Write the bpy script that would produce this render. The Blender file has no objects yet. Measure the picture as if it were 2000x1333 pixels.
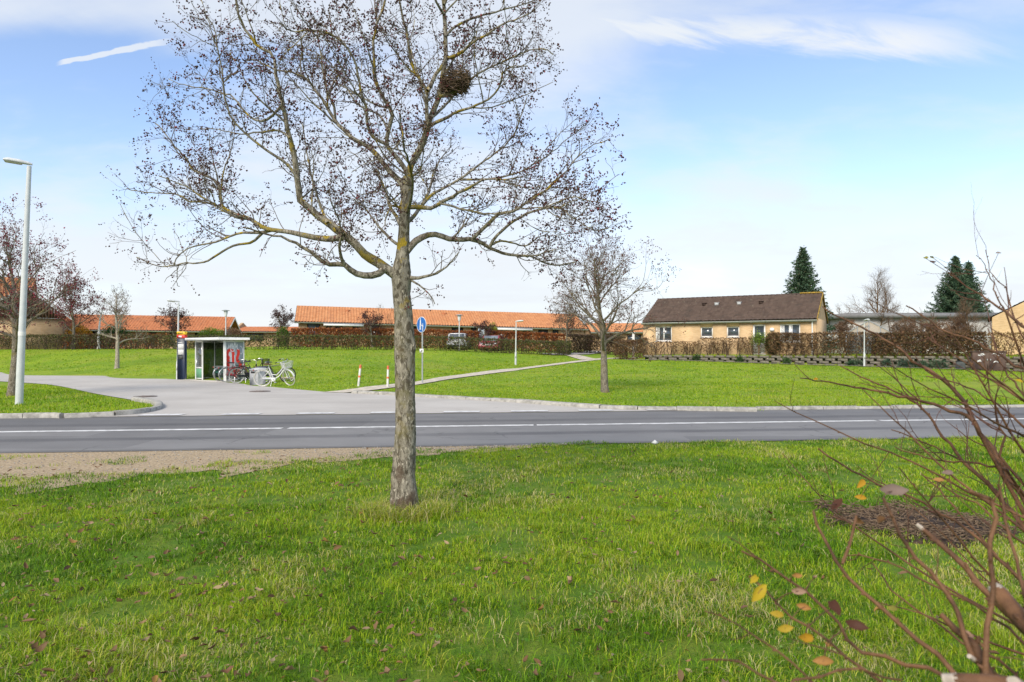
import bpy, math, random
import numpy as np
from mathutils import Vector, Matrix

SC = bpy.context.scene
COL = SC.collection
R = math.radians

# ------------------------------------------------------------------ camera
F, HY, CAMH = 1333.3, 683.0, 1.6            # focal length in photo pixels, horizon row, eye height
cam = bpy.data.cameras.new("camera")
cam.lens = 24.0
cam.sensor_width = 36.0
cam.shift_y = (HY - 666.5) / 2000.0
cam.clip_start = 0.05
cam.clip_end = 6000
cam.dof.use_dof = True
cam.dof.focus_distance = 11.0
cam.dof.aperture_fstop = 6.5
camo = bpy.data.objects.new("camera", cam)
camo.location = (0, 0, CAMH)
camo.rotation_euler = (R(90), 0, 0)
COL.objects.link(camo)
SC.camera = camo

# ------------------------------------------------------------------ view, sun, sky
SC.view_settings.view_transform = 'Standard'
SC.view_settings.look = 'None'
SC.view_settings.gamma = 1.0
SC.view_settings.use_curve_mapping = False
SC.view_settings.exposure = 0.88

SUN_EL, SUN_AZ = R(38), R(205)               # azimuth clockwise from +Y: behind the camera, to its left
sun = bpy.data.lights.new("sun", 'SUN')
sun.energy = 2.0
sun.angle = R(25)
sun.color = (1.0, 0.93, 0.82)
suno = bpy.data.objects.new("sun", sun)
sd = Vector((math.sin(SUN_AZ) * math.cos(SUN_EL), math.cos(SUN_AZ) * math.cos(SUN_EL), math.sin(SUN_EL)))
suno.rotation_euler = sd.to_track_quat('Z', 'Y').to_euler()
suno.location = (0, 0, 30)
COL.objects.link(suno)

world = bpy.data.worlds.new("World")
SC.world = world
world.use_nodes = True
wn, wl = world.node_tree.nodes, world.node_tree.links
wn.clear()


def N(nt, typ, **kw):
    n = nt.nodes.new(typ)
    for k, v in kw.items():
        if k.startswith('i_'):
            key = k[2:]
            key = int(key) if key.isdigit() else key.replace('_', ' ')
            n.inputs[key].default_value = v
        else:
            setattr(n, k, v)
    return n


def MATH(nt, op, a, b=None, clamp=False):
    n = nt.nodes.new('ShaderNodeMath')
    n.operation = op
    n.use_clamp = clamp
    for i, x in enumerate((a, b)):
        if x is None:
            continue
        if isinstance(x, (int, float)):
            n.inputs[i].default_value = x
        else:
            nt.links.new(x, n.inputs[i])
    return n.outputs[0]


def MAP(nt, x, a, b, c=0.0, d=1.0, smooth=True):
    n = nt.nodes.new('ShaderNodeMapRange')
    n.interpolation_type = 'SMOOTHSTEP' if smooth else 'LINEAR'
    n.clamp = True
    nt.links.new(x, n.inputs[0])
    for i, v in enumerate((a, b, c, d)):
        n.inputs[1 + i].default_value = v
    return n.outputs[0]


def MIX(nt, f, a, b):
    n = nt.nodes.new('ShaderNodeMix')
    n.data_type = 'RGBA'
    for s, x in ((0, f), (6, a), (7, b)):
        if isinstance(x, (int, float)):
            n.inputs[s].default_value = x
        elif isinstance(x, tuple):
            n.inputs[s].default_value = (*x, 1) if len(x) == 3 else x
        else:
            nt.links.new(x, n.inputs[s])
    return n.outputs[2]


def NOISE(nt, vec, scale, detail=3, rough=.55, dist=0.0):
    n = nt.nodes.new('ShaderNodeTexNoise')
    n.inputs['Scale'].default_value = scale
    n.inputs['Detail'].default_value = detail
    n.inputs['Roughness'].default_value = rough
    n.inputs['Distortion'].default_value = dist
    if vec is not None:
        nt.links.new(vec, n.inputs['Vector'])
    return n.outputs['Fac']


def build_sky():
    nt = world.node_tree
    out = N(nt, 'ShaderNodeOutputWorld')
    bg = N(nt, 'ShaderNodeBackground')
    bg.inputs['Strength'].default_value = 0.1
    sky = N(nt, 'ShaderNodeTexSky', sky_type='NISHITA', sun_disc=False, sun_elevation=SUN_EL,
            sun_rotation=SUN_AZ, altitude=0.0, air_density=1.0, dust_density=1.0, ozone_density=2.0)
    tc = N(nt, 'ShaderNodeTexCoord')
    sep = N(nt, 'ShaderNodeSeparateXYZ')
    nt.links.new(tc.outputs['Generated'], sep.inputs[0])
    x, y, z = sep.outputs
    zc = MATH(nt, 'MAXIMUM', z, 0.0)
    # cloud layer: directions projected on a high plane
    den = MATH(nt, 'ADD', zc, 0.12)
    cx, cy = MATH(nt, 'DIVIDE', x, den), MATH(nt, 'DIVIDE', y, den)
    comb = N(nt, 'ShaderNodeCombineXYZ')
    nt.links.new(MATH(nt, 'MULTIPLY', cx, 0.55), comb.inputs[0])
    nt.links.new(cy, comb.inputs[1])
    n1 = NOISE(nt, comb.outputs[0], 0.75, 7, .56, .35)
    n2 = NOISE(nt, comb.outputs[0], 2.6, 6, .6, .6)
    # cirrus sheets high up, breaking up toward the right
    cir = MATH(nt, 'ADD', MATH(nt, 'MULTIPLY', n1, .72), MATH(nt, 'MULTIPLY', n2, .28))
    # east-west weighting: cloud sheet overhead and in the west, clear patch in the north-east
    ay = MATH(nt, 'MAXIMUM', y, 0.08)
    u = MATH(nt, 'DIVIDE', x, ay)
    v = MATH(nt, 'DIVIDE', z, ay)
    bias = MATH(nt, 'MULTIPLY', MAP(nt, v, .42, .51, 0.0, .17), MAP(nt, u, .35, -.1, .25, 1))
    clear = MATH(nt, 'MULTIPLY', MAP(nt, u, .05, .55), MATH(nt, 'MULTIPLY', MAP(nt, v, .16, .30), MAP(nt, v, .50, .38)))
    clearw = MATH(nt, 'MULTIPLY', MAP(nt, u, -.45, -.60), MATH(nt, 'MULTIPLY', MAP(nt, v, .26, .36), MAP(nt, v, .50, .44)))
    cir = MATH(nt, 'ADD', cir, bias)
    cir = MATH(nt, 'ADD', cir, MATH(nt, 'MULTIPLY', MATH(nt, 'MULTIPLY', MAP(nt, u, -.55, -.2), MAP(nt, u, .22, -.05)), .10))
    cir = MATH(nt, 'SUBTRACT', cir, MATH(nt, 'MULTIPLY', clear, .16))
    cir = MATH(nt, 'SUBTRACT', cir, MATH(nt, 'MULTIPLY', clearw, .10))
    m_cir = MATH(nt, 'MULTIPLY', MAP(nt, cir, .44, .70), .80)
    # long wind-drawn cirrus streak across the north-east
    comb3 = N(nt, 'ShaderNodeCombineXYZ')
    nt.links.new(MATH(nt, 'MULTIPLY', u, 1.0), comb3.inputs[0])
    nt.links.new(MATH(nt, 'ADD', MATH(nt, 'MULTIPLY', v, 4.5), MATH(nt, 'MULTIPLY', u, .9)), comb3.inputs[1])
    ns = NOISE(nt, comb3.outputs[0], 5.0, 8, .6, .5)
    cen = MATH(nt, 'ADD', MATH(nt, 'MULTIPLY', u, -.045), .487)
    dst = MATH(nt, 'ABSOLUTE', MATH(nt, 'ADD', MATH(nt, 'SUBTRACT', v, cen), MATH(nt, 'MULTIPLY', MATH(nt, 'SUBTRACT', ns, .5), .09)))
    stk = MATH(nt, 'MULTIPLY', MAP(nt, dst, .040, .004), MATH(nt, 'MULTIPLY', MAP(nt, u, .0, .14), MAP(nt, u, .80, .55)))
    stk = MATH(nt, 'MULTIPLY', stk, MAP(nt, ns, .30, .62, .35, .95))
    m_cir = MATH(nt, 'MAXIMUM', m_cir, MATH(nt, 'MULTIPLY', stk, MAP(nt, y, .1, .2)))
    # low cloud bank thickening to the horizon, with cumulus tops
    comb2 = N(nt, 'ShaderNodeCombineXYZ')
    nt.links.new(MATH(nt, 'MULTIPLY', u, 1.0), comb2.inputs[0])
    nt.links.new(MATH(nt, 'MULTIPLY', v, 3.2), comb2.inputs[1])
    n3 = NOISE(nt, comb2.outputs[0], 4.2, 8, .55, .2)
    bank = MATH(nt, 'ADD', MAP(nt, v, .50, .0, 0, 1, True), MATH(nt, 'MULTIPLY', MATH(nt, 'SUBTRACT', n3, .5), 1.5))
    m_bank = MATH(nt, 'MULTIPLY', MAP(nt, bank, .16, .98), .87)
    m = MATH(nt, 'SUBTRACT', 1.0, MATH(nt, 'MULTIPLY', MATH(nt, 'SUBTRACT', 1.0, m_cir), MATH(nt, 'SUBTRACT', 1.0, m_bank)))
    # contrail: a thin streak in the west
    line = MATH(nt, 'SUBTRACT', v, MATH(nt, 'ADD', MATH(nt, 'MULTIPLY', u, .205), .5557))
    wob = MATH(nt, 'MULTIPLY', MATH(nt, 'SUBTRACT', NOISE(nt, comb2.outputs[0], 26, 4), .5), .012)
    dline = MATH(nt, 'ABSOLUTE', MATH(nt, 'ADD', line, wob))
    wid = MAP(nt, u, -.66, -.50, .0035, .0065, False)
    tr = MATH(nt, 'SUBTRACT', 1.0, MATH(nt, 'DIVIDE', dline, wid), True)
    tr = MATH(nt, 'MULTIPLY', MAP(nt, tr, 0, .5), MATH(nt, 'MULTIPLY', MAP(nt, u, -.67, -.655), MAP(nt, u, -.47, -.53)))
    tr = MATH(nt, 'MULTIPLY', tr, MAP(nt, y, .1, .2))
    m = MATH(nt, 'MAXIMUM', m, MATH(nt, 'MULTIPLY', tr, .8))
    cloudshade = MIX(nt, NOISE(nt, comb2.outputs[0], 2.2, 5), (4.3, 4.65, 5.05), (5.1, 5.22, 5.35))
    # the photo's sky is a light, rather saturated blue
    skyc = MIX(nt, 1.0, sky.outputs[0], sky.outputs[0])
    vm = N(nt, 'ShaderNodeVectorMath', operation='MULTIPLY')
    nt.links.new(skyc, vm.inputs[0])
    vm.inputs[1].default_value = (1.40, 1.33, 1.36)
    col = MIX(nt, m, vm.outputs[0], cloudshade)
    nt.links.new(col, bg.inputs['Color'])
    nt.links.new(bg.outputs[0], out.inputs[0])


build_sky()

# ------------------------------------------------------------------ object helpers


def tag(o, label=None, cat=None, group=None, kind=None):
    if label:
        o['label'] = label
    if cat:
        o['category'] = cat
    if group:
        o['group'] = group
    if kind:
        o['kind'] = kind
    return o


def empty(name, loc, rz=0.0):
    o = bpy.data.objects.new(name, None)
    o.empty_display_size = .3
    o.location = loc
    o.rotation_euler = (0, 0, rz)
    COL.objects.link(o)
    return o


def np_mesh(name, V, Fc, mats, parent=None, col=None, smooth=False, mi=None):
    """V (n,3), Fc: list of equal-k face arrays or one array."""
    if not isinstance(Fc, list):
        Fc = [Fc]
    Fc = [np.asarray(f, np.int32) for f in Fc if len(f)]
    V = np.asarray(V, np.float32).reshape(-1, 3)
    me = bpy.data.meshes.new(name)
    me.vertices.add(len(V))
    me.vertices.foreach_set('co', V.ravel())
    tot = np.concatenate([np.full(len(f), f.shape[1], np.int32) for f in Fc])
    idx = np.concatenate([f.ravel() for f in Fc])
    me.loops.add(len(idx))
    me.loops.foreach_set('vertex_index', idx)
    me.polygons.add(len(tot))
    st = np.zeros(len(tot), np.int32)
    st[1:] = np.cumsum(tot)[:-1]
    me.polygons.foreach_set('loop_start', st)
    me.polygons.foreach_set('loop_total', tot)
    if mi is not None:
        me.polygons.foreach_set('material_index', np.asarray(mi, np.int32))
    if smooth:
        me.polygons.foreach_set('use_smooth', np.ones(len(tot), bool))
    me.update(calc_edges=True)
    me.validate()
    if col is not None:
        at = me.color_attributes.new('tint', 'FLOAT_COLOR', 'POINT')
        c4 = np.ones((len(V), 4), np.float32)
        c4[:, :3] = col
        at.data.foreach_set('color', c4.ravel())
    for m in (mats if isinstance(mats, (list, tuple)) else [mats]):
        me.materials.append(m)
    o = bpy.data.objects.new(name, me)
    COL.objects.link(o)
    if parent is not None:
        o.parent = parent
    return o


def frame(t):
    t = t / (np.linalg.norm(t) + 1e-9)
    a = np.array([0, 0, 1.0]) if abs(t[2]) < .9 else np.array([1.0, 0, 0])
    s = np.cross(t, a)
    s /= np.linalg.norm(s) + 1e-9
    return s, np.cross(s, t)


class MB:
    """collects shapes and links them as ONE mesh"""

    def __init__(self):
        self.v, self.q, self.t, self.n, self.qm, self.tm = [], [], [], 0, [], []
        self.poly = []
        self.pm = []

    def add(self, V, Q=(), T=(), m=0):
        V = np.asarray(V, float).reshape(-1, 3)
        self.v.append(V)
        if len(Q):
            self.q.append(np.asarray(Q) + self.n)
            self.qm += [m] * len(Q)
        if len(T):
            self.t.append(np.asarray(T) + self.n)
            self.tm += [m] * len(T)
        self.n += len(V)

    def face(self, pts, m=0):
        pts = np.asarray(pts, float)
        k = len(pts)
        if k == 4:
            self.add(pts, [[0, 1, 2, 3]], m=m)
        elif k == 3:
            self.add(pts, T=[[0, 1, 2]], m=m)
        else:
            c = pts.mean(0)
            self.add(np.vstack([pts, c]), T=[[i, (i + 1) % k, k] for i in range(k)], m=m)

    def box(self, lo, hi, m=0, M=None):
        x0, y0, z0 = lo
        x1, y1, z1 = hi
        V = np.array([[x0, y0, z0], [x1, y0, z0], [x1, y1, z0], [x0, y1, z0],
                      [x0, y0, z1], [x1, y0, z1], [x1, y1, z1], [x0, y1, z1]], float)
        if M is not None:
            V = V @ np.array(M)[:3, :3].T + np.array(M)[:3, 3]
        self.add(V, [[0, 3, 2, 1], [4, 5, 6, 7], [0, 1, 5, 4], [1, 2, 6, 5], [2, 3, 7, 6], [3, 0, 4, 7]], m=m)

    def bbox(self, lo, hi, b=.01, m=0, M=None):
        """box with bevelled edges"""
        lo, hi = np.array(lo, float), np.array(hi, float)
        b = min(b, (hi - lo).min() * .45)
        V, idx = [], {}
        for sx in (0, 1):
            for sy in (0, 1):
                for sz in (0, 1):
                    c = np.where([sx, sy, sz], hi, lo)
                    s = np.array([-1 if q else 1 for q in (sx, sy, sz)]) * b
                    for ax in range(3):
                        p = c + s
                        p[ax] = c[ax]
                        idx[(sx, sy, sz, ax)] = len(V)
                        V.append(p)
        Q, T = [], []
        for ax in range(3):
            o = [a for a in range(3) if a != ax]
            for s in (0, 1):
                ring = []
                for (a, c) in ((0, 0), (1, 0), (1, 1), (0, 1)):
                    k = [0, 0, 0]
                    k[ax], k[o[0]], k[o[1]] = s, a, c
                    ring.append(idx[(*k, ax)])
                Q.append(ring)
            for a in (0, 1):
                for c in (0, 1):
                    k0, k1 = [0, 0, 0], [0, 0, 0]
                    k0[ax], k1[ax] = 0, 1
                    for k in (k0, k1):
                        k[o[0]], k[o[1]] = a, c
                    Q.append([idx[(*k0, o[0])], idx[(*k1, o[0])], idx[(*k1, o[1])], idx[(*k0, o[1])]])
        for sx in (0, 1):
            for sy in (0, 1):
                for sz in (0, 1):
                    T.append([idx[(sx, sy, sz, a)] for a in range(3)])
        V = np.array(V)
        if M is not None:
            V = V @ np.array(M)[:3, :3].T + np.array(M)[:3, 3]
        self.add(V, Q, T, m=m)

    def tube(self, P, r, k=6, cap=True, m=0):
        P = np.asarray(P, float)
        n = len(P)
        r = np.broadcast_to(np.asarray(r, float), (n,))
        T = np.gradient(P, axis=0)
        T /= np.linalg.norm(T, axis=1)[:, None] + 1e-9
        s, u = frame(T[0])
        ang = np.arange(k) * 2 * math.pi / k
        rings = []
        for i in range(n):
            s = s - T[i] * (s @ T[i])
            s /= np.linalg.norm(s) + 1e-9
            u = np.cross(T[i], s)
            rings.append(P[i] + r[i] * (np.cos(ang)[:, None] * s + np.sin(ang)[:, None] * u))
        V = np.vstack(rings)
        a = np.arange(k)
        b = (a + 1) % k
        Q = np.vstack([np.stack([i * k + a, i * k + b, (i + 1) * k + b, (i + 1) * k + a], 1) for i in range(n - 1)])
        self.add(V, Q, m=m)
        if cap:
            for i, flip in ((0, 1), (n - 1, 0)):
                ring = rings[i][::-1] if flip else rings[i]
                if r[i] > 1e-4:
                    self.face(ring, m)

    def cyl(self, c, r, z0, z1, k=16, m=0, r1=None):
        r1 = r if r1 is None else r1
        self.tube([(c[0], c[1], z0), (c[0], c[1], z1)], [r, r1], k, True, m)

    def lathe(self, prof, k=16, c=(0, 0), m=0):
        a = np.arange(k) * 2 * math.pi / k
        V = np.vstack([np.stack([c[0] + r * np.cos(a), c[1] + r * np.sin(a), np.full(k, z)], 1) for r, z in prof])
        i0 = np.arange(k)
        i1 = (i0 + 1) % k
        Q = np.vstack([np.stack([j * k + i0, j * k + i1, (j + 1) * k + i1, (j + 1) * k + i0], 1) for j in range(len(prof) - 1)])
        self.add(V, Q, m=m)
        for j, fl in ((0, 1), (len(prof) - 1, 0)):
            if prof[j][0] > 1e-4:
                ring = V[j * k:(j + 1) * k]
                self.face(ring[::-1] if fl else ring, m)

    def prism(self, poly, o, ux, uy, th, m=0):
        """polygon in the plane (o, ux, uy) with thickness th along ux x uy"""
        o, ux, uy = (np.asarray(a, float) for a in (o, ux, uy))
        nrm = np.cross(ux, uy)
        nrm /= np.linalg.norm(nrm)
        P = np.array([o + a * ux + b * uy for a, b in poly])
        self.face(P + nrm * th, m)
        self.face(P[::-1], m)
        k = len(P)
        for i in range(k):
            j = (i + 1) % k
            self.face([P[i], P[j], P[j] + nrm * th, P[i] + nrm * th], m)

    def ribbon(self, pts2, o, ux, uy, w, th, m=0):
        """a painted stroke of width w following pts2, raised th"""
        o, ux, uy = (np.asarray(a, float) for a in (o, ux, uy))
        p = np.asarray(pts2, float)
        d = np.gradient(p, axis=0)
        d /= np.linalg.norm(d, axis=1)[:, None] + 1e-9
        nn = np.stack([-d[:, 1], d[:, 0]], 1) * w / 2
        nrm = np.cross(ux, uy)
        nrm /= np.linalg.norm(nrm)
        A = np.array([o + a * ux + b * uy + nrm * th for a, b in p + nn])
        B = np.array([o + a * ux + b * uy + nrm * th for a, b in p - nn])
        k = len(p)
        self.add(np.vstack([A, B]), [[k + i, k + i + 1, i + 1, i] for i in range(k - 1)], m=m)

    def build(self, name, mats, parent=None, smooth=False):
        V = np.vstack(self.v)
        Fc, mi = [], []
        if self.q:
            Fc.append(np.vstack(self.q))
            mi += self.qm
        if self.t:
            Fc.append(np.vstack(self.t))
            mi += self.tm
        o = np_mesh(name, V, Fc, mats, parent, mi=mi)
        if smooth:
            o.data.polygons.foreach_set('use_smooth', np.ones(len(o.data.polygons), bool))
            o.data.set_sharp_from_angle(angle=R(40))
        return o


def part(mb, name, mat, parent, smooth=False, label=None):
    """link a shape given in WORLD coordinates as a child: moved into the parent's frame"""
    o = mb.build(name, mat, parent, smooth)
    bpy.context.view_layer.update()
    Mi = parent_world(parent).inverted()
    o.data.transform(Mi)
    if label:
        o['label'] = label
    return o


def parent_world(p):
    M = Matrix.LocRotScale(p.location, p.rotation_euler, p.scale)
    return M if p.parent is None else parent_world(p.parent) @ M


def copy_tree(o, parent=None):
    c = o.copy()
    COL.objects.link(c)
    c.parent = parent
    for ch in list(o.children):
        copy_tree(ch, c)
    return c


# ------------------------------------------------------------------ procedural materials


def mat(name, base, rough=.8, var=.25, scale=6.0, spec=.3, bump=0.0, bscale=40.0, metal=0.0, base2=None, detail=5, coord='Object', stretch=None):
    m = bpy.data.materials.new(name)
    m.use_nodes = True
    nt = m.node_tree
    bs = nt.nodes['Principled BSDF']
    bs.inputs['Roughness'].default_value = rough
    bs.inputs['Metallic'].default_value = metal
    bs.inputs['Specular IOR Level'].default_value = spec
    tc = N(nt, 'ShaderNodeTexCoord')
    vec = tc.outputs[coord]
    if stretch:
        mp = N(nt, 'ShaderNodeMapping')
        mp.inputs['Scale'].default_value = stretch
        nt.links.new(vec, mp.inputs[0])
        vec = mp.outputs[0]
    f = NOISE(nt, vec, scale, detail, .6)
    f = MAP(nt, f, .25, .75)
    lo = tuple(c * (1 - var) for c in base)
    hi = base2 if base2 else tuple(min(1, c * (1 + var)) for c in base)
    col = MIX(nt, f, lo, hi)
    nt.links.new(col, bs.inputs['Base Color'])
    if bump > 0:
        b = N(nt, 'ShaderNodeBump')
        b.inputs['Strength'].default_value = bump
        b.inputs['Distance'].default_value = .02
        nt.links.new(NOISE(nt, vec, bscale, 4), b.inputs['Height'])
        nt.links.new(b.outputs[0], bs.inputs['Normal'])
    m['vec'] = 0
    return m


def leafmat(name, rough=.6, trans=.3):
    """thin foliage: its colour comes from the per-leaf tint"""
    m = bpy.data.materials.new(name)
    m.use_nodes = True
    nt = m.node_tree
    nt.nodes.clear()
    out = N(nt, 'ShaderNodeOutputMaterial')
    at = N(nt, 'ShaderNodeAttribute', attribute_name='tint')
    bs = N(nt, 'ShaderNodeBsdfPrincipled')
    bs.inputs['Roughness'].default_value = rough
    bs.inputs['Specular IOR Level'].default_value = .25
    nt.links.new(at.outputs['Color'], bs.inputs['Base Color'])
    tr = N(nt, 'ShaderNodeBsdfTranslucent')
    nt.links.new(at.outputs['Color'], tr.inputs['Color'])
    mx = N(nt, 'ShaderNodeMixShader')
    mx.inputs[0].default_value = trans
    nt.links.new(bs.outputs[0], mx.inputs[1])
    nt.links.new(tr.outputs[0], mx.inputs[2])
    nt.links.new(mx.outputs[0], out.inputs[0])
    return m


def glassmat(name, tint=(.75, .8, .78), refl=.12):
    m = bpy.data.materials.new(name)
    m.use_nodes = True
    nt = m.node_tree
    nt.nodes.clear()
    out = N(nt, 'ShaderNodeOutputMaterial')
    tr = N(nt, 'ShaderNodeBsdfTransparent')
    tr.inputs[0].default_value = (*tint, 1)
    gl = N(nt, 'ShaderNodeBsdfGlossy')
    gl.inputs['Roughness'].default_value = .08
    mx = N(nt, 'ShaderNodeMixShader')
    mx.inputs[0].default_value = refl
    nt.links.new(tr.outputs[0], mx.inputs[1])
    nt.links.new(gl.outputs[0], mx.inputs[2])
    nt.links.new(mx.outputs[0], out.inputs[0])
    return m


def brickmat(name, c1, c2, mortar, bw=.24, bh=.075):
    m = mat(name, c1, .9)
    nt = m.node_tree
    bs = nt.nodes['Principled BSDF']
    tc = N(nt, 'ShaderNodeTexCoord')
    # bricks run along the wall: use (x+y, z)
    sep = N(nt, 'ShaderNodeSeparateXYZ')
    nt.links.new(tc.outputs['Object'], sep.inputs[0])
    cb = N(nt, 'ShaderNodeCombineXYZ')
    nt.links.new(MATH(nt, 'ADD', sep.outputs[0], sep.outputs[1]), cb.inputs[0])
    nt.links.new(sep.outputs[2], cb.inputs[1])
    br = N(nt, 'ShaderNodeTexBrick')
    br.inputs['Color1'].default_value = (*c1, 1)
    br.inputs['Color2'].default_value = (*c2, 1)
    br.inputs['Mortar'].default_value = (*mortar, 1)
    br.inputs['Scale'].default_value = 1.0
    br.inputs['Mortar Size'].default_value = .008
    br.inputs['Brick Width'].default_value = bw
    br.inputs['Row Height'].default_value = bh
    nt.links.new(cb.outputs[0], br.inputs['Vector'])
    f = MAP(nt, NOISE(nt, tc.outputs['Object'], 1.3, 5), .3, .7, .90, 1.06)
    vm = N(nt, 'ShaderNodeVectorMath', operation='SCALE')
    nt.links.new(br.outputs['Color'], vm.inputs[0])
    nt.links.new(f, vm.inputs['Scale'])
    nt.links.new(vm.outputs[0], bs.inputs['Base Color'])
    return m


def barkmat(name, a, b, lichen=(.42, .33, .04), lich=.62, scale=1.0, green=None, scars=()):
    """grey bark with paler crust, furrows and patches of yellow lichen"""
    m = mat(name, a, .92)
    nt = m.node_tree
    bs = nt.nodes['Principled BSDF']
    tc = N(nt, 'ShaderNodeTexCoord')
    mp = N(nt, 'ShaderNodeMapping')
    mp.inputs['Scale'].default_value = (1, 1, .45)
    nt.links.new(tc.outputs['Object'], mp.inputs[0])
    v = mp.outputs[0]
    f1 = MAP(nt, NOISE(nt, v, 24 * scale, 5, .65, .8), .38, .58)
    f2 = MAP(nt, NOISE(nt, v, 40 * scale, 4, .6, .4), .57, .63)
    col = MIX(nt, f1, a, b)
    col = MIX(nt, f2, col, tuple(min(1, c * 1.55) for c in b))
    col = MIX(nt, MAP(nt, NOISE(nt, v, 52 * scale, 5, .6, 1.0), .60, .68, 0, .8), col, tuple(c * .35 for c in a))
    f3 = MAP(nt, NOISE(nt, tc.outputs['Object'], 6 * scale, 6, .62), lich, lich + .07)
    sp = N(nt, 'ShaderNodeSeparateXYZ')
    nt.links.new(tc.outputs['Object'], sp.inputs[0])
    # lichen grows on the limbs, hardly on the lower stem
    f3 = MATH(nt, 'MULTIPLY', f3, MAP(nt, sp.outputs[2], 1.7, 2.6, .12, 1))
    col = MIX(nt, f3, col, lichen)
    for cx, cy, cz, rr in scars:
        vd = N(nt, 'ShaderNodeVectorMath', operation='DISTANCE')
        mq = N(nt, 'ShaderNodeMapping')
        mq.inputs['Scale'].default_value = (1, 1, .6)
        nt.links.new(tc.outputs['Object'], mq.inputs[0])
        nt.links.new(mq.outputs[0], vd.inputs[0])
        vd.inputs[1].default_value = (cx, cy, cz * .6)
        dd = MATH(nt, 'ADD', vd.outputs['Value'], MATH(nt, 'MULTIPLY', MATH(nt, 'SUBTRACT', NOISE(nt, tc.outputs['Object'], 22, 4), .5), rr * 1.6))
        sc_ = MIX(nt, NOISE(nt, tc.outputs['Object'], 45, 4), (.045, .030, .020), (.125, .080, .052))
        col = MIX(nt, MAP(nt, dd, rr, rr * .6, 0, .8), col, sc_)
    if green:
        col = MIX(nt, MAP(nt, NOISE(nt, tc.outputs['Object'], 3 * scale, 5, .6), .5, .68, 0, .7), col, green)
    nt.links.new(col, bs.inputs['Base Color'])
    b_ = N(nt, 'ShaderNodeBump')
    b_.inputs['Strength'].default_value = .9
    b_.inputs['Distance'].default_value = .012
    nt.links.new(NOISE(nt, v, 46 * scale, 6, .68, .7), b_.inputs['Height'])
    nt.links.new(b_.outputs[0], bs.inputs['Normal'])
    return m


M_white = mat('white_paint', (.72, .72, .70), .45, .06, 3)
M_grey = mat('galvanised_steel', (.36, .375, .39), .5, .12, 8, spec=.4, metal=.25)
M_lgrey = mat('light_grey_paint', (.55, .57, .57), .45, .08, 5)
M_dark = mat('dark_plastic', (.02, .022, .025), .5, .2, 10)
M_black = mat('black_paint', (.012, .012, .014), .35, .2, 10, spec=.5)
M_rubber = mat('rubber', (.02, .02, .02), .85, .2, 10)
M_chrome = mat('bright_metal', (.55, .55, .55), .3, .1, 10, metal=.9)
M_glass = mat('window_glass', (.05, .065, .08), .06, .3, .6, spec=.9)
M_glasslt = mat('pale_window_glass', (.16, .19, .22), .08, .4, .5, spec=.9)
M_red = mat('red_paint', (.42, .03, .025), .4, .12, 6, spec=.5)
M_orange = mat('orange_band', (.66, .17, .08), .5, .25, 8)
# ------------------------------------------------------------------ terrain


def W(px, py, Y):
    return np.array([(px - 1000) / F * Y, Y, CAMH - (py - HY) / F * Y])


# height profiles along sight lines: column (photo px) -> [(distance, height)]
PROF = [
    (-600, [(60, 0), (76, 1.6), (110, 1.9)]),
    (-100, [(53, 0), (62, 1.6), (80, 1.75), (130, 2.1)]),
    (0, [(48.2, 0), (59, 1.6), (80, 1.75), (130, 2.1)]),
    (200, [(41, 0), (56.5, 1.6), (80, 1.75), (130, 2.1)]),
    (350, [(36.6, 0), (54.5, 1.58), (80, 1.75), (130, 2.1)]),
    (460, [(33.5, 0), (54.2, 1.56), (80, 1.85), (130, 2.2)]),
    (560, [(28.2, 0), (37, .35), (54, 1.54), (70, 2.0), (130, 2.2)]),
    (700, [(26, 0), (36, .35), (53.5, 1.5), (70, 2.0), (130, 2.2)]),
    (800, [(26, 0), (33, .05), (53.7, 1.46), (70, 1.95), (130, 2.2)]),
    (870, [(26, 0), (37, .2), (48, .75), (54, 1.42), (70, 1.9), (130, 2.2)]),
    (1007, [(25, 0), (40, .2), (50, .47), (57, 1.24), (70, 1.7), (130, 2.0)]),
    (1100, [(24, 0), (40, .3), (53, .68), (59, 1.1), (70, 1.5), (130, 1.9)]),
    (1190, [(23, 0), (40, .4), (60, .97), (70, 1.3), (130, 1.8)]),
    (1300, [(22, 0), (40, .4), (52, .82), (70, .95), (130, 1.5)]),
    (1400, [(21, 0), (40, .42), (50, .74), (70, .9), (130, 1.4)]),
    (1700, [(20, 0), (45.2, .48), (70, .7), (130, 1.2)]),
    (2000, [(20, 0), (41.3, .3), (70, .5), (130, 1.0)]),
    (2700, [(20, 0), (40, .2), (70, .4), (130, 1.0)]),
]
_pa = np.array([(p - 1000) / F for p, _ in PROF])
_ys = np.linspace(0, 140, 281)
_tab = []
for _, pr in PROF:
    yy = [0] + [a for a, _ in pr]
    zz = [0] + [b for _, b in pr]
    t = np.interp(_ys, yy, zz)
    k = np.array([1, 2, 3, 4, 3, 2, 1.]) / 16
    t2 = np.convolve(np.pad(t, 3, mode='edge'), k, 'valid')
    _tab.append(np.where(t <= 0, 0, t2))
_tab = np.array(_tab)
# terrace kept up by the block wall in front of the brick bungalow
TW0, TWD = np.array([10.2, 52.6]), np.array([.877, -.480])
TWN = np.array([.480, .877])


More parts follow.
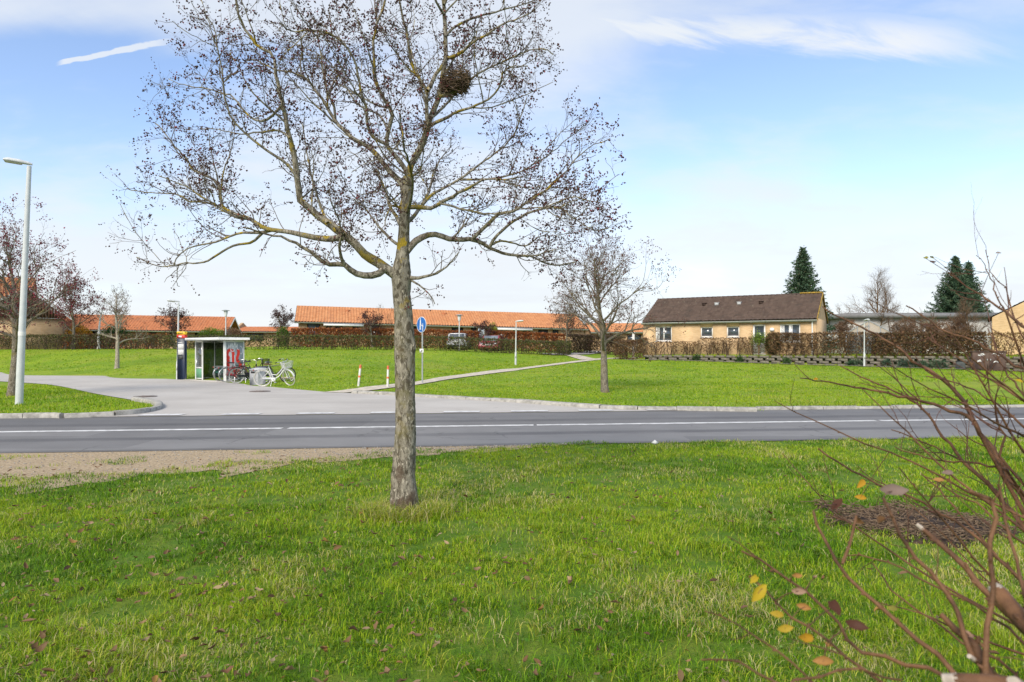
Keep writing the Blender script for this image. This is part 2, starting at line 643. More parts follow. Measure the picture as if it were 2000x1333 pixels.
def hgt(x, y):
    x, y = np.asarray(x, float), np.asarray(y, float)
    a = np.clip(x / np.maximum(y, 1.0), _pa[0], _pa[-1] - 1e-6)
    j = np.clip(np.searchsorted(_pa, a, 'right') - 1, 0, len(_pa) - 2)
    w = (a - _pa[j]) / (_pa[j + 1] - _pa[j])
    yi = np.clip(y / .5, 0, 279.999)
    i = yi.astype(int)
    f = yi - i
    z0 = _tab[j, i] * (1 - f) + _tab[j, i + 1] * f
    z1 = _tab[j + 1, i] * (1 - f) + _tab[j + 1, i + 1] * f
    z = z0 * (1 - w) + z1 * w
    dx, dy = x - TW0[0], y - TW0[1]
    back = dx * TWN[0] + dy * TWN[1]
    along = dx * TWD[0] + dy * TWD[1]
    s = np.clip((back - .15) / .5, 0, 1) * np.clip((along + 1.5) / 2.5, 0, 1)
    s = s * s * (3 - 2 * s)
    return np.where(s > 0, z * (1 - s) + np.maximum(z, 1.22) * s, z)


def T(px, py, lo=5.0, hi=120.0):
    """where the sight line through a photo point meets the terrain"""
    ys = np.linspace(lo, hi, 4000)
    xs = (px - 1000) / F * ys
    zs = CAMH - (py - HY) / F * ys
    d = zs - hgt(xs, ys)
    k = np.argmax(d <= 0)
    y = ys[k]
    return np.array([(px - 1000) / F * y, y, hgt((px - 1000) / F * y, y)])


def vnoise(x, y, s, seed=0):
    """smooth value noise for scattering, 0..1"""
    x, y = np.asarray(x) / s, np.asarray(y) / s
    xi, yi = np.floor(x).astype(np.int64), np.floor(y).astype(np.int64)
    fx, fy = x - xi, y - yi
    fx, fy = fx * fx * (3 - 2 * fx), fy * fy * (3 - 2 * fy)

    def h(a, b):
        n = (a * 374761393 + b * 668265263 + seed * 974711) & 0x7fffffff
        n = ((n ^ (n >> 13)) * 1274126177) & 0x7fffffff
        return ((n ^ (n >> 16)) & 0xffff) / 65535.0
    return (h(xi, yi) * (1 - fx) + h(xi + 1, yi) * fx) * (1 - fy) + (h(xi, yi + 1) * (1 - fx) + h(xi + 1, yi + 1) * fx) * fy


def fbm(x, y, s, seed=0):
    return (vnoise(x, y, s, seed) * .55 + vnoise(x, y, s * .45, seed + 1) * .3 + vnoise(x, y, s * .2, seed + 2) * .15)


RS = .115


def grassground():
    m = mat('lawn_ground', (.07, .11, .015), .95)
    nt = m.node_tree
    bs = nt.nodes['Principled BSDF']
    tc = N(nt, 'ShaderNodeTexCoord')
    v = tc.outputs['Object']
    c = MIX(nt, MAP(nt, NOISE(nt, v, .35, 5, .6), .35, .65), (.180, .305, .005), (.290, .405, .010))
    c = MIX(nt, MAP(nt, NOISE(nt, v, .16, 4, .6), .46, .66, 0, .55), c, (.36, .37, .04))
    c = MIX(nt, MAP(nt, NOISE(nt, v, 2.2, 5, .65), .5, .72, 0, .55), c, (.31, .33, .06))
    c = MIX(nt, MAP(nt, NOISE(nt, v, .9, 5, .7), .60, .72, 0, .5), c, (.26, .20, .07))
    mp = N(nt, 'ShaderNodeMapping')
    mp.inputs['Scale'].default_value = (1, .35, 1)
    nt.links.new(v, mp.inputs[0])
    c = MIX(nt, MAP(nt, NOISE(nt, mp.outputs[0], 9, 5, .7), .5, .75, 0, .5), c, (.10, .165, .009))
    c = MIX(nt, MAP(nt, NOISE(nt, v, 60, 3, .7), .42, .6, 0, .55), c, (.06, .11, .01))
    # the near verge is unmown: dark thatch and soil between the long blades
    sep = N(nt, 'ShaderNodeSeparateXYZ')
    nt.links.new(v, sep.inputs[0])
    off = MATH(nt, 'SUBTRACT', sep.outputs[1], MATH(nt, 'MULTIPLY', sep.outputs[0], RS))
    th = MIX(nt, MAP(nt, NOISE(nt, v, 3.5, 5, .65), .4, .65), (.085, .175, .005), (.16, .22, .018))
    c = MIX(nt, MAP(nt, off, 13.5, 13.0), c, th)
    nt.links.new(c, bs.inputs['Base Color'])
    b = N(nt, 'ShaderNodeBump')
    b.inputs['Strength'].default_value = .8
    b.inputs['Distance'].default_value = .05
    nt.links.new(NOISE(nt, v, 24, 5, .7), b.inputs['Height'])
    nt.links.new(b.outputs[0], bs.inputs['Normal'])
    return m


def build_ground():
    xs = np.concatenate([[-3000, -800, -300, -160], np.linspace(-100, 80, 241), [120, 300, 800, 3000]])
    ys = np.concatenate([[-600, -100, -20, -5], np.linspace(0, 100, 221), [105, 115, 130, 300, 900, 4000]])
    X, Y = np.meshgrid(xs, ys)
    Z = hgt(X, Y)
    V = np.stack([X, Y, Z], -1).reshape(-1, 3)
    nx = len(xs)
    i, j = np.meshgrid(np.arange(nx - 1), np.arange(len(ys) - 1))
    a = (j * nx + i).ravel()
    Q = np.stack([a, a + 1, a + nx + 1, a + nx], 1)
    o = np_mesh('ground', V, Q, grassground(), smooth=True)
    tag(o, kind='structure')


build_ground()

# main road: runs nearly across the view, bearing slightly away to the right
RS = .115


def road_y(x, off):
    return off + RS * np.asarray(x)


Y_NEAR, Y_MID, Y_FAR = 11.35, 14.25, 17.15


def roadmat():
    m = mat('dark_asphalt', (.1, .1, .105), .85)
    nt = m.node_tree
    bs = nt.nodes['Principled BSDF']
    bs.inputs['Roughness'].default_value = .78
    tc = N(nt, 'ShaderNodeTexCoord')
    v = tc.outputs['Object']
    sep = N(nt, 'ShaderNodeSeparateXYZ')
    nt.links.new(v, sep.inputs[0])
    off = MATH(nt, 'SUBTRACT', sep.outputs[1], MATH(nt, 'MULTIPLY', sep.outputs[0], RS))
    off = MATH(nt, 'ADD', off, MATH(nt, 'MULTIPLY', MATH(nt, 'SUBTRACT', NOISE(nt, v, .5, 4), .5), .25))
    c = MIX(nt, MAP(nt, NOISE(nt, v, .8, 6, .6), .3, .7), (.180, .174, .169), (.222, .215, .209))
    # far lane has a darker surface, worn wheel tracks lie along both lanes
    c = MIX(nt, MAP(nt, off, 14.2, 14.3, 0, .42), c, (.108, .104, .103))

    def band(c0, w, amt, colr, c):
        d = MATH(nt, 'ABSOLUTE', MATH(nt, 'SUBTRACT', off, c0))
        f = MATH(nt, 'MULTIPLY', MAP(nt, d, w, w * .3), MAP(nt, NOISE(nt, v, .25, 3), .3, .6, amt * .5, amt))
        return MIX(nt, f, c, colr)
    c = band(12.9, .32, .65, (.070, .068, .072), c)
    c = band(12.0, .40, .55, (.215, .209, .205), c)
    c = band(13.7, .35, .45, (.20, .195, .192), c)
    c = band(15.3, .35, .5, (.055, .054, .058), c)
    c = band(16.2, .35, .4, (.13, .13, .136), c)
    c = band(11.4, .22, .7, (.10, .094, .088), c)
    # stretched scuffs and short pale scratches
    mp = N(nt, 'ShaderNodeMapping')
    mp.inputs['Rotation'].default_value = (0, 0, -.1)
    mp.inputs['Scale'].default_value = (.35, 3.0, 1)
    nt.links.new(v, mp.inputs[0])
    c = MIX(nt, MAP(nt, NOISE(nt, mp.outputs[0], 1.3, 6, .7, .3), .64, .72, 0, .6), c, (.26, .255, .255))
    c = MIX(nt, MAP(nt, NOISE(nt, mp.outputs[0], 2.1, 5, .65), .62, .7, 0, .5), c, (.055, .054, .056))
    c = MIX(nt, MAP(nt, NOISE(nt, v, 130, 2, .6), .55, .7, 0, .5), c, (.24, .24, .24))
    vo = N(nt, 'ShaderNodeTexVoronoi', feature='DISTANCE_TO_EDGE')
    vo.inputs['Scale'].default_value = .55
    wv = N(nt, 'ShaderNodeVectorMath', operation='ADD')
    nz = N(nt, 'ShaderNodeTexNoise')
    nz.inputs['Scale'].default_value = 1.2
    nz.inputs['Detail'].default_value = 5
    nt.links.new(v, nz.inputs['Vector'])
    nt.links.new(v, wv.inputs[0])
    nt.links.new(nz.outputs['Color'], wv.inputs[1])
    nt.links.new(wv.outputs[0], vo.inputs['Vector'])
    crk = MATH(nt, 'MULTIPLY', MAP(nt, vo.outputs['Distance'], .018, .004), MAP(nt, NOISE(nt, v, .3, 3), .50, .60))
    c = MIX(nt, MATH(nt, 'MULTIPLY', crk, .4), c, (.035, .034, .034))
    # repaired patches of smoother, darker asphalt
    pb = N(nt, 'ShaderNodeTexBrick')
    pb.inputs['Scale'].default_value = .16
    pb.inputs['Color1'].default_value = (0, 0, 0, 1)
    pb.inputs['Color2'].default_value = (1, 1, 1, 1)
    pb.inputs['Mortar Size'].default_value = 0
    nt.links.new(v, pb.inputs['Vector'])
    c = MIX(nt, MAP(nt, pb.outputs['Color'], .78, .80, 0, .28), c, (.075, .073, .076))
    nt.links.new(c, bs.inputs['Base Color'])
    b = N(nt, 'ShaderNodeBump')
    b.inputs['Strength'].default_value = .35
    b.inputs['Distance'].default_value = .01
    nt.links.new(NOISE(nt, v, 120, 3, .6), b.inputs['Height'])
    nt.links.new(b.outputs[0], bs.inputs['Normal'])
    return m


def paleroad():
    m = mat('pale_asphalt', (.3, .29, .28), .9)
    nt = m.node_tree
    bs = nt.nodes['Principled BSDF']
    tc = N(nt, 'ShaderNodeTexCoord')
    v = tc.outputs['Object']
    c = MIX(nt, MAP(nt, NOISE(nt, v, .35, 6, .6), .3, .7), (.41, .38, .345), (.49, .46, .42))
    mp = N(nt, 'ShaderNodeMapping')
    mp.inputs['Rotation'].default_value = (0, 0, R(35))
    mp.inputs['Scale'].default_value = (.25, 2.2, 1)
    nt.links.new(v, mp.inputs[0])
    c = MIX(nt, MAP(nt, NOISE(nt, mp.outputs[0], .8, 6, .65), .5, .75, 0, .45), c, (.33, .305, .285))
    c = MIX(nt, MAP(nt, NOISE(nt, v, 1.7, 6, .7), .64, .74, 0, .5), c, (.20, .185, .17))
    c = MIX(nt, MAP(nt, NOISE(nt, v, 90, 2, .6), .5, .7, 0, .35), c, (.22, .21, .2))
    nt.links.new(c, bs.inputs['Base Color'])
    b = N(nt, 'ShaderNodeBump')
    b.inputs['Strength'].default_value = .3
    b.inputs['Distance'].default_value = .01
    nt.links.new(NOISE(nt, v, 90, 3, .6), b.inputs['Height'])
    nt.links.new(b.outputs[0], bs.inputs['Normal'])
    return m


M_road, M_pale = roadmat(), paleroad()
M_mark = mat('road_paint', (.62, .61, .59), .7, .35, 5, base2=(.78, .77, .75), detail=8)
M_kerb = mat('kerb_concrete', (.34, .325, .29), .9, .35, 7, bump=.4, bscale=60)
M_gravel = mat('gravel', (.42, .30, .175), .95, .4, 30, bump=.8, bscale=120, base2=(.60, .47, .31), detail=8)
M_path = mat('path_slabs', (.52, .46, .37), .92, .3, 5, bump=.2)


def strip(name, A, B, lift, m, rows=3):
    """draped surface between two edges"""
    A, B = np.asarray(A, float)[:, :2], np.asarray(B, float)[:, :2]
    n = len(A)
    P = np.concatenate([A + (B - A) * t for t in np.linspace(0, 1, rows)])
    Z = hgt(P[:, 0], P[:, 1]) + lift
    V = np.column_stack([P, Z])
    Q = [[r * n + i, r * n + i + 1, (r + 1) * n + i + 1, (r + 1) * n + i] for r in range(rows - 1) for i in range(n - 1)]
    return tag(np_mesh(name, V, np.array(Q), m, smooth=True), kind='structure')


def resample(P, step):
    P = np.asarray(P, float)
    d = np.r_[0, np.cumsum(np.linalg.norm(np.diff(P, axis=0), axis=1))]
    n = max(2, int(d[-1] / step) + 1)
    s = np.linspace(0, d[-1], n)
    return np.stack([np.interp(s, d, P[:, k]) for k in range(P.shape[1])], 1)


def smoothline(P, step):
    """Catmull-Rom through the points"""
    P = np.asarray(P, float)
    Q = np.vstack([2 * P[0] - P[1], P, 2 * P[-1] - P[-2]])
    out = []
    for i in range(1, len(Q) - 2):
        p0, p1, p2, p3 = Q[i - 1:i + 3]
        for t in np.linspace(0, 1, 8, endpoint=False):
            out.append(.5 * (2 * p1 + (p2 - p0) * t + (2 * p0 - 5 * p1 + 4 * p2 - p3) * t * t + (3 * p1 - p0 - 3 * p2 + p3) * t ** 3))
    out.append(P[-1])
    return resample(out, step)


def G(px, py):
    y = F * CAMH / (py - HY)
    return np.array([(px - 1000) / F * y, y])


xs = np.linspace(-70, 60, 131)
_nz = (fbm(xs * 1.0, xs * 0, 1.1, 5) - .5) * .12
strip('road', np.column_stack([xs, road_y(xs, Y_NEAR) + _nz]), np.column_stack([xs, road_y(xs, Y_FAR)]), .012, M_road, 5)

# side road: far edge and near edge (island) as measured
_far = smoothline([G(-500, 717), G(-150, 722), G(0, 728), G(110, 731), G(200, 735), G(350, 742.5), G(440, 748), G(560, 760), G(650, 768), G(690, 769.5),
                   G(770, 773.5), G(880, 780), G(1000, 787), G(1100, 794.5), G(1200, 800.5), G(1300, 802.5), G(1478, 805.5)], .6)
ISL = smoothline([G(-500, 731), G(-150, 738), G(0, 746), G(100, 753), G(180, 769), G(245, 780.5), G(290, 787.5), G(304, 791), G(310, 795.5), G(308, 800), G(297, 804), G(262, 810.5), G(203, 814.5), G(115, 818)], .3)
_isle_end = ISL[-1]


def side_road():
    """flat polygon between the island edge, the main road and the far edge"""
    from mathutils.geometry import tessellate_polygon
    near = np.vstack([ISL, [[x, road_y(x, Y_FAR) - .02] for x in np.linspace(_isle_end[0] + .2, 6.3, 40)]])
    P = np.vstack([near, resample(_far, .6)[::-1]])
    tri = tessellate_polygon([[Vector((a, b, 0)) for a, b in P]])
    V = np.column_stack([P, np.full(len(P), .022)])
    Tn = []
    for a, b, c in tri:
        n_ = np.cross(P[b] - P[a], P[c] - P[a])
        Tn.append([a, b, c] if n_ > 0 else [a, c, b])
    return tag(np_mesh('side_road', V, np.array(Tn), M_pale), kind='structure')


side_road()

# kerbs: separate stones with dark joints


def kerb(line, name, w=.16, h=.10, step=1.0, jit=.012, base=0.0):
    P = resample(line, .25)
    d = np.r_[0, np.cumsum(np.linalg.norm(np.diff(P, axis=0), axis=1))]
    mb = MB()
    rg = random.Random(len(P))
    s = 0
    while s < d[-1] - .3:
        e = min(s + step, d[-1])
        ss = np.linspace(s + .008, e - .008, 4)
        c = np.stack([np.interp(ss, d, P[:, 0]), np.interp(ss, d, P[:, 1])], 1)
        t = np.gradient(c, axis=0)
        t /= np.linalg.norm(t, axis=1)[:, None]
        nn = np.stack([-t[:, 1], t[:, 0]], 1)
        z = hgt(c[:, 0], c[:, 1]) + base
        hh = h + rg.uniform(-jit, jit)
        sh = rg.uniform(-.012, .012)
        prof = [(-.5, -.05), (-.5, 1.0), (-.25, 1.0 + .02 / hh), (.40, 1.0 + .0 / hh), (.5, .8), (.5, -.05)]
        rings = []
        for i in range(4):
            rings.append([[c[i, 0] + nn[i, 0] * (a * w + sh), c[i, 1] + nn[i, 1] * (a * w + sh), z[i] + b * hh] for a, b in prof])
        V = np.array(rings).reshape(-1, 3)
        k = len(prof)
        Q = [[i * k + a, i * k + a + 1, (i + 1) * k + a + 1, (i + 1) * k + a] for i in range(3) for a in range(k - 1)]
        mb.add(V, Q)
        mb.face(V[:k])
        mb.face(V[-k:][::-1])
        s = e
    return tag(mb.build(name, M_kerb), kind='structure')


# right-hand kerb (junction curve then along the road)
KR = smoothline([G(690, 769.5), G(770, 773.5), G(880, 780), G(1000, 787), G(1100, 794.5), G(1200, 800.5), G(1300, 802.5), G(1478, 805)], .3)
kerb(KR[::-1], 'kerb', w=.18)
_kx = np.linspace(6.42, 46, 80)
kerb(np.column_stack([_kx, road_y(_kx, Y_FAR + .06)])[::-1], 'kerb', w=.14, h=.07)
# island kerb: back of the nose round to the front, then along the main road to the left
nose = smoothline([G(262, 783), G(290, 787.5), G(304, 791), G(310, 795.5), G(308, 800), G(297, 804), G(262, 810.5), G(203, 814.5), G(115, 818)], .2)
kx = np.linspace(nose[-1][0] - .1, -60, 60)
front = np.column_stack([kx, road_y(kx, Y_FAR + .03)])
kerb(np.vstack([nose, front])[::-1], 'kerb', w=.20, h=.11)

# road paint


def paint():
    mb = MB()

    def bar(x0, x1, off, w, z=.03):
        n = max(2, int(abs(x1 - x0) / 2) + 1)
        xx = np.linspace(x0, x1, n)
        A = np.column_stack([xx, road_y(xx, off - w / 2), np.full(n, z)])
        B = np.column_stack([xx, road_y(xx, off + w / 2), np.full(n, z)])
        mb.add(np.vstack([A, B]), [[i, i + 1, n + i + 1, n + i] for i in range(n - 1)])
    # centre line with two short gaps
    for a, b in ((-60, -4.62), (-4.5, .45), (.52, 8.1), (8.2, 60)):
        bar(a, b, Y_MID, .22, .018)
    # edge dashes across the junction mouth
    for p0, p1, py in ((160, 204, 816.5), (273, 358, 813.5), (435, 508, 810), (580, 653, 808), (724, 800, 806.5), (866, 937, 806), (998, 1070, 805.6), (1130, 1196, 806), (1262, 1330, 806)):
        a = (Y_FAR + .24) / (F / (p0 - 1000 + 1e-6) - RS) if p0 != 1000 else 0
        b = (Y_FAR + .24) / (F / (p1 - 1000 + 1e-6) - RS)
        bar(a, b, Y_FAR + .24, .36, .034)
    return tag(mb.build('road_markings', M_mark), kind='structure')


paint()

# gravel shoulder at the near edge of the road
SH = np.array([[-60, 4.2], [-14, 7.1], [-6.1, 8.6], [-4.7, 9.1], [-3.7, 9.75], [-1.9, 10.5], [-.4, 11.05], [0.8, 11.5], [1.6, 11.7]])
_sx = np.concatenate([np.linspace(-50, -12, 60), np.linspace(-11.9, 1.5, 150)])
_sn = np.interp(_sx, SH[:, 0], SH[:, 1]) + (fbm(_sx, _sx * 0 + 3, .9, 9) - .5) * .5
_sf = road_y(_sx, Y_NEAR) + .12
strip('gravel_shoulder', np.column_stack([_sx, np.minimum(_sn, _sf - .02) - (.55 + 1.5 * (fbm(_sx, _sx * 0 + 1, .5, 19) - .35)) * np.clip((1.5 - _sx) / 4, 0, 1)]), np.column_stack([_sx, _sf]), .006, M_gravel, 6)


def shoulder_edge(x):
    return np.interp(x, SH[:, 0], SH[:, 1])


# footpath climbing to the gardens
PC = np.array([T(650, 768.3)[:2], T(735, 759)[:2], T(840, 745.5)[:2], T(920, 733.5)[:2], T(1000, 723.5)[:2], T(1080, 713.2)[:2], T(1140, 705.8)[:2], T(1180, 701.6)[:2]])
PC = np.vstack([PC, [[PC[-1][0] + 1.6, PC[-1][1] + 1.2], [PC[-1][0] + 4, PC[-1][1] + 1.6]]])
PL = smoothline(PC, .5)


def offset(P, w):
    t = np.gradient(P, axis=0)
    t /= np.linalg.norm(t, axis=1)[:, None]
    return P + np.stack([-t[:, 1], t[:, 0]], 1) * np.asarray(w).reshape(-1, 1)


_wob = (fbm(PL[:, 0] * 2, PL[:, 1], 1.3, 4) - .5) * .25
strip('footpath', offset(PL, .52 + _wob), offset(PL, -.52 + _wob * .6), .035, M_path, 3)
# grey asphalt lane behind, and its link
AL = smoothline([T(1062, 692.5)[:2], T(1110, 692.5)[:2], T(1150, 690.0)[:2], T(1190, 685.5)[:2], T(1230, 683.5)[:2]], .5)
strip('lane', offset(AL, .9), offset(AL, -.9), .05, M_pale, 3)
LK = smoothline([T(1112, 693.5)[:2], T(1130, 698)[:2], T(1152, 703.5)[:2]], .4)
strip('footpath', offset(LK, .7), offset(LK, -.7), .045, M_path, 3)
# thin concrete edging between lawn and flower bed below the block wall
_t = np.linspace(-1.2, 32, 60)
ED = TW0 + np.outer(_t, TWD) - TWN * 1.15
strip('path_edging', ED, ED + TWN * .28, .05, M_path, 2)
M_bed = mat('bed_soil', (.055, .05, .02), .95, .5, 6, base2=(.07, .10, .02))
strip('flower_bed', ED + TWN * .28, ED + TWN * 1.2, .03, M_bed, 3)
# ------------------------------------------------------------------ trees


def unit(v):
    return v / (np.linalg.norm(v) + 1e-9)


def grow(rg, p0, d0, L, r0, r1, nseg, wig, up):
    pts, d = [np.array(p0, float)], unit(np.array(d0, float))
    for i in range(nseg):
        d = unit(d + rg.normal(0, wig, 3) + np.array([0, 0, up / nseg]))
        pts.append(pts[-1] + d * L / nseg)
    return np.array(pts), np.linspace(r0, r1, nseg + 1)


def side_dir(rg, t, lo=30, hi=65):
    a = rg.normal(0, 1, 3)
    a = unit(a - t * (a @ t))
    th = R(rg.uniform(lo, hi))
    return t * math.cos(th) + a * math.sin(th)


def ramify(rg, out, tips, pts, rad, lev, spec, t0=.2, ok=None):
    """spec[lev] = (per metre, length, up, wiggle, radius)"""
    if lev >= len(spec):
        return
    per, ln, up, wig, rr = spec[lev]
    seg = np.linalg.norm(np.diff(pts, axis=0), axis=1)
    cum = np.r_[0, np.cumsum(seg)]
    Lp = cum[-1]
    n = rg.poisson(per * Lp * (1 - t0))
    last = lev == len(spec) - 1
    for _ in range(n):
        t = rg.uniform(t0, 1.0)
        s = t * Lp
        i = min(np.searchsorted(cum, s, 'right') - 1, len(seg) - 1)
        f = (s - cum[i]) / seg[i]
        p = pts[i] + (pts[i + 1] - pts[i]) * f
        r = rad[i] + (rad[i + 1] - rad[i]) * f
        tg = unit(pts[i + 1] - pts[i])
        L = ln * rg.uniform(.45, 1.25) * (1.1 - .45 * t)
        r0 = min(r * .7, rr * rg.uniform(.8, 1.2))
        c, cr = grow(rg, p, side_dir(rg, tg), L, r0, r0 * .45, 5 if not last else 4, wig, up)
        if ok is not None and not ok(c[-1]):
            continue
        out.append((c, cr, lev))
        if last:
            tips.append((c[-1], unit(c[-1] - c[-2])))
            if rg.random() < .5:
                tips.append((c[2], unit(c[2] - c[1])))
        else:
            ramify(rg, out, tips, c, cr, lev + 1, spec, .2, ok)
            tips.append((c[-1], unit(c[-1] - c[-2])))


def tubes(name, lst, m, parent, kfun):
    mb = MB()
    for pts, rad, k in lst:
        mb.tube(pts, rad, kfun(rad[0]), False)
    o = part(mb, name, m, parent, smooth=False)
    o.data.polygons.foreach_set('use_smooth', np.ones(len(o.data.polygons), bool))
    return o


OCT = np.array([[1, 0, 0], [-1, 0, 0], [0, 1, 0], [0, -1, 0], [0, 0, 1], [0, 0, -1]], float)
OCT_F = np.array([[0, 2, 4], [2, 1, 4], [1, 3, 4], [3, 0, 4], [2, 0, 5], [1, 2, 5], [3, 1, 5], [0, 3, 5]])


def blobs(name, C, size, cols, m, parent, seed=1, squash=(.55, 1.2)):
    """small dry fruits / shrivelled leaves, one lump per point"""
    rg = np.random.default_rng(seed)
    C = np.asarray(C, float)
    n = len(C)
    S = np.asarray(size).reshape(-1, 1, 1) * rg.uniform(squash[0], squash[1], (n, 6, 1)) * rg.uniform(.6, 1.25, (n, 1, 3))
    V = OCT[None] * S
    # random rotation
    q = rg.normal(0, 1, (n, 4))
    q /= np.linalg.norm(q, axis=1)[:, None]
    w, x, y, z = q.T
    Rm = np.stack([1 - 2 * (y * y + z * z), 2 * (x * y - z * w), 2 * (x * z + y * w),
                   2 * (x * y + z * w), 1 - 2 * (x * x + z * z), 2 * (y * z - x * w),
                   2 * (x * z - y * w), 2 * (y * z + x * w), 1 - 2 * (x * x + y * y)], 1).reshape(-1, 3, 3)
    V = np.einsum('nij,nkj->nki', Rm, V) + C[:, None]
    Fa = (OCT_F[None] + (np.arange(n) * 6)[:, None, None]).reshape(-1, 3)
    Mi = np.array(parent_world(parent).inverted())
    P = V.reshape(-1, 3) @ Mi[:3, :3].T + Mi[:3, 3]
    return np_mesh(name, P, Fa, m, parent, col=np.repeat(cols, 6, axis=0))


def leaves(name, C, size, cols, m, parent, seed=1, aspect=.55, droop=None):
    """folded leaf: two triangles-quads along a midrib"""
    rg = np.random.default_rng(seed)
    C = np.asarray(C, float)
    n = len(C)
    d = rg.normal(0, 1, (n, 3))
    if droop is not None:
        d[:, 2] += droop
    d /= np.linalg.norm(d, axis=1)[:, None]
    a = rg.normal(0, 1, (n, 3))
    s = np.cross(d, a)
    s /= np.linalg.norm(s, axis=1)[:, None]
    u = np.cross(s, d)
    L = np.asarray(size).reshape(-1, 1) * np.ones((n, 1))
    w = L * aspect * .5
    fold = w * rg.uniform(.1, .7, (n, 1))
    p0, p3 = C, C + d * L - u * L * rg.uniform(0, .35, (n, 1))
    mid = C + d * L * .5
    V = np.stack([p0, mid + s * w + u * fold, mid, mid - s * w + u * fold, p3], 1).reshape(-1, 3)
    b = (np.arange(n) * 5)[:, None]
    T_ = np.concatenate([b + [0, 2, 1], b + [0, 3, 2], b + [1, 2, 4], b + [2, 3, 4]])
    Mi = np.array(parent_world(parent).inverted())
    P = V @ Mi[:3, :3].T + Mi[:3, 3]
    return np_mesh(name, P, T_, m, parent, col=np.repeat(cols, 5, axis=0))


def palette(rg, n, cols, wts, var=.25):
    cols = np.array(cols)
    k = rg.choice(len(cols), n, p=np.array(wts) / sum(wts))
    return cols[k] * rg.uniform(1 - var, 1 + var, (n, 1)) * rg.uniform(.93, 1.07, (n, 3))


M_leaf = leafmat('foliage')
M_fruit = leafmat('dry_fruit', .7, .05)
M_bark = barkmat('grey_bark', (.085, .070, .048), (.275, .245, .190), lichen=(.40, .28, .025), lich=.545, green=(.13, .115, .035), scars=((-.015, -.17, .40, .085), (.02, -.17, .10, .07), (.12, -.12, .16, .07), (-.10, -.15, .12, .05), (.0, -.13, 1.08, .035), (.01, -.14, .92, .03), (-.02, -.12, 1.60, .045)))
M_bark2 = barkmat('brown_grey_bark', (.10, .085, .06), (.21, .18, .14), lich=.66, scale=.8, green=(.15, .12, .03))
M_twig = mat('twig_bark', (.095, .075, .055), .9, .35, 5, base2=(.21, .17, .125))
M_twigb = mat('brown_twig_bark', (.15, .085, .05), .85, .35, 6, base2=(.24, .16, .09))

# ---- the big roadside tree in front, limbs measured from the photograph, each going its own way in depth
TY = 6.73


def limb(px, y0, y1, r0, r1):
    """polyline of photo points; the limb leans from depth y0 to y1 on its way"""
    p = np.array(px, float)
    d = np.r_[0, np.cumsum(np.linalg.norm(np.diff(p, axis=0), axis=1))]
    t = d / d[-1]
    Y = y0 + (y1 - y0) * t
    P = np.array([W(a, b, c) for (a, b), c in zip(p, Y)])
    # fine resampling with slight crookedness
    P2 = smoothline(P, .07)
    rg = np.random.default_rng(int(abs(p.sum())) % 100000)
    n = len(P2)
    j = rg.normal(0, .006, (n, 3))
    P2 = P2 + j * np.linspace(0, 1, n)[:, None]
    return P2, r1 + (r0 - r1) * (1 - np.linspace(0, 1, n)) ** 1.35


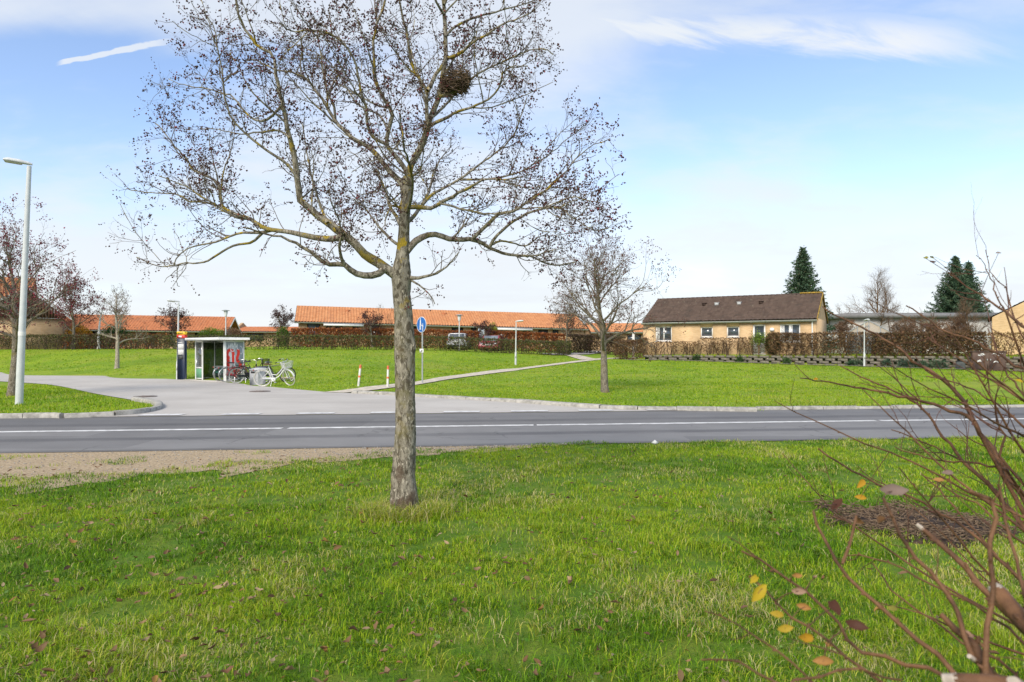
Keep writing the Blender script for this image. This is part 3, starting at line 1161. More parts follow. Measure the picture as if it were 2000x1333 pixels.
def main_tree():
    rg = np.random.default_rng(11)
    root = empty('roadside_tree', (W(788, 1003, TY)[0], TY, 0))
    tag(root, 'large bare tree with lichen-spotted trunk and dark dry fruit standing on the near grass', 'tree')
    mm = F / TY

    def w(px):
        return px / 2 / mm * .86
    # trunk with root flare and lumps
    tp = [(786, 1012, 27), (787, 985, 25.5), (788, 955, 24), (787, 930, 23.5), (789, 905, 22), (791, 870, 20.5), (792, 830, 19.5), (792, 800, 19.2), (791, 760, 18.8), (791, 720, 19), (790, 690, 19.8), (790, 660, 19.2),
          (789, 630, 18), (787, 600, 17.5), (784, 572, 17), (784, 550, 19), (784, 530, 18.5), (786, 505, 13.5), (788, 480, 12), (789, 455, 11), (790, 430, 10.2), (791, 405, 10.5), (793, 385, 9.2), (795, 360, 8.8), (796, 345, 9)]
    P = np.array([W(a, b, TY) for a, b, _ in tp])
    rr = np.array([c / mm for *_, c in tp])
    s = np.linspace(0, len(tp) - 1, 120)
    P = np.stack([np.interp(s, np.arange(len(tp)), P[:, k]) for k in range(3)], 1)
    rr = np.interp(s, np.arange(len(tp)), rr)
    k = 40
    ang = np.arange(k) * 2 * math.pi / k
    V = []
    for i in range(len(P)):
        z = P[i, 2]
        lump = (1 + .05 * (vnoise(np.cos(ang) * 2 + 9, np.sin(ang) * 2 + z * 3.0, .6, 3) - .5)
                + .10 * (vnoise(np.cos(ang) * 3 + 5, np.sin(ang) * 3 + z * 7, .35, 8) - .5)
                + .05 * (vnoise(np.cos(ang) * 9 + 5, np.sin(ang) * 9 + z * 16, .35, 18) - .5))
        flare = 1 + .16 * max(0, .35 - z) / .35 * (1 + .6 * np.sin(ang * 3 + 1) + .3 * np.sin(ang * 5))
        knob = .22 * np.exp(-((z - 1.62) / .05) ** 2) * np.exp(-((np.angle(np.exp(1j * (ang - R(-20))))) / .35) ** 2)
        knob += .20 * np.exp(-((z - 1.66) / .04) ** 2) * np.exp(-((np.angle(np.exp(1j * (ang - R(-95))))) / .3) ** 2)
        knob += .12 * np.exp(-((z - .45) / .07) ** 2) * np.exp(-((np.angle(np.exp(1j * (ang - R(-85))))) / .45) ** 2)
        knob += .08 * np.exp(-((z - .17) / .05) ** 2) * np.exp(-((np.angle(np.exp(1j * (ang - R(-30))))) / .5) ** 2)
        r = rr[i] * lump * (flare + knob)
        V.append(np.stack([P[i, 0] + r * np.cos(ang), P[i, 1] + r * np.sin(ang), np.full(k, z)], 1))
    V = np.vstack(V)
    a = np.arange(k)
    b = (a + 1) % k
    Q = np.vstack([np.stack([i * k + a, i * k + b, (i + 1) * k + b, (i + 1) * k + a], 1) for i in range(len(P) - 1)])
    mb = MB()
    mb.add(V, Q)
    L = []

    def A(px, y1, w0, w1, y0=TY):
        c = limb(px, y0, y1, w(w0), w(w1))
        L.append((c[0], c[1], 0))
        return c
    # leader
    A([(796, 350), (803, 322), (820, 292), (832, 262), (841, 230), (853, 202), (861, 176), (864, 152), (870, 107), (870, 70), (868, 37), (866, 0), (864, -70), (860, -150), (866, -230)], TY + .25, 17, 4)
    A([(784, 546), (762, 530), (738, 513), (713, 498), (691, 474), (663, 452), (641, 435), (618, 419), (598, 402), (585, 391), (583, 369), (580, 341), (575, 308), (570, 285), (563, 258), (557, 228), (552, 200), (545, 180), (540, 150), (534, 112), (520, 100), (495, 82), (470, 40), (455, -20)], TY - .55, 24, 4)
    A([(674, 462), (646, 467), (613, 464), (582, 457), (557, 452), (532, 450), (510, 443), (488, 428), (452, 416), (435, 405), (431, 385), (428, 363), (408, 346), (374, 330), (365, 310), (346, 291), (321, 258), (302, 241)], TY + .75, 15, 2.6, TY - .2)
    A([(532, 450), (507, 455), (474, 455), (446, 463), (421, 474), (377, 482), (352, 499), (338, 519)], TY + .15, 8, 2.4, TY + .15)
    A([(515, 453), (491, 474), (457, 480), (424, 499), (394, 514), (360, 514), (321, 521), (299, 517), (266, 503)], TY + .75, 7, 2.2, TY + .2)
    A([(452, 416), (430, 405), (402, 396), (369, 394), (347, 381), (313, 377), (285, 377), (247, 369)], TY + .9, 6, 2.2, TY + .45)
    A([(488, 428), (460, 425), (425, 402), (395, 385), (360, 362), (310, 345)], TY - .1, 6, 2, TY + .3)
    A([(751, 526), (743, 533), (730, 538), (707, 538), (688, 530), (671, 516), (646, 517), (627, 509), (605, 491), (574, 474), (544, 463), (500, 452), (470, 445)], TY - .5, 17, 3, TY - .06)
    A([(673, 518), (666, 502), (663, 478), (668, 455), (660, 425), (648, 395)], TY - .75, 9, 3, TY - .25)
    A([(791, 402), (786, 362), (767, 341), (751, 323), (737, 304), (716, 285), (688, 270), (669, 252), (657, 240), (645, 220), (630, 195), (612, 172), (600, 155), (572, 142), (540, 138), (505, 120), (480, 118)], TY + .55, 15, 3)
    A([(655, 238), (652, 205), (640, 185), (633, 150), (628, 110), (620, 75), (600, 55), (585, 62)], TY + .3, 7, 2.2, TY + .35)
    A([(798, 345), (788, 325), (772, 305), (755, 282), (760, 250), (766, 222), (745, 185), (732, 152), (730, 112), (729, 75), (740, 37), (750, 7), (755, -60), (748, -130)], TY - .5, 12, 3.4)
    A([(755, 282), (727, 267), (717, 237), (716, 212), (708, 190), (700, 150), (690, 110), (672, 88), (650, 70), (610, 60), (572, 62), (545, 45)], TY - 1.0, 8, 2.4, TY - .3)
    A([(758, 255), (740, 225), (700, 205), (670, 160), (640, 120), (600, 95), (560, 80)], TY + .8, 5, 2, TY - .2)
    A([(835, 245), (833, 205), (834, 180), (820, 155), (807, 132), (800, 105), (796, 70), (787, 37), (780, 0), (775, -60), (770, -120)], TY - .45, 10, 3)
    A([(836, 178), (849, 150), (862, 132), (872, 112)], TY - .1, 9, 7, TY - .3)
    A([(868, 115), (882, 112), (900, 104), (925, 82), (950, 70), (975, 50), (1010, 38), (1045, 20)], TY - .6, 8, 2.2)
    A([(858, 190), (885, 180), (910, 165), (930, 147), (962, 130), (995, 115), (1032, 100), (1062, 95), (1080, 105)], TY + .4, 8, 2.2)
    A([(842, 245), (850, 240), (870, 232), (890, 220), (915, 212), (940, 202), (965, 187), (977, 165), (985, 140), (1005, 130), (1030, 132)], TY - .8, 8, 2.2)
    A([(869, 72), (885, 55), (900, 47), (925, 35), (962, 25), (1000, 15), (1045, 0), (1070, -25)], TY + .7, 7, 2.2, TY + .1)
    A([(868, 30), (850, 0), (832, -50), (800, -110)], TY - .5, 7, 2.5, TY + .1)
    A([(867, 10), (890, -40), (925, -90), (960, -120)], TY + .3, 7, 2.5, TY + .1)
    A([(794, 405), (806, 405), (822, 405), (843, 407), (859, 397), (877, 388), (898, 376), (924, 363), (950, 350), (985, 352), (1020, 345)], TY - .7, 12, 2.6)
    A([(822, 404), (843, 381), (872, 365), (898, 350), (927, 329), (953, 309), (974, 295), (993, 279), (1008, 258), (1018, 225), (1030, 190)], TY + .5, 8, 2.4, TY - .05)
    A([(898, 351), (927, 351), (958, 350), (993, 343), (1024, 333), (1050, 317), (1069, 305), (1098, 279), (1124, 260), (1142, 247)], TY + .2, 6, 1.8, TY + .25)
    A([(859, 398), (880, 402), (898, 408), (924, 413), (948, 418), (974, 417), (1010, 412)], TY - 1.1, 6, 2.2, TY - .3)
    A([(794, 492), (809, 474), (822, 465), (843, 458), (861, 461), (882, 468), (909, 468), (927, 469), (951, 481), (974, 492), (993, 497), (1016, 499), (1042, 502), (1063, 514), (1098, 518), (1121, 513)], TY + .35, 17, 3)
    A([(924, 466), (940, 450), (958, 434), (974, 418), (1000, 414), (1021, 401), (1045, 385), (1071, 368), (1087, 352), (1106, 334), (1127, 308), (1155, 287), (1190, 273)], TY - .25, 10, 1.8, TY + .1)
    A([(957, 482), (966, 465), (982, 450), (998, 436), (1014, 426), (1029, 418), (1058, 408), (1082, 405), (1103, 413), (1124, 429), (1150, 445), (1166, 451), (1190, 447)], TY - .55, 8, 2, TY + .12)
    A([(961, 478), (979, 471), (1006, 476), (1027, 481), (1050, 465), (1071, 457)], TY + .8, 6, 2, TY + .15)
    A([(1058, 408), (1090, 395), (1120, 385), (1150, 392), (1180, 398)], TY - .2, 4, 1.8, TY - .3)
    A([(795, 541), (812, 544), (835, 539), (859, 531), (877, 515), (898, 492)], TY - .35, 10, 2.2)
    A([(798, 545), (812, 553), (828, 565), (842, 580), (850, 595)], TY - .2, 6, 2)
    A([(787, 408), (772, 402), (764, 402), (755, 423), (752, 440)], TY - .3, 7, 2.6)
    A([(784, 480), (769, 473), (746, 450), (730, 431), (712, 405), (691, 392)], TY + .5, 8, 2.4)
    # limbs growing mostly toward or away from the road
    A([(789, 455), (775, 425), (760, 400), (752, 370), (735, 330)], TY + 1.6, 12, 3)
    A([(790, 440), (810, 420), (835, 380), (850, 330), (868, 300)], TY + 1.5, 11, 3)
    A([(792, 420), (800, 400), (806, 350), (790, 290), (780, 220)], TY - 1.3, 9, 2.6)
    A([(818, 295), (830, 270), (835, 220), (820, 160), (800, 90)], TY + 1.4, 9, 2.6)
    A([(842, 230), (860, 215), (890, 180), (905, 120)], TY + 1.4, 8, 2.6)
    A([(640, 436), (625, 400), (610, 350), (600, 300), (590, 240)], TY + .9, 8, 2.4, TY - .2)
    A([(582, 350), (560, 320), (530, 300), (490, 270), (455, 235), (440, 190), (430, 120), (420, 60), (395, 20)], TY - .9, 7, 2, TY - .3)
    A([(566, 270), (545, 255), (512, 258), (470, 262), (430, 255), (390, 250)], TY + .0, 5, 1.8, TY - .35)
    A([(552, 205), (520, 235), (490, 230), (455, 190), (438, 185), (400, 172), (360, 168), (330, 155)], TY + .1, 6, 1.8, TY - .4)
    A([(438, 186), (432, 130), (420, 80), (405, 40), (395, 0)], TY - .3, 4, 1.6, TY - .2)
    hull = np.array([(200, 345), (198, 560), (345, 570), (520, 515), (650, 575), (850, 612), (910, 550), (1150, 555), (1222, 460), (1218, 255), (1100, 130), (1085, 40), (1040, -250), (480, -260), (345, 0), (285, 60), (262, 240)], float)

    def ok(p):
        # the crown keeps within the outline the tree has grown to
        a, b = 1000 + F * p[0] / p[1], HY - F * (p[2] - CAMH) / p[1]
        res = False
        for (xa, ya), (xb, yb) in zip(hull, np.roll(hull, -1, axis=0)):
            if (ya > b) != (yb > b) and a < (xb - xa) * (b - ya) / (yb - ya) + xa:
                res = not res
        return res
    # secondary limbs
    for pts, rad, _ in list(L):
        ln = np.linalg.norm(np.diff(pts, axis=0), axis=1).sum()
        for _ in range(rg.poisson(1.5 * ln)):
            k = rg.integers(int(len(pts) * .25), len(pts) - 1)
            tg = unit(pts[k + 1] - pts[k])
            c, cr = grow(rg, pts[k], side_dir(rg, tg, 28, 58), rg.uniform(.4, .95), min(rad[k] * .6, .010), .0028, 9, .13, .5)
            if ok(c[-1]):
                L.append((c, cr, 1))
    spec = [(10.0, .42, .35, .22, .0050), (10.0, .24, .22, .32, .0034), (13, .11, .12, .38, .0026)]
    out, tips = [], []
    for pts, rad, _ in L:
        ramify(rg, out, tips, pts, np.maximum(rad, .004), 0, spec, .22, ok)
        tips.append((pts[-1], unit(pts[-1] - pts[-2])))
    for pts, rad, _ in L:
        # crook and swell of the bark along the limb
        swell = 1 + .16 * (vnoise(np.arange(len(pts)) * .07, np.zeros(len(pts)), .16, int(pts[0, 0] * 1000) % 97) - .5)
        mb.tube(pts, rad * swell, 9 if rad[0] > .02 else 6, False)
    o = part(mb, 'trunk', M_bark, root)
    o.data.polygons.foreach_set('use_smooth', np.ones(len(o.data.polygons), bool))
    tubes('twigs', [(p, r, 0) for p, r, _ in out], M_twig, root, lambda r: 5 if r > .004 else 3)
    # dry fruit clusters at the twig ends; uneven through the crown
    C, S = [], []
    for p, d in tips:
        dens = fbm(p[0] + 7, p[2] * 1.0 + p[1], .8, 21)
        if rg.random() > np.clip((dens - .33) * 4.2, .30, .95):
            continue
        q = p.copy()
        for _ in range(rg.integers(2, 8)):
            q = q + d * rg.uniform(.005, .02) + rg.normal(0, .014, 3)
            C.append(q)
            S.append(rg.uniform(.006, .0125))
    C = np.array(C)
    cols = palette(rg, len(C), [(.06, .030, .026), (.085, .034, .032), (.14, .036, .038), (.12, .075, .05), (.24, .03, .04)], [5, 3.5, 1.6, 2, .5])
    blobs('foliage', C, np.array(S), cols, M_fruit, root, 3)
    print('main tree', len(L), len(out), len(C))
    # crow's nest wedged in the fork
    nest = empty('bird_nest', tuple(W(890, 160, TY + .05)))
    tag(nest, 'brown twig bird nest wedged in a high fork of the large tree', 'nest')
    rn = np.random.default_rng(5)
    mb = MB()
    for i in range(420):
        a = rn.uniform(0, 2 * math.pi)
        el = rn.uniform(-1.1, .7)
        rad = rn.uniform(.55, 1.0)
        c = np.array([.15 * rad * math.cos(a) * math.cos(el * .7), .14 * rad * math.sin(a) * math.cos(el * .7), .105 * math.sin(el)])
        c[2] += c[0] * .28
        tn = np.array([-math.sin(a), math.cos(a), rn.normal(0, .35)]) + rn.normal(0, .45, 3)
        tn = unit(tn) * rn.uniform(.04, .12)
        mid = c + rn.normal(0, .012, 3)
        mb.tube([c - tn, mid, c + tn], [.0028, .004, .0022], 4, False)
    nest_o = mb.build('twigs', mat('nest_twigs', (.10, .065, .042), .9, .5, 8, base2=(.30, .21, .14)), nest)
    # a second small clump of old nest twigs where the leader divides
    clump = empty('nest_remnant', tuple(W(832, 248, TY - .02)))
    tag(clump, 'small clump of old nest twigs where the upper trunk divides', 'nest')
    mb = MB()
    for i in range(70):
        c = rn.normal(0, 1, 3) * np.array([.032, .032, .028])
        tn = unit(rn.normal(0, 1, 3) * np.array([1, 1, .5])) * rn.uniform(.03, .07)
        mb.tube([c - tn, c + rn.normal(0, .008, 3), c + tn], [.002, .003, .002], 4, False)
    mb.build('twigs', bpy.data.materials['nest_twigs'], clump)


main_tree()


def small_tree(name, label, base, H, trunk_r, fork, spread_, seed, twig=1.0, fruit=None, fruit_n=.5, fsize=.02, group='trees behind the road', cat='tree', stems=1, up=.5, bark=None, nl=9, lean=0.0, shape='vase', pad=1.0, tw=None):
    """slender deciduous tree: trunk, limbs from the fork up, ramified crown"""
    rg = np.random.default_rng(seed)
    base = np.array(base, float)
    root = empty(name, tuple(base))
    tag(root, label, cat, group)
    mb = MB()
    L = []
    for s in range(stems):
        a0 = rg.uniform(0, 6.28)
        d0 = np.array([lean + (.22 * math.cos(a0) if stems > 1 else rg.normal(0, .03)), .22 * math.sin(a0) if stems > 1 else rg.normal(0, .03), 1])
        p, r = grow(rg, base - [0, 0, .1], d0, H * .88, trunk_r / stems ** .4, trunk_r * .12, 16, .045, .2)
        r[0] *= 1.25
        mb.tube(p, r, 10 if trunk_r > .05 else 6, False)
        L.append((p, r, .28))
        for i in range(nl):
            t = fork + (1 - fork) * (i + rg.uniform(0, .8)) / nl
            k = min(int(t * 16), 15)
            q = p[k] + (p[k + 1] - p[k]) * (t * 16 - k)
            az = i * 2.4 + rg.uniform(-.5, .5) + a0
            el = R(rg.uniform(12, 34) + 30 * t)
            d = np.array([math.cos(az) * math.cos(el), math.sin(az) * math.cos(el), math.sin(el)])
            ff = (t - fork) / (1 - fork)
            env = (1.0 - .72 * ff) if shape == 'vase' else math.sin(math.pi * (.22 + .72 * ff))
            Lb = spread_ * env * rg.uniform(.8, 1.15)
            c, cr = grow(rg, q, d, Lb, max(r[k] * .55, .008), .006, 9, .12, up)
            mb.tube(c, cr, 6, False)
            L.append((c, cr, .15))
            for q2 in range(4):
                k2 = rg.integers(2, 8)
                c2, cr2 = grow(rg, c[k2], side_dir(rg, unit(c[k2 + 1] - c[k2]), 25, 50), Lb * rg.uniform(.35, .6), cr[k2] * .7, .006, 7, .14, up)
                mb.tube(c2, cr2, 5, False)
                L.append((c2, cr2, .1))
    out, tips = [], []
    sc = spread_ / 2.2
    tw = tw or .013
    spec = [(3.6 * twig / sc ** .5, .70 * sc * pad, .35, .18, tw), (5.0 * twig / sc ** .5, .38 * sc * pad, .25, .25, tw * .68), (6.0 / sc ** .5, .20 * sc * pad, .15, .3, tw * .5)]
    for p, r, t0 in L:
        ramify(rg, out, tips, p, np.maximum(r, .006), 0, spec, max(t0, fork if p is L[0][0] else t0))
    for p, r, lev in out:
        mb.tube(p, r, 3, False) if lev == 0 else None
    o = part(mb, 'trunk', bark or M_bark2, root)
    o.data.polygons.foreach_set('use_smooth', np.ones(len(o.data.polygons), bool))
    tubes('crown', [(p, r, 0) for p, r, lev in out if lev > 0], M_twig, root, lambda r: 3)
    if fruit is not None:
        C = []
        for p, d in tips:
            if rg.random() < fruit_n * (.35 + 1.3 * fbm(p[0], p[2] + p[1], H * .16, seed)):
                for _ in range(rg.integers(1, 4)):
                    C.append(p + rg.normal(0, fsize * 1.3, 3))
        C = np.array(C)
        cols = palette(rg, len(C), fruit[0], fruit[1])
        blobs('foliage', C, rg.uniform(.5, 1.15, len(C)) * fsize, cols, M_fruit, root, seed)
    return root


DARKF = ([(.085, .038, .030), (.13, .055, .042), (.18, .06, .05), (.18, .11, .075)], [4, 3, 1.2, 1.6], 'f')
REDF = ([(.15, .026, .038), (.26, .035, .065), (.09, .03, .032), (.19, .06, .035)], [4, 3, 2.5, 1], 'f')


def on(px, py, Y=None):
    """ground point seen at a photo point (or below it at a given distance)"""
    if Y is None:
        return T(px, py)
    x = (px - 1000) / F * Y
    return np.array([x, Y, float(hgt(x, Y))])


# across the road, right: the tree on the lawn
b = on(1182, 769, 24.8)
small_tree('lawn_tree', 'slim bare tree with brown dry fruit standing alone on the lawn before the brick bungalow', b, 5.75, .15, .31, 2.95, 23, 1.15, DARKF, 1.0, .026, group='trees on the grass beyond the road', nl=19, lean=.03, up=.22)
# left: tree just behind the tall lamp post
b = on(24, 772, 23.4)
small_tree('lawn_tree', 'bare tree with reddish fruit right behind the tall lamp post on the grass island', b, 6.1, .17, .30, 3.1, 31, 1.05, REDF, 1.0, .030, group='trees on the grass beyond the road', nl=18, lean=.05)
b = on(228, 720)
small_tree('lawn_tree', 'thin pale bare tree on the slope behind the side road', b, 172 / F * b[1], .15, .33, 1.9, 44, 1.5, DARKF, .3, .03, group='trees on the grass beyond the road', tw=.02, nl=14, bark=barkmat('pale_bark', (.20, .17, .12), (.36, .32, .25), lich=.72))
# red-leaved tree by the leftmost house
b = on(143, 684, 60)
small_tree('red_tree', 'dark red leafed tree spreading beside the orange-roofed gable house', b, 6.2, .16, .28, 3.0, 52, 1.4, ([(.14, .026, .034), (.22, .033, .052), (.10, .03, .028), (.17, .07, .03)], [4, 2, 2, .7], 'l'), .55, .06, group='garden trees before the row houses', up=.6, nl=10, shape='round')
# garden trees before the row houses
for px, top, Y, sp, sd, lab in ((342, 608, 63, 1.9, 61, 'round topped dark red garden tree behind the lamp and the bus stop column'),
                                (543, 612, 66, 1.8, 63, 'round topped leafless purple tree between the two orange roofs'),
                                (727, 616, 63, 1.6, 65, 'purple garden tree before the long orange roof, beside the big trunk'),
                                (944, 628, 63, 1.1, 67, 'small reddish garden tree behind the gap in the rust hedge between the cars')):
    b = on(px, 684, Y)
    H = CAMH + (HY - top) / F * Y - b[2]
    small_tree('garden_tree', lab, b, H, .13, .42, sp, sd, 1.2, ([(.05, .018, .02), (.075, .025, .026), (.09, .045, .03)], [4, 3, 1], 'l'), .8, .05, group='garden trees before the row houses', shape='round', nl=10, up=.35, tw=.02)
b = on(1107, 688, 60.5)
small_tree('garden_tree', 'bushy brown garden tree at the end of the clipped hedge, behind the lawn tree', b, 4.0, .12, .42, 2.2, 71, 1.2, ([(.05, .025, .02), (.075, .04, .03)], [4, 3], 'l'), .7, .045, group='garden trees before the row houses', shape='round', nl=10, up=.3, tw=.02)
b = on(752, 684, 64)
small_tree('garden_shrub', 'tall bare straw-coloured shrub rising above the rust hedge beside the big trunk', b, 4.4, .05, .12, 1.3, 73, 1.1, None, group='garden shrubs behind the hedges', cat='shrub', stems=5, up=1.2, bark=M_twigb, nl=5, tw=.016)
# bare trees beyond the bungalow
for px, top, Y, sp, sd, lab, st in ((1708, 520, 66, 3.4, 81, 'wide many-branched leafless tree behind the greenhouse', 1),
                                    (1752, 530, 69, 2.3, 83, 'upright leafless tree with a forked trunk beside the white flat-roofed house', 2),
                                    (1640, 586, 70, 1.5, 85, 'low bare shrubby tree just past the gable of the brick bungalow', 3),
                                    (1900, 575, 58, 2.0, 87, 'grey leafless tree in front of the twin spruces', 2),
                                    (1805, 600, 60, 1.3, 89, 'pale small bare tree above the brown hedge, before the white house', 2)):
    x = (px - 1000) / F * Y
    z = float(hgt(x, Y))
    H = CAMH + (HY - top) / F * Y - z
    small_tree('bare_tree', lab, (x, Y, z), H, .16 if st == 1 else .12, .25, sp, sd, 1.5, None, group='bare trees beyond the bungalow', stems=st, up=.9, bark=M_twigb, nl=13, tw=.022)
for px, top, Y, sp, sd, lab in ((1648, 622, 60, 1.3, 181, 'low twiggy tan shrub between the bungalow gable and the greenhouse'), (1762, 622, 59, 1.7, 183, 'twiggy brown shrub just past the greenhouse, above the hedge'),
                            (1832, 628, 57, 1.5, 185, 'twiggy brown shrub below the taller twin spruce'), (1872, 618, 58, 1.6, 187, 'tangled brown shrub before the white flat-roofed wall')):
    x = (px - 1000) / F * Y
    z = float(hgt(x, Y))
    small_tree('bare_shrub', lab, (x, Y, z), CAMH + (HY - top) / F * Y - z, .06, .08, sp, sd, 1.9, ([(.14, .08, .05), (.2, .12, .07)], [1, 1], 'l'), .5, .04, group='bare shrubs behind the tall hedge', cat='shrub', stems=5, up=1.0, bark=M_twigb, nl=6, tw=.02)

# birch with a white stem
bt = on(193, 684, 61)
M_birch = barkmat('birch_bark', (.55, .54, .5), (.72, .71, .68), lich=.9, scale=.5)
small_tree('birch_tree', 'slender birch with a white stem behind the left end of the clipped hedge', bt, 5.2, .14, .55, .8, 91, .8, None, group='garden trees before the row houses', bark=M_birch, nl=5, tw=.012)

# ---- spruces


def spruce(label, px, top, Y, halfw_px, base_py, seed):
    rg = np.random.default_rng(seed)
    x = (px - 1000) / F * Y
    z0 = float(hgt(x, Y))
    zt = CAMH + (HY - top) / F * Y
    H = zt - z0
    slope = (halfw_px / F * Y) / (zt - (CAMH + (HY - base_py) / F * Y))
    root = empty('spruce_tree', (x, Y, z0))
    tag(root, label, 'spruce', 'spruces beyond the bungalow')
    mb = MB()
    mb.tube([(x, Y, z0), (x, Y, z0 + H * .6), (x, Y, zt)], [.22, .12, .02], 8, False)
    nl = int(H / .24)
    C, D, S = [], [], []
    for i in range(nl):
        t = (i + .2) / nl
        z = zt - t * H * .96
        Lb = slope * (zt - z) * (1.12 - .12 * t) + .12
        nb = int(5 + 8 * min(1, t * 1.6))
        a0 = rg.uniform(0, 6.28)
        for k in range(nb):
            a = a0 + k * 6.283 / nb + rg.uniform(-.2, .2)
            Lk = Lb * rg.uniform(.65, 1.18)
            up0 = .35 - .55 * t
            d = np.array([math.cos(a), math.sin(a), up0])
            n = max(4, int(Lk / .13))
            tt = np.linspace(.1, 1, n)
            pts = np.array([x, Y, z]) + np.outer(tt * Lk, d) + np.outer(tt ** 2 * Lk * .22, [0, 0, 1])
            if i % 2 == 0:
                mb.tube(pts[[0, n // 2, n - 1]], [.03, .02, .008], 3, False)
            for q, u in zip(pts, tt):
                for _ in range(5):
                    C.append(q + rg.normal(0, .06, 3))
                    dd = unit(d) * .7 + rg.normal(0, .55, 3) - np.array([0, 0, .25])
                    D.append(unit(dd))
                    S.append(rg.uniform(.20, .38) * (1.15 - .4 * u))
    C, D, S = np.array(C), np.array(D), np.array(S)[:, None]
    n = len(C)
    s = np.cross(D, rg.normal(0, 1, (n, 3)))
    s /= np.linalg.norm(s, axis=1)[:, None]
    V = np.stack([C - s * S * .22, C + s * S * .22, C + D * S + s * S * .05, C + D * S - s * S * .05], 1).reshape(-1, 3)
    Q = np.arange(n * 4).reshape(-1, 4)
    cols = palette(rg, n, [(.05, .095, .055), (.075, .13, .072), (.11, .18, .095), (.10, .11, .06)], [4, 4, 2.5, .8])
    part(mb, 'trunk', M_twig, root)
    np_mesh('crown', V - np.array([x, Y, z0]), Q, M_leaf, root, col=np.repeat(cols, 4, 0))


spruce('lone dark spruce rising behind the roof of the brick bungalow', 1568, 487, 62, 26, 572, 1)
spruce('taller of the twin dark spruces behind the white flat-roofed house', 1866, 504, 76, 37, 605, 2)
spruce('shorter blunt spruce of the twin pair behind the white flat-roofed house', 1891, 515, 78, 29, 610, 3)

# ---- hedges


def hedge(name, label, line, w, h, seed, cols, wts, dens=1.0, leaf=.09, stems=3.0, gap=.0, group=None, low=.0, edge=.06, stemcol=None, cat='hedge', ztop=None):
    """clipped hedge: upright stems and many small leaves / twig ends through its volume"""
    rg = np.random.default_rng(seed)
    P = resample(np.asarray(line, float)[:, :2], .25)
    d = np.r_[0, np.cumsum(np.linalg.norm(np.diff(P, axis=0), axis=1))]
    tt = np.gradient(P, axis=0)
    tt /= np.linalg.norm(tt, axis=1)[:, None]
    nn = np.stack([-tt[:, 1], tt[:, 0]], 1)
    Lh = d[-1]
    c0 = P[len(P) // 2]
    root = empty(name, (c0[0], c0[1], float(hgt(*c0))))
    tag(root, label, cat, group)

    def place(s, off):
        x = np.interp(s, d, P[:, 0]) + np.interp(s, d, nn[:, 0]) * off
        y = np.interp(s, d, P[:, 1]) + np.interp(s, d, nn[:, 1]) * off
        return x, y
    n = int(Lh * w * h * 620 * dens)
    s = rg.uniform(0, Lh, n)
    # more leaves near the clipped faces than inside
    off = np.clip(np.where(rg.random(n) < .6, np.sign(rg.normal(0, 1, n) - .3) * (w / 2 - np.abs(rg.normal(0, edge, n))), rg.uniform(-w / 2, w / 2, n)), -w / 2 - .05, w / 2 + .05)
    u = rg.uniform(low, 1, n) ** .8
    topm = rg.random(n) < .22
    off = np.where(topm, rg.uniform(-w / 2, w / 2, n), off)
    u = np.where(topm, 1 - np.abs(rg.normal(0, edge / h, n)), u)
    hh = h * (1 + .07 * (fbm(s, s * 0, 1.2, seed) - .5) + .05 * (fbm(s, s * 0, .4, seed + 3) - .5))
    keep = fbm(s * 1.3, u * h * 1.5 + 3, .55, seed + 5) > gap * (1.15 - u * .55)
    s, off, u, hh = s[keep], off[keep], u[keep], hh[keep]
    x, y = place(s, off)
    g = hgt(x, y)
    z = g + u * hh + rg.normal(0, .015, len(s))
    cc = palette(rg, len(s), cols, wts, .3)
    M0 = mat(name + '_stems', stemcol or (.075, .055, .04), .9, .35, 4)
    mb = MB()
    ns = int(Lh * stems)
    for _ in range(ns):
        s0 = rg.uniform(0, Lh)
        o0 = rg.uniform(-w * .3, w * .3)
        x0, y0 = place(s0, o0)
        z0 = float(hgt(x0, y0))
        hs = h * rg.uniform(.75, 1.0)
        p, r = grow(rg, (x0, y0, z0 - .05), (rg.normal(0, .2), rg.normal(0, .2), 1), hs, .025, .01, 5, .14, .6)
        mb.tube(p, r, 4, False)
        for _ in range(4):
            k = rg.integers(1, 5)
            q, qr = grow(rg, p[k], side_dir(rg, unit(p[k] - p[k - 1]), 25, 60), hs * .35, .012, .006, 3, .2, .4)
            mb.tube(q, qr, 3, False)
    part(mb, 'stems', M0, root)
    leaves('foliage', np.stack([x, y, z], 1), rg.uniform(.6, 1.3, len(s)) * leaf * 1.45, cc, M_leaf, root, seed, .6)
    return root


OLIVE = [(.090, .085, .034), (.115, .135, .034), (.14, .095, .055), (.06, .060, .028), (.16, .195, .045)]
RUST = [(.32, .105, .030), (.24, .080, .026), (.15, .055, .025), (.40, .165, .05)]
BROWN = [(.165, .092, .042), (.12, .070, .036), (.22, .135, .062), (.085, .06, .034)]


def gl(px, Y):
    return ((px - 1000) / F * Y, Y)


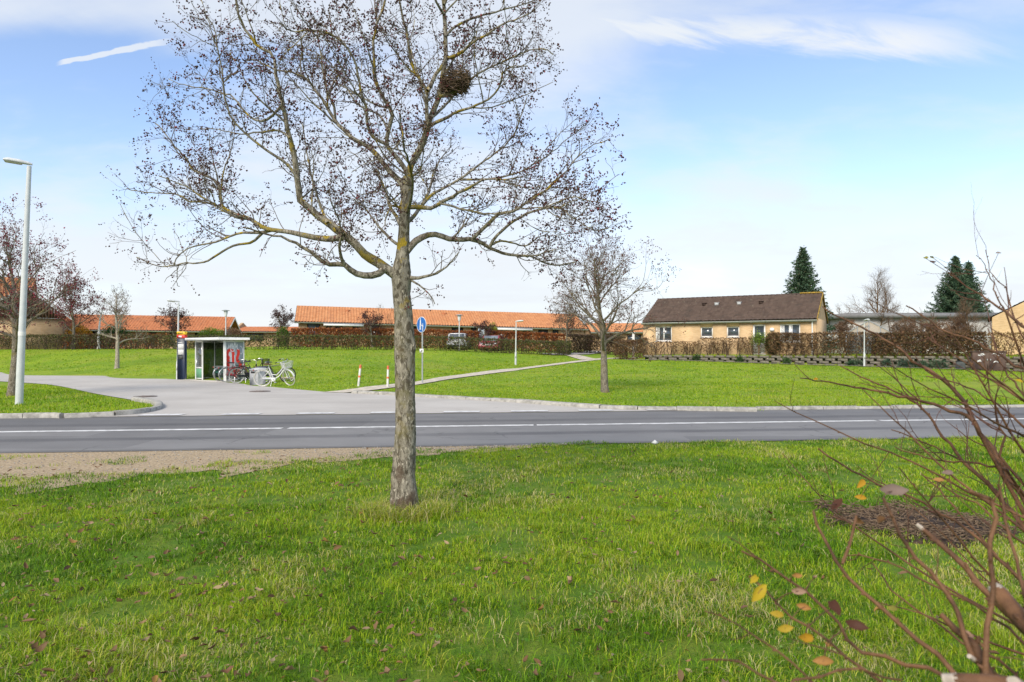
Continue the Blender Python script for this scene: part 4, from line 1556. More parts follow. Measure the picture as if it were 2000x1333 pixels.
hedge('clipped_hedge', 'long low clipped olive hedge on top of the grass bank behind the bus shelter', [gl(318, 57.2), gl(460, 56.6), gl(560, 56.2), gl(700, 56.2), gl(870, 56.6), gl(1010, 57.8), gl(1098, 58.6), gl(1104, 60.5), gl(1096, 62.5)], 1.0, 1.16, 101, OLIVE, [4, 4, 2.4, 2, 1], .85, .085, 3, .30, group='hedges across the bank')
hedge('sparse_hedge', 'thin see-through leafless hedge on the bank in front of the yellow brick gable', [gl(-120, 61.0), gl(60, 59.6), gl(190, 58.6), gl(316, 57.4)], .95, 1.25, 103, OLIVE, [5, 2, 4, 3, .3], .6, .085, 6, .47, group='hedges across the bank', low=.12)
hedge('lane_hedge', 'brownish hedge curving along the grey lane behind the lawn tree', [gl(1112, 64.5), gl(1150, 65.5), gl(1190, 65), gl(1216, 64)], 1.3, 1.75, 105, [(.085, .055, .04), (.075, .065, .025), (.13, .085, .05)], [4, 2, 2], .9, .10, 3, .25, group='hedges across the bank')
hg = 'rust beech hedges before the long orange roof'
for a, b_, top, Y, lab in ((571, 768, 642.5, 63.5, 'rust red beech hedge under the left end of the long orange roof'),
                           (775, 884, 645, 63.5, 'rust beech hedge between the big trunk and the silver car'),
                           (884, 936, 648, 64.5, 'short rust beech hedge behind the silver car'),
                           (947, 1104, 650, 64, 'rust beech hedge running from the red car toward the lawn tree')):
    h = CAMH + (HY - top) / F * Y - float(hgt(*gl((a + b_) / 2, Y)))
    hedge('beech_hedge', lab, [gl(a, Y), gl((a + b_) / 2, Y + .2), gl(b_, Y + .3)], .9, h, 110 + a, RUST, [4, 4, 2, 1], 1.0, .11, 3, .22, group=hg)
h = CAMH + (HY - 655) / F * 60 - float(hgt(*gl(200, 60)))
hedge('beech_hedge', 'low rust hedge behind the white birch stem', [gl(124, 62.2), gl(330, 60.6)], .8, CAMH + (HY - 654) / F * 61.5 - float(hgt(*gl(220, 61.5))), 120, RUST + [(.06, .045, .02)], [2, 3, 3, .5, 3], .9, .10, 3, .25, group=hg)
# shrubs above the hedges
for px, py, wd, Y, c, lab in ((552, 650, 1.1, 64, [(.05, .12, .015), (.12, .20, .03)], 'green garden bush under the left eave of the long orange roof'),
                              (413, 652, 2.4, 66, [(.12, .2, .02), (.22, .28, .04)], 'bright yellow-green bush below the eave of the left orange roof'),
                              (452, 652, 2.2, 67, [(.22, .13, .08), (.16, .10, .06)], 'tan dry bush at the gable end of the left orange roof'),
                              (556, 654, .9, 68, [(.02, .06, .015), (.03, .08, .02)], 'small dark green bush between the two orange roofs'),
                              (225, 648, 2.6, 65, [(.02, .06, .015), (.035, .085, .02)], 'dark green bush behind the pale tree on the bank'),
                              (152, 646, 2.2, 64, [(.42, .23, .02), (.34, .17, .015)], 'orange-yellow autumn bush beside the birch stem'),
                              (963, 643, 1.0, 66, [(.35, .36, .02), (.25, .28, .03)], 'yellow-green little bush beside the reddish garden tree')):
    rg = np.random.default_rng(int(px))
    x, y = gl(px, Y)
    zt = CAMH + (HY - py + 12) / F * Y
    z0 = float(hgt(x, y))
    root = empty('garden_bush', (x, y, z0))
    tag(root, lab, 'bush', 'garden shrubs behind the hedges')
    n = int(1500 * wd)
    d = rg.normal(0, 1, (n, 3))
    d /= np.linalg.norm(d, axis=1)[:, None]
    rad = rg.uniform(.55, 1.0, (n, 1)) * (1 + .35 * (fbm(d[:, 0:1] * 2 + 9, d[:, 2:3] * 2 + d[:, 1:2], .8, int(px)) - .5))
    P = np.array([x, y, (zt + z0) / 2]) + d * rad * np.array([wd / 2, wd / 2, (zt - z0) / 2])
    leaves('foliage', P, rg.uniform(.07, .14, n), palette(rg, n, c, [1, 1], .35), M_leaf, root, int(px), .6)
    mb = MB()
    for k in range(9):
        a = k * .7
        mb.tube([(x, y, z0), (x + .2 * wd * math.cos(a), y + .2 * wd * math.sin(a), (z0 + zt) / 2), (x + .4 * wd * math.cos(a), y + .4 * wd * math.sin(a), zt - .2)], [.03, .02, .01], 4, False)
    part(mb, 'stems', M_twigb, root)
# ------------------------------------------------------------------ buildings
M_brick = brickmat('yellow_brick', (.55, .355, .175), (.64, .435, .235), (.56, .44, .30))
M_brick2 = brickmat('ochre_brick', (.42, .26, .12), (.52, .34, .17), (.46, .38, .28))
M_wood = mat('brown_boards', (.075, .038, .022), .8, .35, 2.2, stretch=(7, 7, .6))
M_wooddk = mat('dark_stained_wood', (.035, .02, .014), .7, .3, 5)
M_frame = mat('white_window_frame', (.74, .74, .73), .4, .04, 3)
M_gutter = mat('zinc_gutter', (.50, .51, .52), .5, .1, 6)


def tilemat(name, a, b, c, sp=(.30, .31), mossy=None):
    """clay tile: tone differs from tile to tile and in weathered patches"""
    m = mat(name, a, .85)
    nt = m.node_tree
    bs = nt.nodes['Principled BSDF']
    tc = N(nt, 'ShaderNodeTexCoord')
    v = tc.outputs['Object']
    vo = N(nt, 'ShaderNodeTexVoronoi')
    vo.inputs['Scale'].default_value = 3.6
    nt.links.new(v, vo.inputs['Vector'])
    col = MIX(nt, vo.outputs['Color'], a, b)
    col = MIX(nt, MAP(nt, NOISE(nt, v, 1.1, 6, .65), .5, .72, 0, .75), col, c)
    if mossy:
        col = MIX(nt, MAP(nt, NOISE(nt, v, 3.4, 6, .7), .60, .70, 0, .75), col, mossy)
    nt.links.new(col, bs.inputs['Base Color'])
    return m


M_tile = tilemat('orange_clay_tiles', (.45, .185, .08), (.59, .285, .135), (.37, .165, .09))
M_tile2 = tilemat('weathered_red_tiles', (.40, .14, .06), (.52, .21, .10), (.30, .14, .08))
M_tilebr = tilemat('brown_concrete_tiles', (.066, .044, .035), (.110, .076, .060), (.052, .040, .033), mossy=(.20, .17, .125))
M_lichen = mat('lichen_tiles', (.26, .16, .06), .9, .5, 8, base2=(.48, .31, .05))


def wave_roof(mb, a, b, c, d, per=.2, amp=.03, course=.35, step=.018, m=0):
    """corrugated tiled plane: a-b along the eave, d-c along the ridge"""
    a, b, c, d = (np.asarray(q, float) for q in (a, b, c, d))
    Lx = np.linalg.norm(b - a)
    Ly = np.linalg.norm(d - a)
    nrm = unit(np.cross(b - a, d - a))
    if nrm[2] < 0:
        nrm = -nrm
    nx = max(2, int(Lx / per) * 6)
    rows = max(1, int(Ly / course))
    u = np.linspace(0, 1, nx + 1)
    wv = amp * np.abs(np.sin(np.pi * u * int(Lx / per))) ** .7
    V = []
    vv = []
    for r in range(rows):
        vv += [(r / rows, step), ((r + .999) / rows, 0)]
    for t, s in vv:
        base = (a + (b - a) * u[:, None]) * (1 - t) + (d + (c - d) * u[:, None]) * t
        V.append(base + nrm * (wv + s)[:, None])
    V = np.vstack(V)
    k = nx + 1
    i = np.arange(nx)
    Q = np.vstack([np.stack([r * k + i, r * k + i + 1, (r + 1) * k + i + 1, (r + 1) * k + i], 1) for r in range(len(vv) - 1)])
    mb.add(V, Q, m=m)


class House:
    """local frame: x along the facade, y into the house, z up; origin on the front left corner"""

    def __init__(self, name, label, p0, d, z0, drop=0.0, cat='house', group=None):
        self.p0, self.d = np.array([p0[0], p0[1]], float), unit(np.array([d[0], d[1], 0.]))[:2]
        self.n = np.array([-self.d[1], self.d[0]])
        self.z0, self.drop = z0, drop
        self.root = empty(name, (p0[0], p0[1], z0), math.atan2(self.d[1], self.d[0]))
        tag(self.root, label, cat, group)

    def u_at(self, px, off=0.0):
        """facade coordinate of what the photo shows in column px"""
        a = (px - 1000) / F
        q = self.p0 + self.n * off
        return (a * q[1] - q[0]) / (self.d[0] - a * self.d[1])

    def z_at(self, u, py, off=0.0):
        y = self.p0[1] + self.d[1] * u + self.n[1] * off
        return CAMH - (py - HY) / F * y - self.z0

    def put(self, mb, name, m, parent=None, smooth=False):
        """mb is in local coordinates"""
        if self.drop:
            for V in mb.v:
                V[:, 2] -= self.drop * V[:, 0]
        return mb.build(name, m, parent or self.root, smooth)

    def wall(self, L, D, h, gable=None, m=None, t=.3, openings=(), eave=0.0):
        """front wall with real openings, plain side and back walls, gables to the ridge"""
        mb = MB()
        m = m or M_brick
        ops = sorted(openings)
        xs = sorted({0, L} | {o[0] for o in ops} | {o[1] for o in ops})
        for x0, x1 in zip(xs[:-1], xs[1:]):
            hit = [o for o in ops if o[0] <= x0 + 1e-6 and o[1] >= x1 - 1e-6]
            if not hit:
                mb.box((x0, 0, -1.2), (x1, t, h))
            else:
                o = hit[0]
                mb.box((x0, 0, -1.2), (x1, t, o[2]))
                mb.box((x0, 0, o[3]), (x1, t, h))
        mb.box((0, t, -1.2), (t, D, h))
        mb.box((L - t, t, -1.2), (L, D, h))
        mb.box((t, D - t, -1.2), (L - t, D, h))
        if gable:
            for x in (0, L - t):
                mb.prism([(0, h), (D, h), (D / 2, gable)], (x, 0, 0), (0, 1, 0), (0, 0, 1), t)
        return self.put(mb, 'wall', m)

    def window(self, x0, x1, z0, z1, frame=M_frame, glass=M_glass, mull=0, bar=.06, dep=.10, kind='window', curtain=None):
        mb = MB()
        mb.box((x0, dep, z0), (x0 + bar, dep + .08, z1))
        mb.box((x1 - bar, dep, z0), (x1, dep + .08, z1))
        mb.box((x0 + bar, dep, z0), (x1 - bar, dep + .08, z0 + bar))
        mb.box((x0 + bar, dep, z1 - bar), (x1 - bar, dep + .08, z1))
        for k in range(mull):
            xm = x0 + (x1 - x0) * (k + 1) / (mull + 1)
            mb.box((xm - bar * .6, dep - .002, z0 + bar), (xm + bar * .6, dep + .078, z1 - bar))
        w = self.put(mb, kind, frame)
        mb = MB()
        mb.box((x0 + bar * .5, dep + .03, z0 + bar * .5), (x1 - bar * .5, dep + .05, z1 - bar * .5))
        self.put(mb, 'pane', glass, w)
        mb = MB()
        mb.box((x0 - .02, -.03, z0 - .05), (x1 + .02, dep - .005, z0 - .003))
        self.put(mb, 'sill', frame, w)
        if curtain:
            mb = MB()
            for s in curtain:
                xa = x0 + (x1 - x0) * s
                for q in range(5):
                    mb.box((xa + q * .05, dep + .012, z0 + bar), (xa + q * .05 + .035, dep + .026, z1 - bar))
            self.put(mb, 'curtain', M_frame, w)
        return w

    def roof(self, L, D, h, ridge, m, over=.35, ends=(.3, .3), per=.2, amp=.03, course=.35, step=.018, barge=None, gut=M_gutter):
        sl = (ridge - h) / (D / 2)
        e = h - sl * over
        x0, x1 = -ends[0], L + ends[1]
        mb = MB()
        wave_roof(mb, (x0, -over, e), (x1, -over, e), (x1, D / 2, ridge), (x0, D / 2, ridge), per, amp, course, step)
        wave_roof(mb, (x1, D + over, e), (x0, D + over, e), (x0, D / 2, ridge), (x1, D / 2, ridge), per * 2, amp, course * 2, step)
        # underside
        mb.face([(x0, -over, e - .09), (x1, -over, e - .09), (x1, D / 2, ridge - .09), (x0, D / 2, ridge - .09)])
        mb.face([(x0, D + over, e - .09), (x0, D / 2, ridge - .09), (x1, D / 2, ridge - .09), (x1, D + over, e - .09)])
        r = self.put(mb, 'roof', m)
        # ridge tiles
        mb = MB()
        n = int((x1 - x0) / .4)
        for i in range(n):
            xa = x0 + (x1 - x0) * i / n
            xb = x0 + (x1 - x0) * (i + 1.04) / n
            ang = np.linspace(R(20), R(160), 6)
            A = [(xa, D / 2 + .13 * math.cos(t), ridge - .02 + .11 * math.sin(t)) for t in ang]
            B = [(xb, D / 2 + .115 * math.cos(t), ridge - .03 + .10 * math.sin(t)) for t in ang]
            mb.add(A + B, [[q, q + 1, 7 + q, 6 + q] for q in range(5)])
        self.put(mb, 'ridge_tiles', m, r)
        if barge is not None:
            for x, s in ((x0 - .02, -1), (x1 - .002, 1)):
                mb = MB()
                for ya, yb, za, zb in ((-over, D / 2, e, ridge), (D + over, D / 2, e, ridge)):
                    P = [(ya, za - .16), (yb, zb - .16), (yb, zb + .05), (ya, za + .05)]
                    mb.prism(P, (x, 0, 0), (0, 1, 0), (0, 0, 1), .022)
                self.put(mb, 'bargeboard', barge, r)
        if gut is not None:
            mb = MB()
            yc, zc = -over - .06, e - .02
            ang = np.linspace(math.pi, 2 * math.pi, 7)
            A = [(x0, yc + .07 * math.cos(t), zc + .07 * math.sin(t)) for t in ang]
            B = [(x1, y, z) for _, y, z in A]
            mb.add(A + B, [[q, q + 1, 8 + q, 7 + q] for q in range(6)])
            mb.box((x0, -over - .015, e - .14), (x1, -over + .005, e - .015))
            self.put(mb, 'gutter', gut, r)
        return r


# ---- brick bungalow on the right
bz = 1.22
hR = House('brick_bungalow', 'yellow brick bungalow with brown tiled roof and white windows beyond the lawn', (10.37, 54.0), (10.93, -6.2), bz)
LR, DR = 12.57, 7.8
hh = 2.62
rz = 5.80 - bz
wins = []
for p0, p1, t0, t1, mu, cu in ((1280, 1312, 638, 667, 1, (.06,)), (1368, 1392, 639, 659, 0, None), (1419, 1444, 638, 658.5, 0, None), (1523, 1563, 633, 668, 1, (.05, .44))):
    u0, u1 = hR.u_at(p0), hR.u_at(p1)
    um = (u0 + u1) / 2
    wins.append((u0, u1, hR.z_at(um, t1), hR.z_at(um, t0), mu, cu))
du0, du1 = hR.u_at(1470), hR.u_at(1495)
dz1 = hR.z_at((du0 + du1) / 2, 634)
hR.wall(LR, DR, hh, rz - .12, M_brick, .3, [(a, b, c, d) for a, b, c, d, *_ in wins] + [(du0, du1, .05, dz1)])
for a, b_, c, d, mu, cu in wins:
    hR.window(a, b_, c, d, mull=mu, bar=.085, curtain=cu)
dr = hR.window(du0, du1, .05, dz1, bar=.12, kind='door')
mb = MB()
mb.box((du0 + .12, .08, .2), (du1 - .12, .19, .85))
hR.put(mb, 'panel', M_frame, dr)
roof = hR.roof(LR, DR, hh, rz, M_tilebr, .28, (.06, .06), per=.30, amp=.045, course=.42, step=.06)
mb = MB()
mb.cyl((LR - .25, -.09), .045, -.2, hh - .2, 10)
hR.put(mb, 'downpipe', M_frame)
mb = MB()
mb.lathe([(.0, 0), (.14, .02), (.17, .06), (.13, .10), (.0, .12)], 14)
V = mb.v
uu = hR.u_at(1508)
for q in V:
    q[:] = np.column_stack([uu + q[:, 0], -q[:, 2], hR.z_at(uu, 644) + q[:, 1] * .8])
hR.put(mb, 'wall_lamp', M_frame)
# verge of the right gable, grown over with yellow lichen, and the raised end of the gable wall
e0 = hh - (rz - hh) / (DR / 2) * .28
mb = MB()
for ya, yb, za, zb in ((-.28, DR / 2, e0, rz), (DR + .28, DR / 2, e0, rz)):
    mb.prism([(ya, za - .06), (yb, zb - .06), (yb, zb + .085), (ya, za + .085)], (LR + .06, 0, 0), (0, 1, 0), (0, 0, 1), .06)
mb.box((LR - 1.5, DR / 2 - .14, rz + .02), (LR + .05, DR / 2 + .14, rz + .13))
hR.put(mb, 'verge_tiles', M_lichen, roof)
for px, py in ((1372, 591), (1397, 593), (1484, 588), (1441, 600)):
    off = DR / 4
    u = hR.u_at(px, off)
    zz = hh + (rz - hh) * .62
    mb = MB()
    mb.box((u - .14, DR * .30, zz), (u + .14, DR * .30 + .3, zz + .20))
    mb.box((u - .17, DR * .30 - .03, zz + .20), (u + .17, DR * .30 + .33, zz + .23))
    hR.put(mb, 'roof_vent', M_gutter if px in (1397, 1441) else M_wooddk, roof)
mb = MB()
mb.box((LR - .75, DR * .62, hh), (LR - .25, DR * .62 + .45, rz + .15))
hR.put(mb, 'chimney', M_brick, roof)

# ---- long orange-roofed row
oz = 2.0
hO = House('row_house', 'long low row house with bright orange tiled roof behind the rust hedges', (-22.0, 70.3), (31.3, 8.0), oz, drop=.0166)
LO, DO = 31.2, 7.7
ho = 2.62
ops = []
zt = ho - .28
for p0, p1, kind in ((600, 625, 'g'), (637, 648, 'g'), (655, 670, 'w'), (688, 703, 'w'), (722, 746, 'd'), (806, 820, 'w'), (882, 905, 'w'), (920, 931, 'd'), (934, 946, 'g'), (974, 998, 'g'), (1007, 1015, 'd'), (1022, 1036, 'w'), (1051, 1071, 'w'), (1079, 1091, 'd')):
    u0, u1 = hO.u_at(p0), hO.u_at(p1)
    ops.append((u0, u1, .9 if kind == 'w' else .25, zt if kind != 'w' else zt - .05, kind))
hO.wall(LO, DO, ho, 4.2, M_brick2, .3, [o[:4] for o in ops])
for a, b_, c, d, kd in ops:
    hO.window(a, b_, c, d, frame=M_wooddk if kd != 'w' else M_wood, glass=M_glasslt if kd == 'g' else M_glass, bar=.09)
ro = hO.roof(LO, DO, ho, 4.28, M_tile, .45, (.35, .35), per=.30, amp=.085, course=.4, step=.02, barge=M_wooddk)
for p0, p1 in ((632, 710), (971, 1039)):
    mb = MB()
    mb.box((hO.u_at(p0, -.5), -.75, ho - .52), (hO.u_at(p1, -.5), -.53, ho - .33))
    hO.put(mb, 'awning_cassette', M_frame)
for p0, p1 in ((590, 634), (712, 752), (972, 1002)):
    mb = MB()
    a, b_ = hO.u_at(p0), hO.u_at(p1)
    for o in ops:
        pass
    mb.box((a, -.028, zt + .004), (b_, -.003, ho - .02))
    hO.put(mb, 'fascia_board', M_wooddk)
for px in (679, 870):
    u = hO.u_at(px, 2)
    mb = MB()
    mb.box((u - .2, 2.55, 3.75), (u + .2, 2.95, 4.0))
    hO.put(mb, 'roof_vent', M_tile2, ro)

# second row house, lower, behind the lawn tree
h2 = House('row_house', 'second orange-roofed row house partly hidden behind the lawn tree', (9.3, 78.5), (1, .06), 1.6)
h2.wall(7.6, 7, 2.1, 3.3, M_brick2)
for a, b_ in ((1.2, 2.4), (4.0, 5.6)):
    h2.window(a, b_, .8, 1.7, frame=M_wooddk, dep=-.06)
h2.roof(7.6, 7, 2.1, 3.1, M_tile, .45, (.3, .3), per=.21, amp=.045, course=.4, barge=M_wooddk)
# left row house with its gable toward the street lamp
dL = unit(np.array([.98, .2, 0]))
pL = np.array([-31.5, 75.0]) - dL[:2] * 17.0
hL = House('row_house', 'left orange-roofed row house ending in an open gable with white bargeboards', pL, dL, 1.75, drop=.008)
LL, DL = 16.6, 7.0
hl = 2.15
ops = []
for p0, p1 in ((166, 176), (180, 192), (214, 228), (290, 306), (330, 340), (380, 418)):
    u0, u1 = hL.u_at(p0), hL.u_at(p1)
    ops.append((u0, u1, .3, hl - .25))
hL.wall(LL, DL, hl, 3.5, M_brick2, .3, ops)
for o in ops:
    hL.window(*o, frame=M_wooddk, bar=.08, glass=M_glass)
hL.roof(LL, DL, hl, 3.66, M_tile2, .5, (.3, .75), per=.30, amp=.08, course=.4, barge=M_frame)
# low roof further behind
hB = House('row_house', 'low red tiled roof filling the gap between the left and the long orange roofs', ((452 - 1000) / F * 86, 86), (1, .05), 1.9)
hB.wall(10.5, 7, 2.0, 3.2, M_brick2)
hB.window(2, 4, .8, 1.7, frame=M_wooddk, dep=-.06)
hB.roof(10.5, 7, 2.0, 2.62, M_tile2, .4, (.3, .3), per=.30, amp=.08, course=.4, barge=M_wooddk)

# ---- leftmost house: gable wing of yellow brick and brown boards, main roof behind
gy = 63.0
gz = 1.6
gx = (122 - 1000) / F * gy
hG = House('gable_house', 'yellow brick house with brown boarded gable and orange roof at the far left', (gx - 7.2 * .86, gy - 7.2 * .51), (.86, .51), gz)
wall_h = 2.85
apex = 5.55
mb = MB()
mb.box((0, 0, -1), (7.2, .3, wall_h))
mb.box((0, .3, -1), (.3, 9, wall_h))
mb.box((6.9, .3, -1), (7.2, 9, wall_h))
hG.put(mb, 'wall', M_brick2)
mb = MB()
hx = 4.64
slL, slR = .54, .80


def gtop(x):
    return apex - (slL * (hx - x) if x < hx else slR * (x - hx))


nb = 34
for i in range(nb):
    a, b_ = -.3 + 7.8 * i / nb, -.3 + 7.8 * (i + .93) / nb
    za = wall_h + .02
    top = min(gtop(a), gtop(b_)) - .1
    if top > za:
        mb.box((a, -.32 + (.012 if i % 2 else 0), za), (b_, -.28, top))
mb.box((-.3, -.28, wall_h + .02), (7.5, .28, wall_h + .14))
mb.prism([(.3, wall_h + .14), (6.9, wall_h + .14), (hx, apex - .25)], (0, .25, 0), (1, 0, 0), (0, 0, 1), .3)
hG.put(mb, 'gable_boarding', M_wood)
rg_ = MB()
zeL, zeR = gtop(-.75), gtop(7.95)
wave_roof(rg_, (-.75, 9, zeL), (-.75, -.55, zeL), (hx, -.55, apex), (hx, 9, apex), .30, .08, .4)
wave_roof(rg_, (7.95, -.55, zeR), (7.95, 9, zeR), (hx, 9, apex), (hx, -.55, apex), .30, .08, .4)
rf = hG.put(rg_, 'roof', M_tile)
for s in (-1, 1):
    mb = MB()
    xe, zz = (7.95, zeR) if s > 0 else (-.75, zeL)
    P = [(xe, zz - .2), (hx, apex - .2), (hx, apex + .04), (xe, zz + .04)]
    mb.prism(P if s > 0 else P[::-1], (0, -.56, 0), (1, 0, 0), (0, 0, 1), .03)
    hG.put(mb, 'bargeboard', M_gutter, rf)
# main block behind the wing
xr = hG.u_at(70, 9.35)
top2 = hG.z_at(xr, 545, 9.35)
mb = MB()
mb.box((-22, 5.4, -1), (-.02, 5.7, 3.6))
mb.box((-22, 13.0, -1), (xr - .2, 13.3, 3.6))
mb.prism([(5.7, 3.6), (13, 3.6), (9.35, top2 - .15)], (xr - .5, 0, 0), (0, 1, 0), (0, 0, 1), .3)
mb.box((xr - .5, 9.1, -1), (xr - .2, 13, 3.6))
hG.put(mb, 'wall', M_brick2)
mb = MB()
wave_roof(mb, (-22, 4.9, 3.55), (xr, 4.9, 3.55), (xr, 9.35, top2), (-22, 9.35, top2), .30, .08, .4)
wave_roof(mb, (xr, 13.8, 3.55), (-22, 13.8, 3.55), (-22, 9.35, top2), (xr, 9.35, top2), .5, .045, .8)
hG.put(mb, 'roof', M_tile)

# ---- white flat-roofed house at the right and the brick gable house beyond the frame's edge
wy = 66.0
hW = House('flat_roofed_house', 'white rendered house with grey flat roof below the twin spruces', ((1655 - 1000) / F * wy, wy), (1, -.04), .9)
M_render = mat('white_render', (.52, .50, .46), .9, .10, 1.5, bump=.1)
LWd = (1942 - 1655) / F * wy
wt = CAMH + (HY - 622) / F * wy - .9
u1 = hW.u_at(1770)
hW.wall(LWd, 8, wt, None, M_render, .3, [(hW.u_at(1800), hW.u_at(1830), 1.2, wt - .5)])
hW.window(hW.u_at(1800), hW.u_at(1830), 1.2, wt - .5, frame=M_gutter)
mb = MB()
mb.box((-.5, -.5, wt + .02), (LWd + .4, 8.4, wt + .42))
mb.box((-.2, -.2, wt + .422), (LWd + .1, 8.1, wt + .5))
hW.put(mb, 'roof', mat('grey_roof_edge', (.20, .20, .205), .7, .2, 2))
by = 52.0
xl = (1938 - 1000) / F * by
hD = House('brick_house', 'tall brick house gable with dark roof at the far right edge behind the hedge', (xl, by), (.82, -.57), .9)
wl_ = CAMH + (HY - 620) / F * by - .9
gw = 9.0
ap = CAMH + (HY - 555) / F * by - .9
mb = MB()
mb.prism([(0, -1), (gw, -1), (gw, wl_), (gw / 2, ap), (0, wl_)], (0, .3, 0), (1, 0, 0), (0, 0, 1), .3)
mb.box((0, .301, -1), (.3, 10, wl_))
mb.box((gw - .3, .301, -1), (gw, 10, wl_))
hD.put(mb, 'wall', M_brick)
sl = (ap - wl_) / (gw / 2)
mb = MB()
for s in (0, 1):
    xe = -.25 if s == 0 else gw + .25
    zz = wl_ - sl * .25 + .06
    if s == 0:
        wave_roof(mb, (xe, 10.2, zz), (xe, .08, zz), (gw / 2, .08, ap + .06), (gw / 2, 10.2, ap + .06), .3, .035, .36, .03)
    else:
        wave_roof(mb, (xe, .08, zz), (xe, 10.2, zz), (gw / 2, 10.2, ap + .06), (gw / 2, .08, ap + .06), .3, .035, .36, .03)
# cross roof running off to the left rear
zr = CAMH + (HY - 582) / F * (by + 6) - .9
hD.put(mb, 'roof', M_tilebr)

# ---- greenhouse
M_gh = mat('aluminium', (.27, .29, .30), .4, .08, 4, metal=.3)
M_ghg = glassmat('greenhouse_glass', (.30, .35, .40), .28)
gy = 50.5
gxm, g0 = (1697 - 1000) / F * gy, 1.22
gwid = (1737 - 1657) / F * gy
ev, ap = CAMH + (HY - 651) / F * gy, CAMH + (HY - 627) / F * gy
gr = empty('greenhouse', (gxm, gy, g0), -math.atan2(gxm, gy))
tag(gr, 'small glass greenhouse with grey frame showing its gable above the brown hedge', 'greenhouse')
mb = MB()
hw = gwid / 2
for y in (0, 3.2):
    for x in (-hw, -hw / 2, 0, hw / 2, hw):
        zt_ = ap - g0 - (ap - ev) * abs(x) / hw
        mb.box((x - .03, y - .03, 0), (x + .03, y + .03, zt_))
    for s in (-1, 1):
        mb.tube([(s * hw, y, ev - g0), (0, y, ap - g0)], .045, 6)
    mb.box((-hw, y - .02, ev - g0 - .04), (hw, y + .02, ev - g0 + .03))
for s in (-1, 1):
    for k in range(5):
        mb.tube([(s * hw, k * .8, ev - g0), (0, k * .8, ap - g0)], .025, 5)
mb.box((-.04, -.05, ap - g0 - .03), (.04, 3.25, ap - g0 + .05))
mb.build('frame', M_gh, gr)
mb = MB()
for s in (-1, 1):
    mb.face([(s * hw, 0, ev - g0), (s * hw, 3.2, ev - g0), (0, 3.2, ap - g0), (0, 0, ap - g0)])
    mb.face([(s * hw, 0, 0), (s * hw, 3.2, 0), (s * hw, 3.2, ev - g0), (s * hw, 0, ev - g0)])
for y in (.01, 3.19):
    mb.face([(-hw, y, 0), (hw, y, 0), (hw, y, ev - g0), (0, y, ap - g0), (-hw, y, ev - g0)])
mb.build('glazing', M_ghg, gr)

# ---- lattice block wall, trellis fence and hedges before the bungalow
M_block = mat('concrete_blocks', (.14, .125, .09), .95, .35, 6, bump=.4, bscale=50, base2=(.235, .21, .16))


def tw(t, off=0.0):
    return TW0 + TWD * t + TWN * off


def block_wall():
    root_p = tw(0)
    r = empty('planter_wall', (root_p[0], root_p[1], float(hgt(*root_p))), math.atan2(TWD[1], TWD[0]))
    tag(r, 'low open-jointed concrete block wall holding up the bungalow garden', 'wall')
    mb = MB()
    g0 = float(hgt(*root_p))
    rgx = random.Random(3)
    L, bl, gap, bh = 33.0, .60, .17, .17
    for row in range(5):
        n = int(L / (bl + gap))
        for i in range(n):
            t = i * (bl + gap) + (row % 2) * (bl + gap) / 2
            q = tw(t)
            g = float(hgt(q[0] - TWN[0] * .4, q[1] - TWN[1] * .4))
            z = 1.18 - (row + 1) * (bh + .012)
            if z + bh < g + .02:
                continue
            j = rgx.uniform(-.012, .012)
            mb.bbox((t, -.16 + j, z - g0), (t + bl, .10 + j, z + bh - g0), .015)
    mb.build('blocks', M_block, r)
    mb = MB()
    mb.box((0, .12, -.6), (L, .3, 1.1 - g0))
    mb.build('soil_filling', M_bed, r)
    return r


block_wall()
hg = 'hedges around the brick bungalow'


def hl_(p0, p1, off):
    """hedge line on the terrace between two photo columns"""
    o = TW0 + TWN * off
    res = []
    for px in np.linspace(p0, p1, 4):
        a = (px - 1000) / F
        t = (a * o[1] - o[0]) / (TWD[0] - a * TWD[1])
        res.append(o + TWD * t)
    return res


def hh_(line, top):
    q = line[1]
    return CAMH + (HY - top) / F * q[1] - float(hgt(*q))


l = hl_(1203, 1262, .9)
hedge('garden_hedge', 'dense rounded end of the brown hedge at the left corner of the bungalow garden', l, 1.2, hh_(l, 668) + .1, 131, BROWN, [4, 4, 2, 2], 1.2, .085, 4, .15, group=hg)
l = hl_(1263, 1364, .75)
hedge('garden_hedge', 'low see-through hornbeam hedge under the first bungalow window', l, .6, hh_(l, 668), 132, BROWN, [4, 4, 3, 2], .85, .075, 5, .36, group=hg, low=.1, stemcol=(.09, .06, .04))
l = hl_(1366, 1499, .75)
hedge('garden_hedge', 'thin leafless hedge in front of the diagonal slat fence', l, .5, hh_(l, 660), 133, BROWN, [4, 4, 3, 2], .85, .075, 6, .40, group=hg, low=.1, stemcol=(.09, .06, .04))
l = hl_(1501, 1700, .75)
hedge('garden_hedge', 'tall brown hedge in front of the double window and bungalow corner', l, .8, hh_(l, 651), 134, BROWN, [4, 4, 3, 2], 1.0, .085, 6, .30, group=hg)
l = hl_(1702, 1925, .9)
hedge('garden_hedge', 'tall dense brown hedge stretching to the graffiti cabinet', l, 1.2, hh_(l, 651), 135, BROWN + [(.10, .09, .03)], [4, 4, 1.5, 3, 2], 1.5, .09, 5, .12, group=hg)
l = hl_(1927, 2120, .9)
hedge('garden_hedge', 'open tan hedge with visible stems before the far right brick gable', l, .9, hh_(l, 650), 136, [(.28, .17, .06), (.16, .09, .04), (.36, .25, .10)], [3, 3, 2], .75, .085, 6, .42, group=hg)
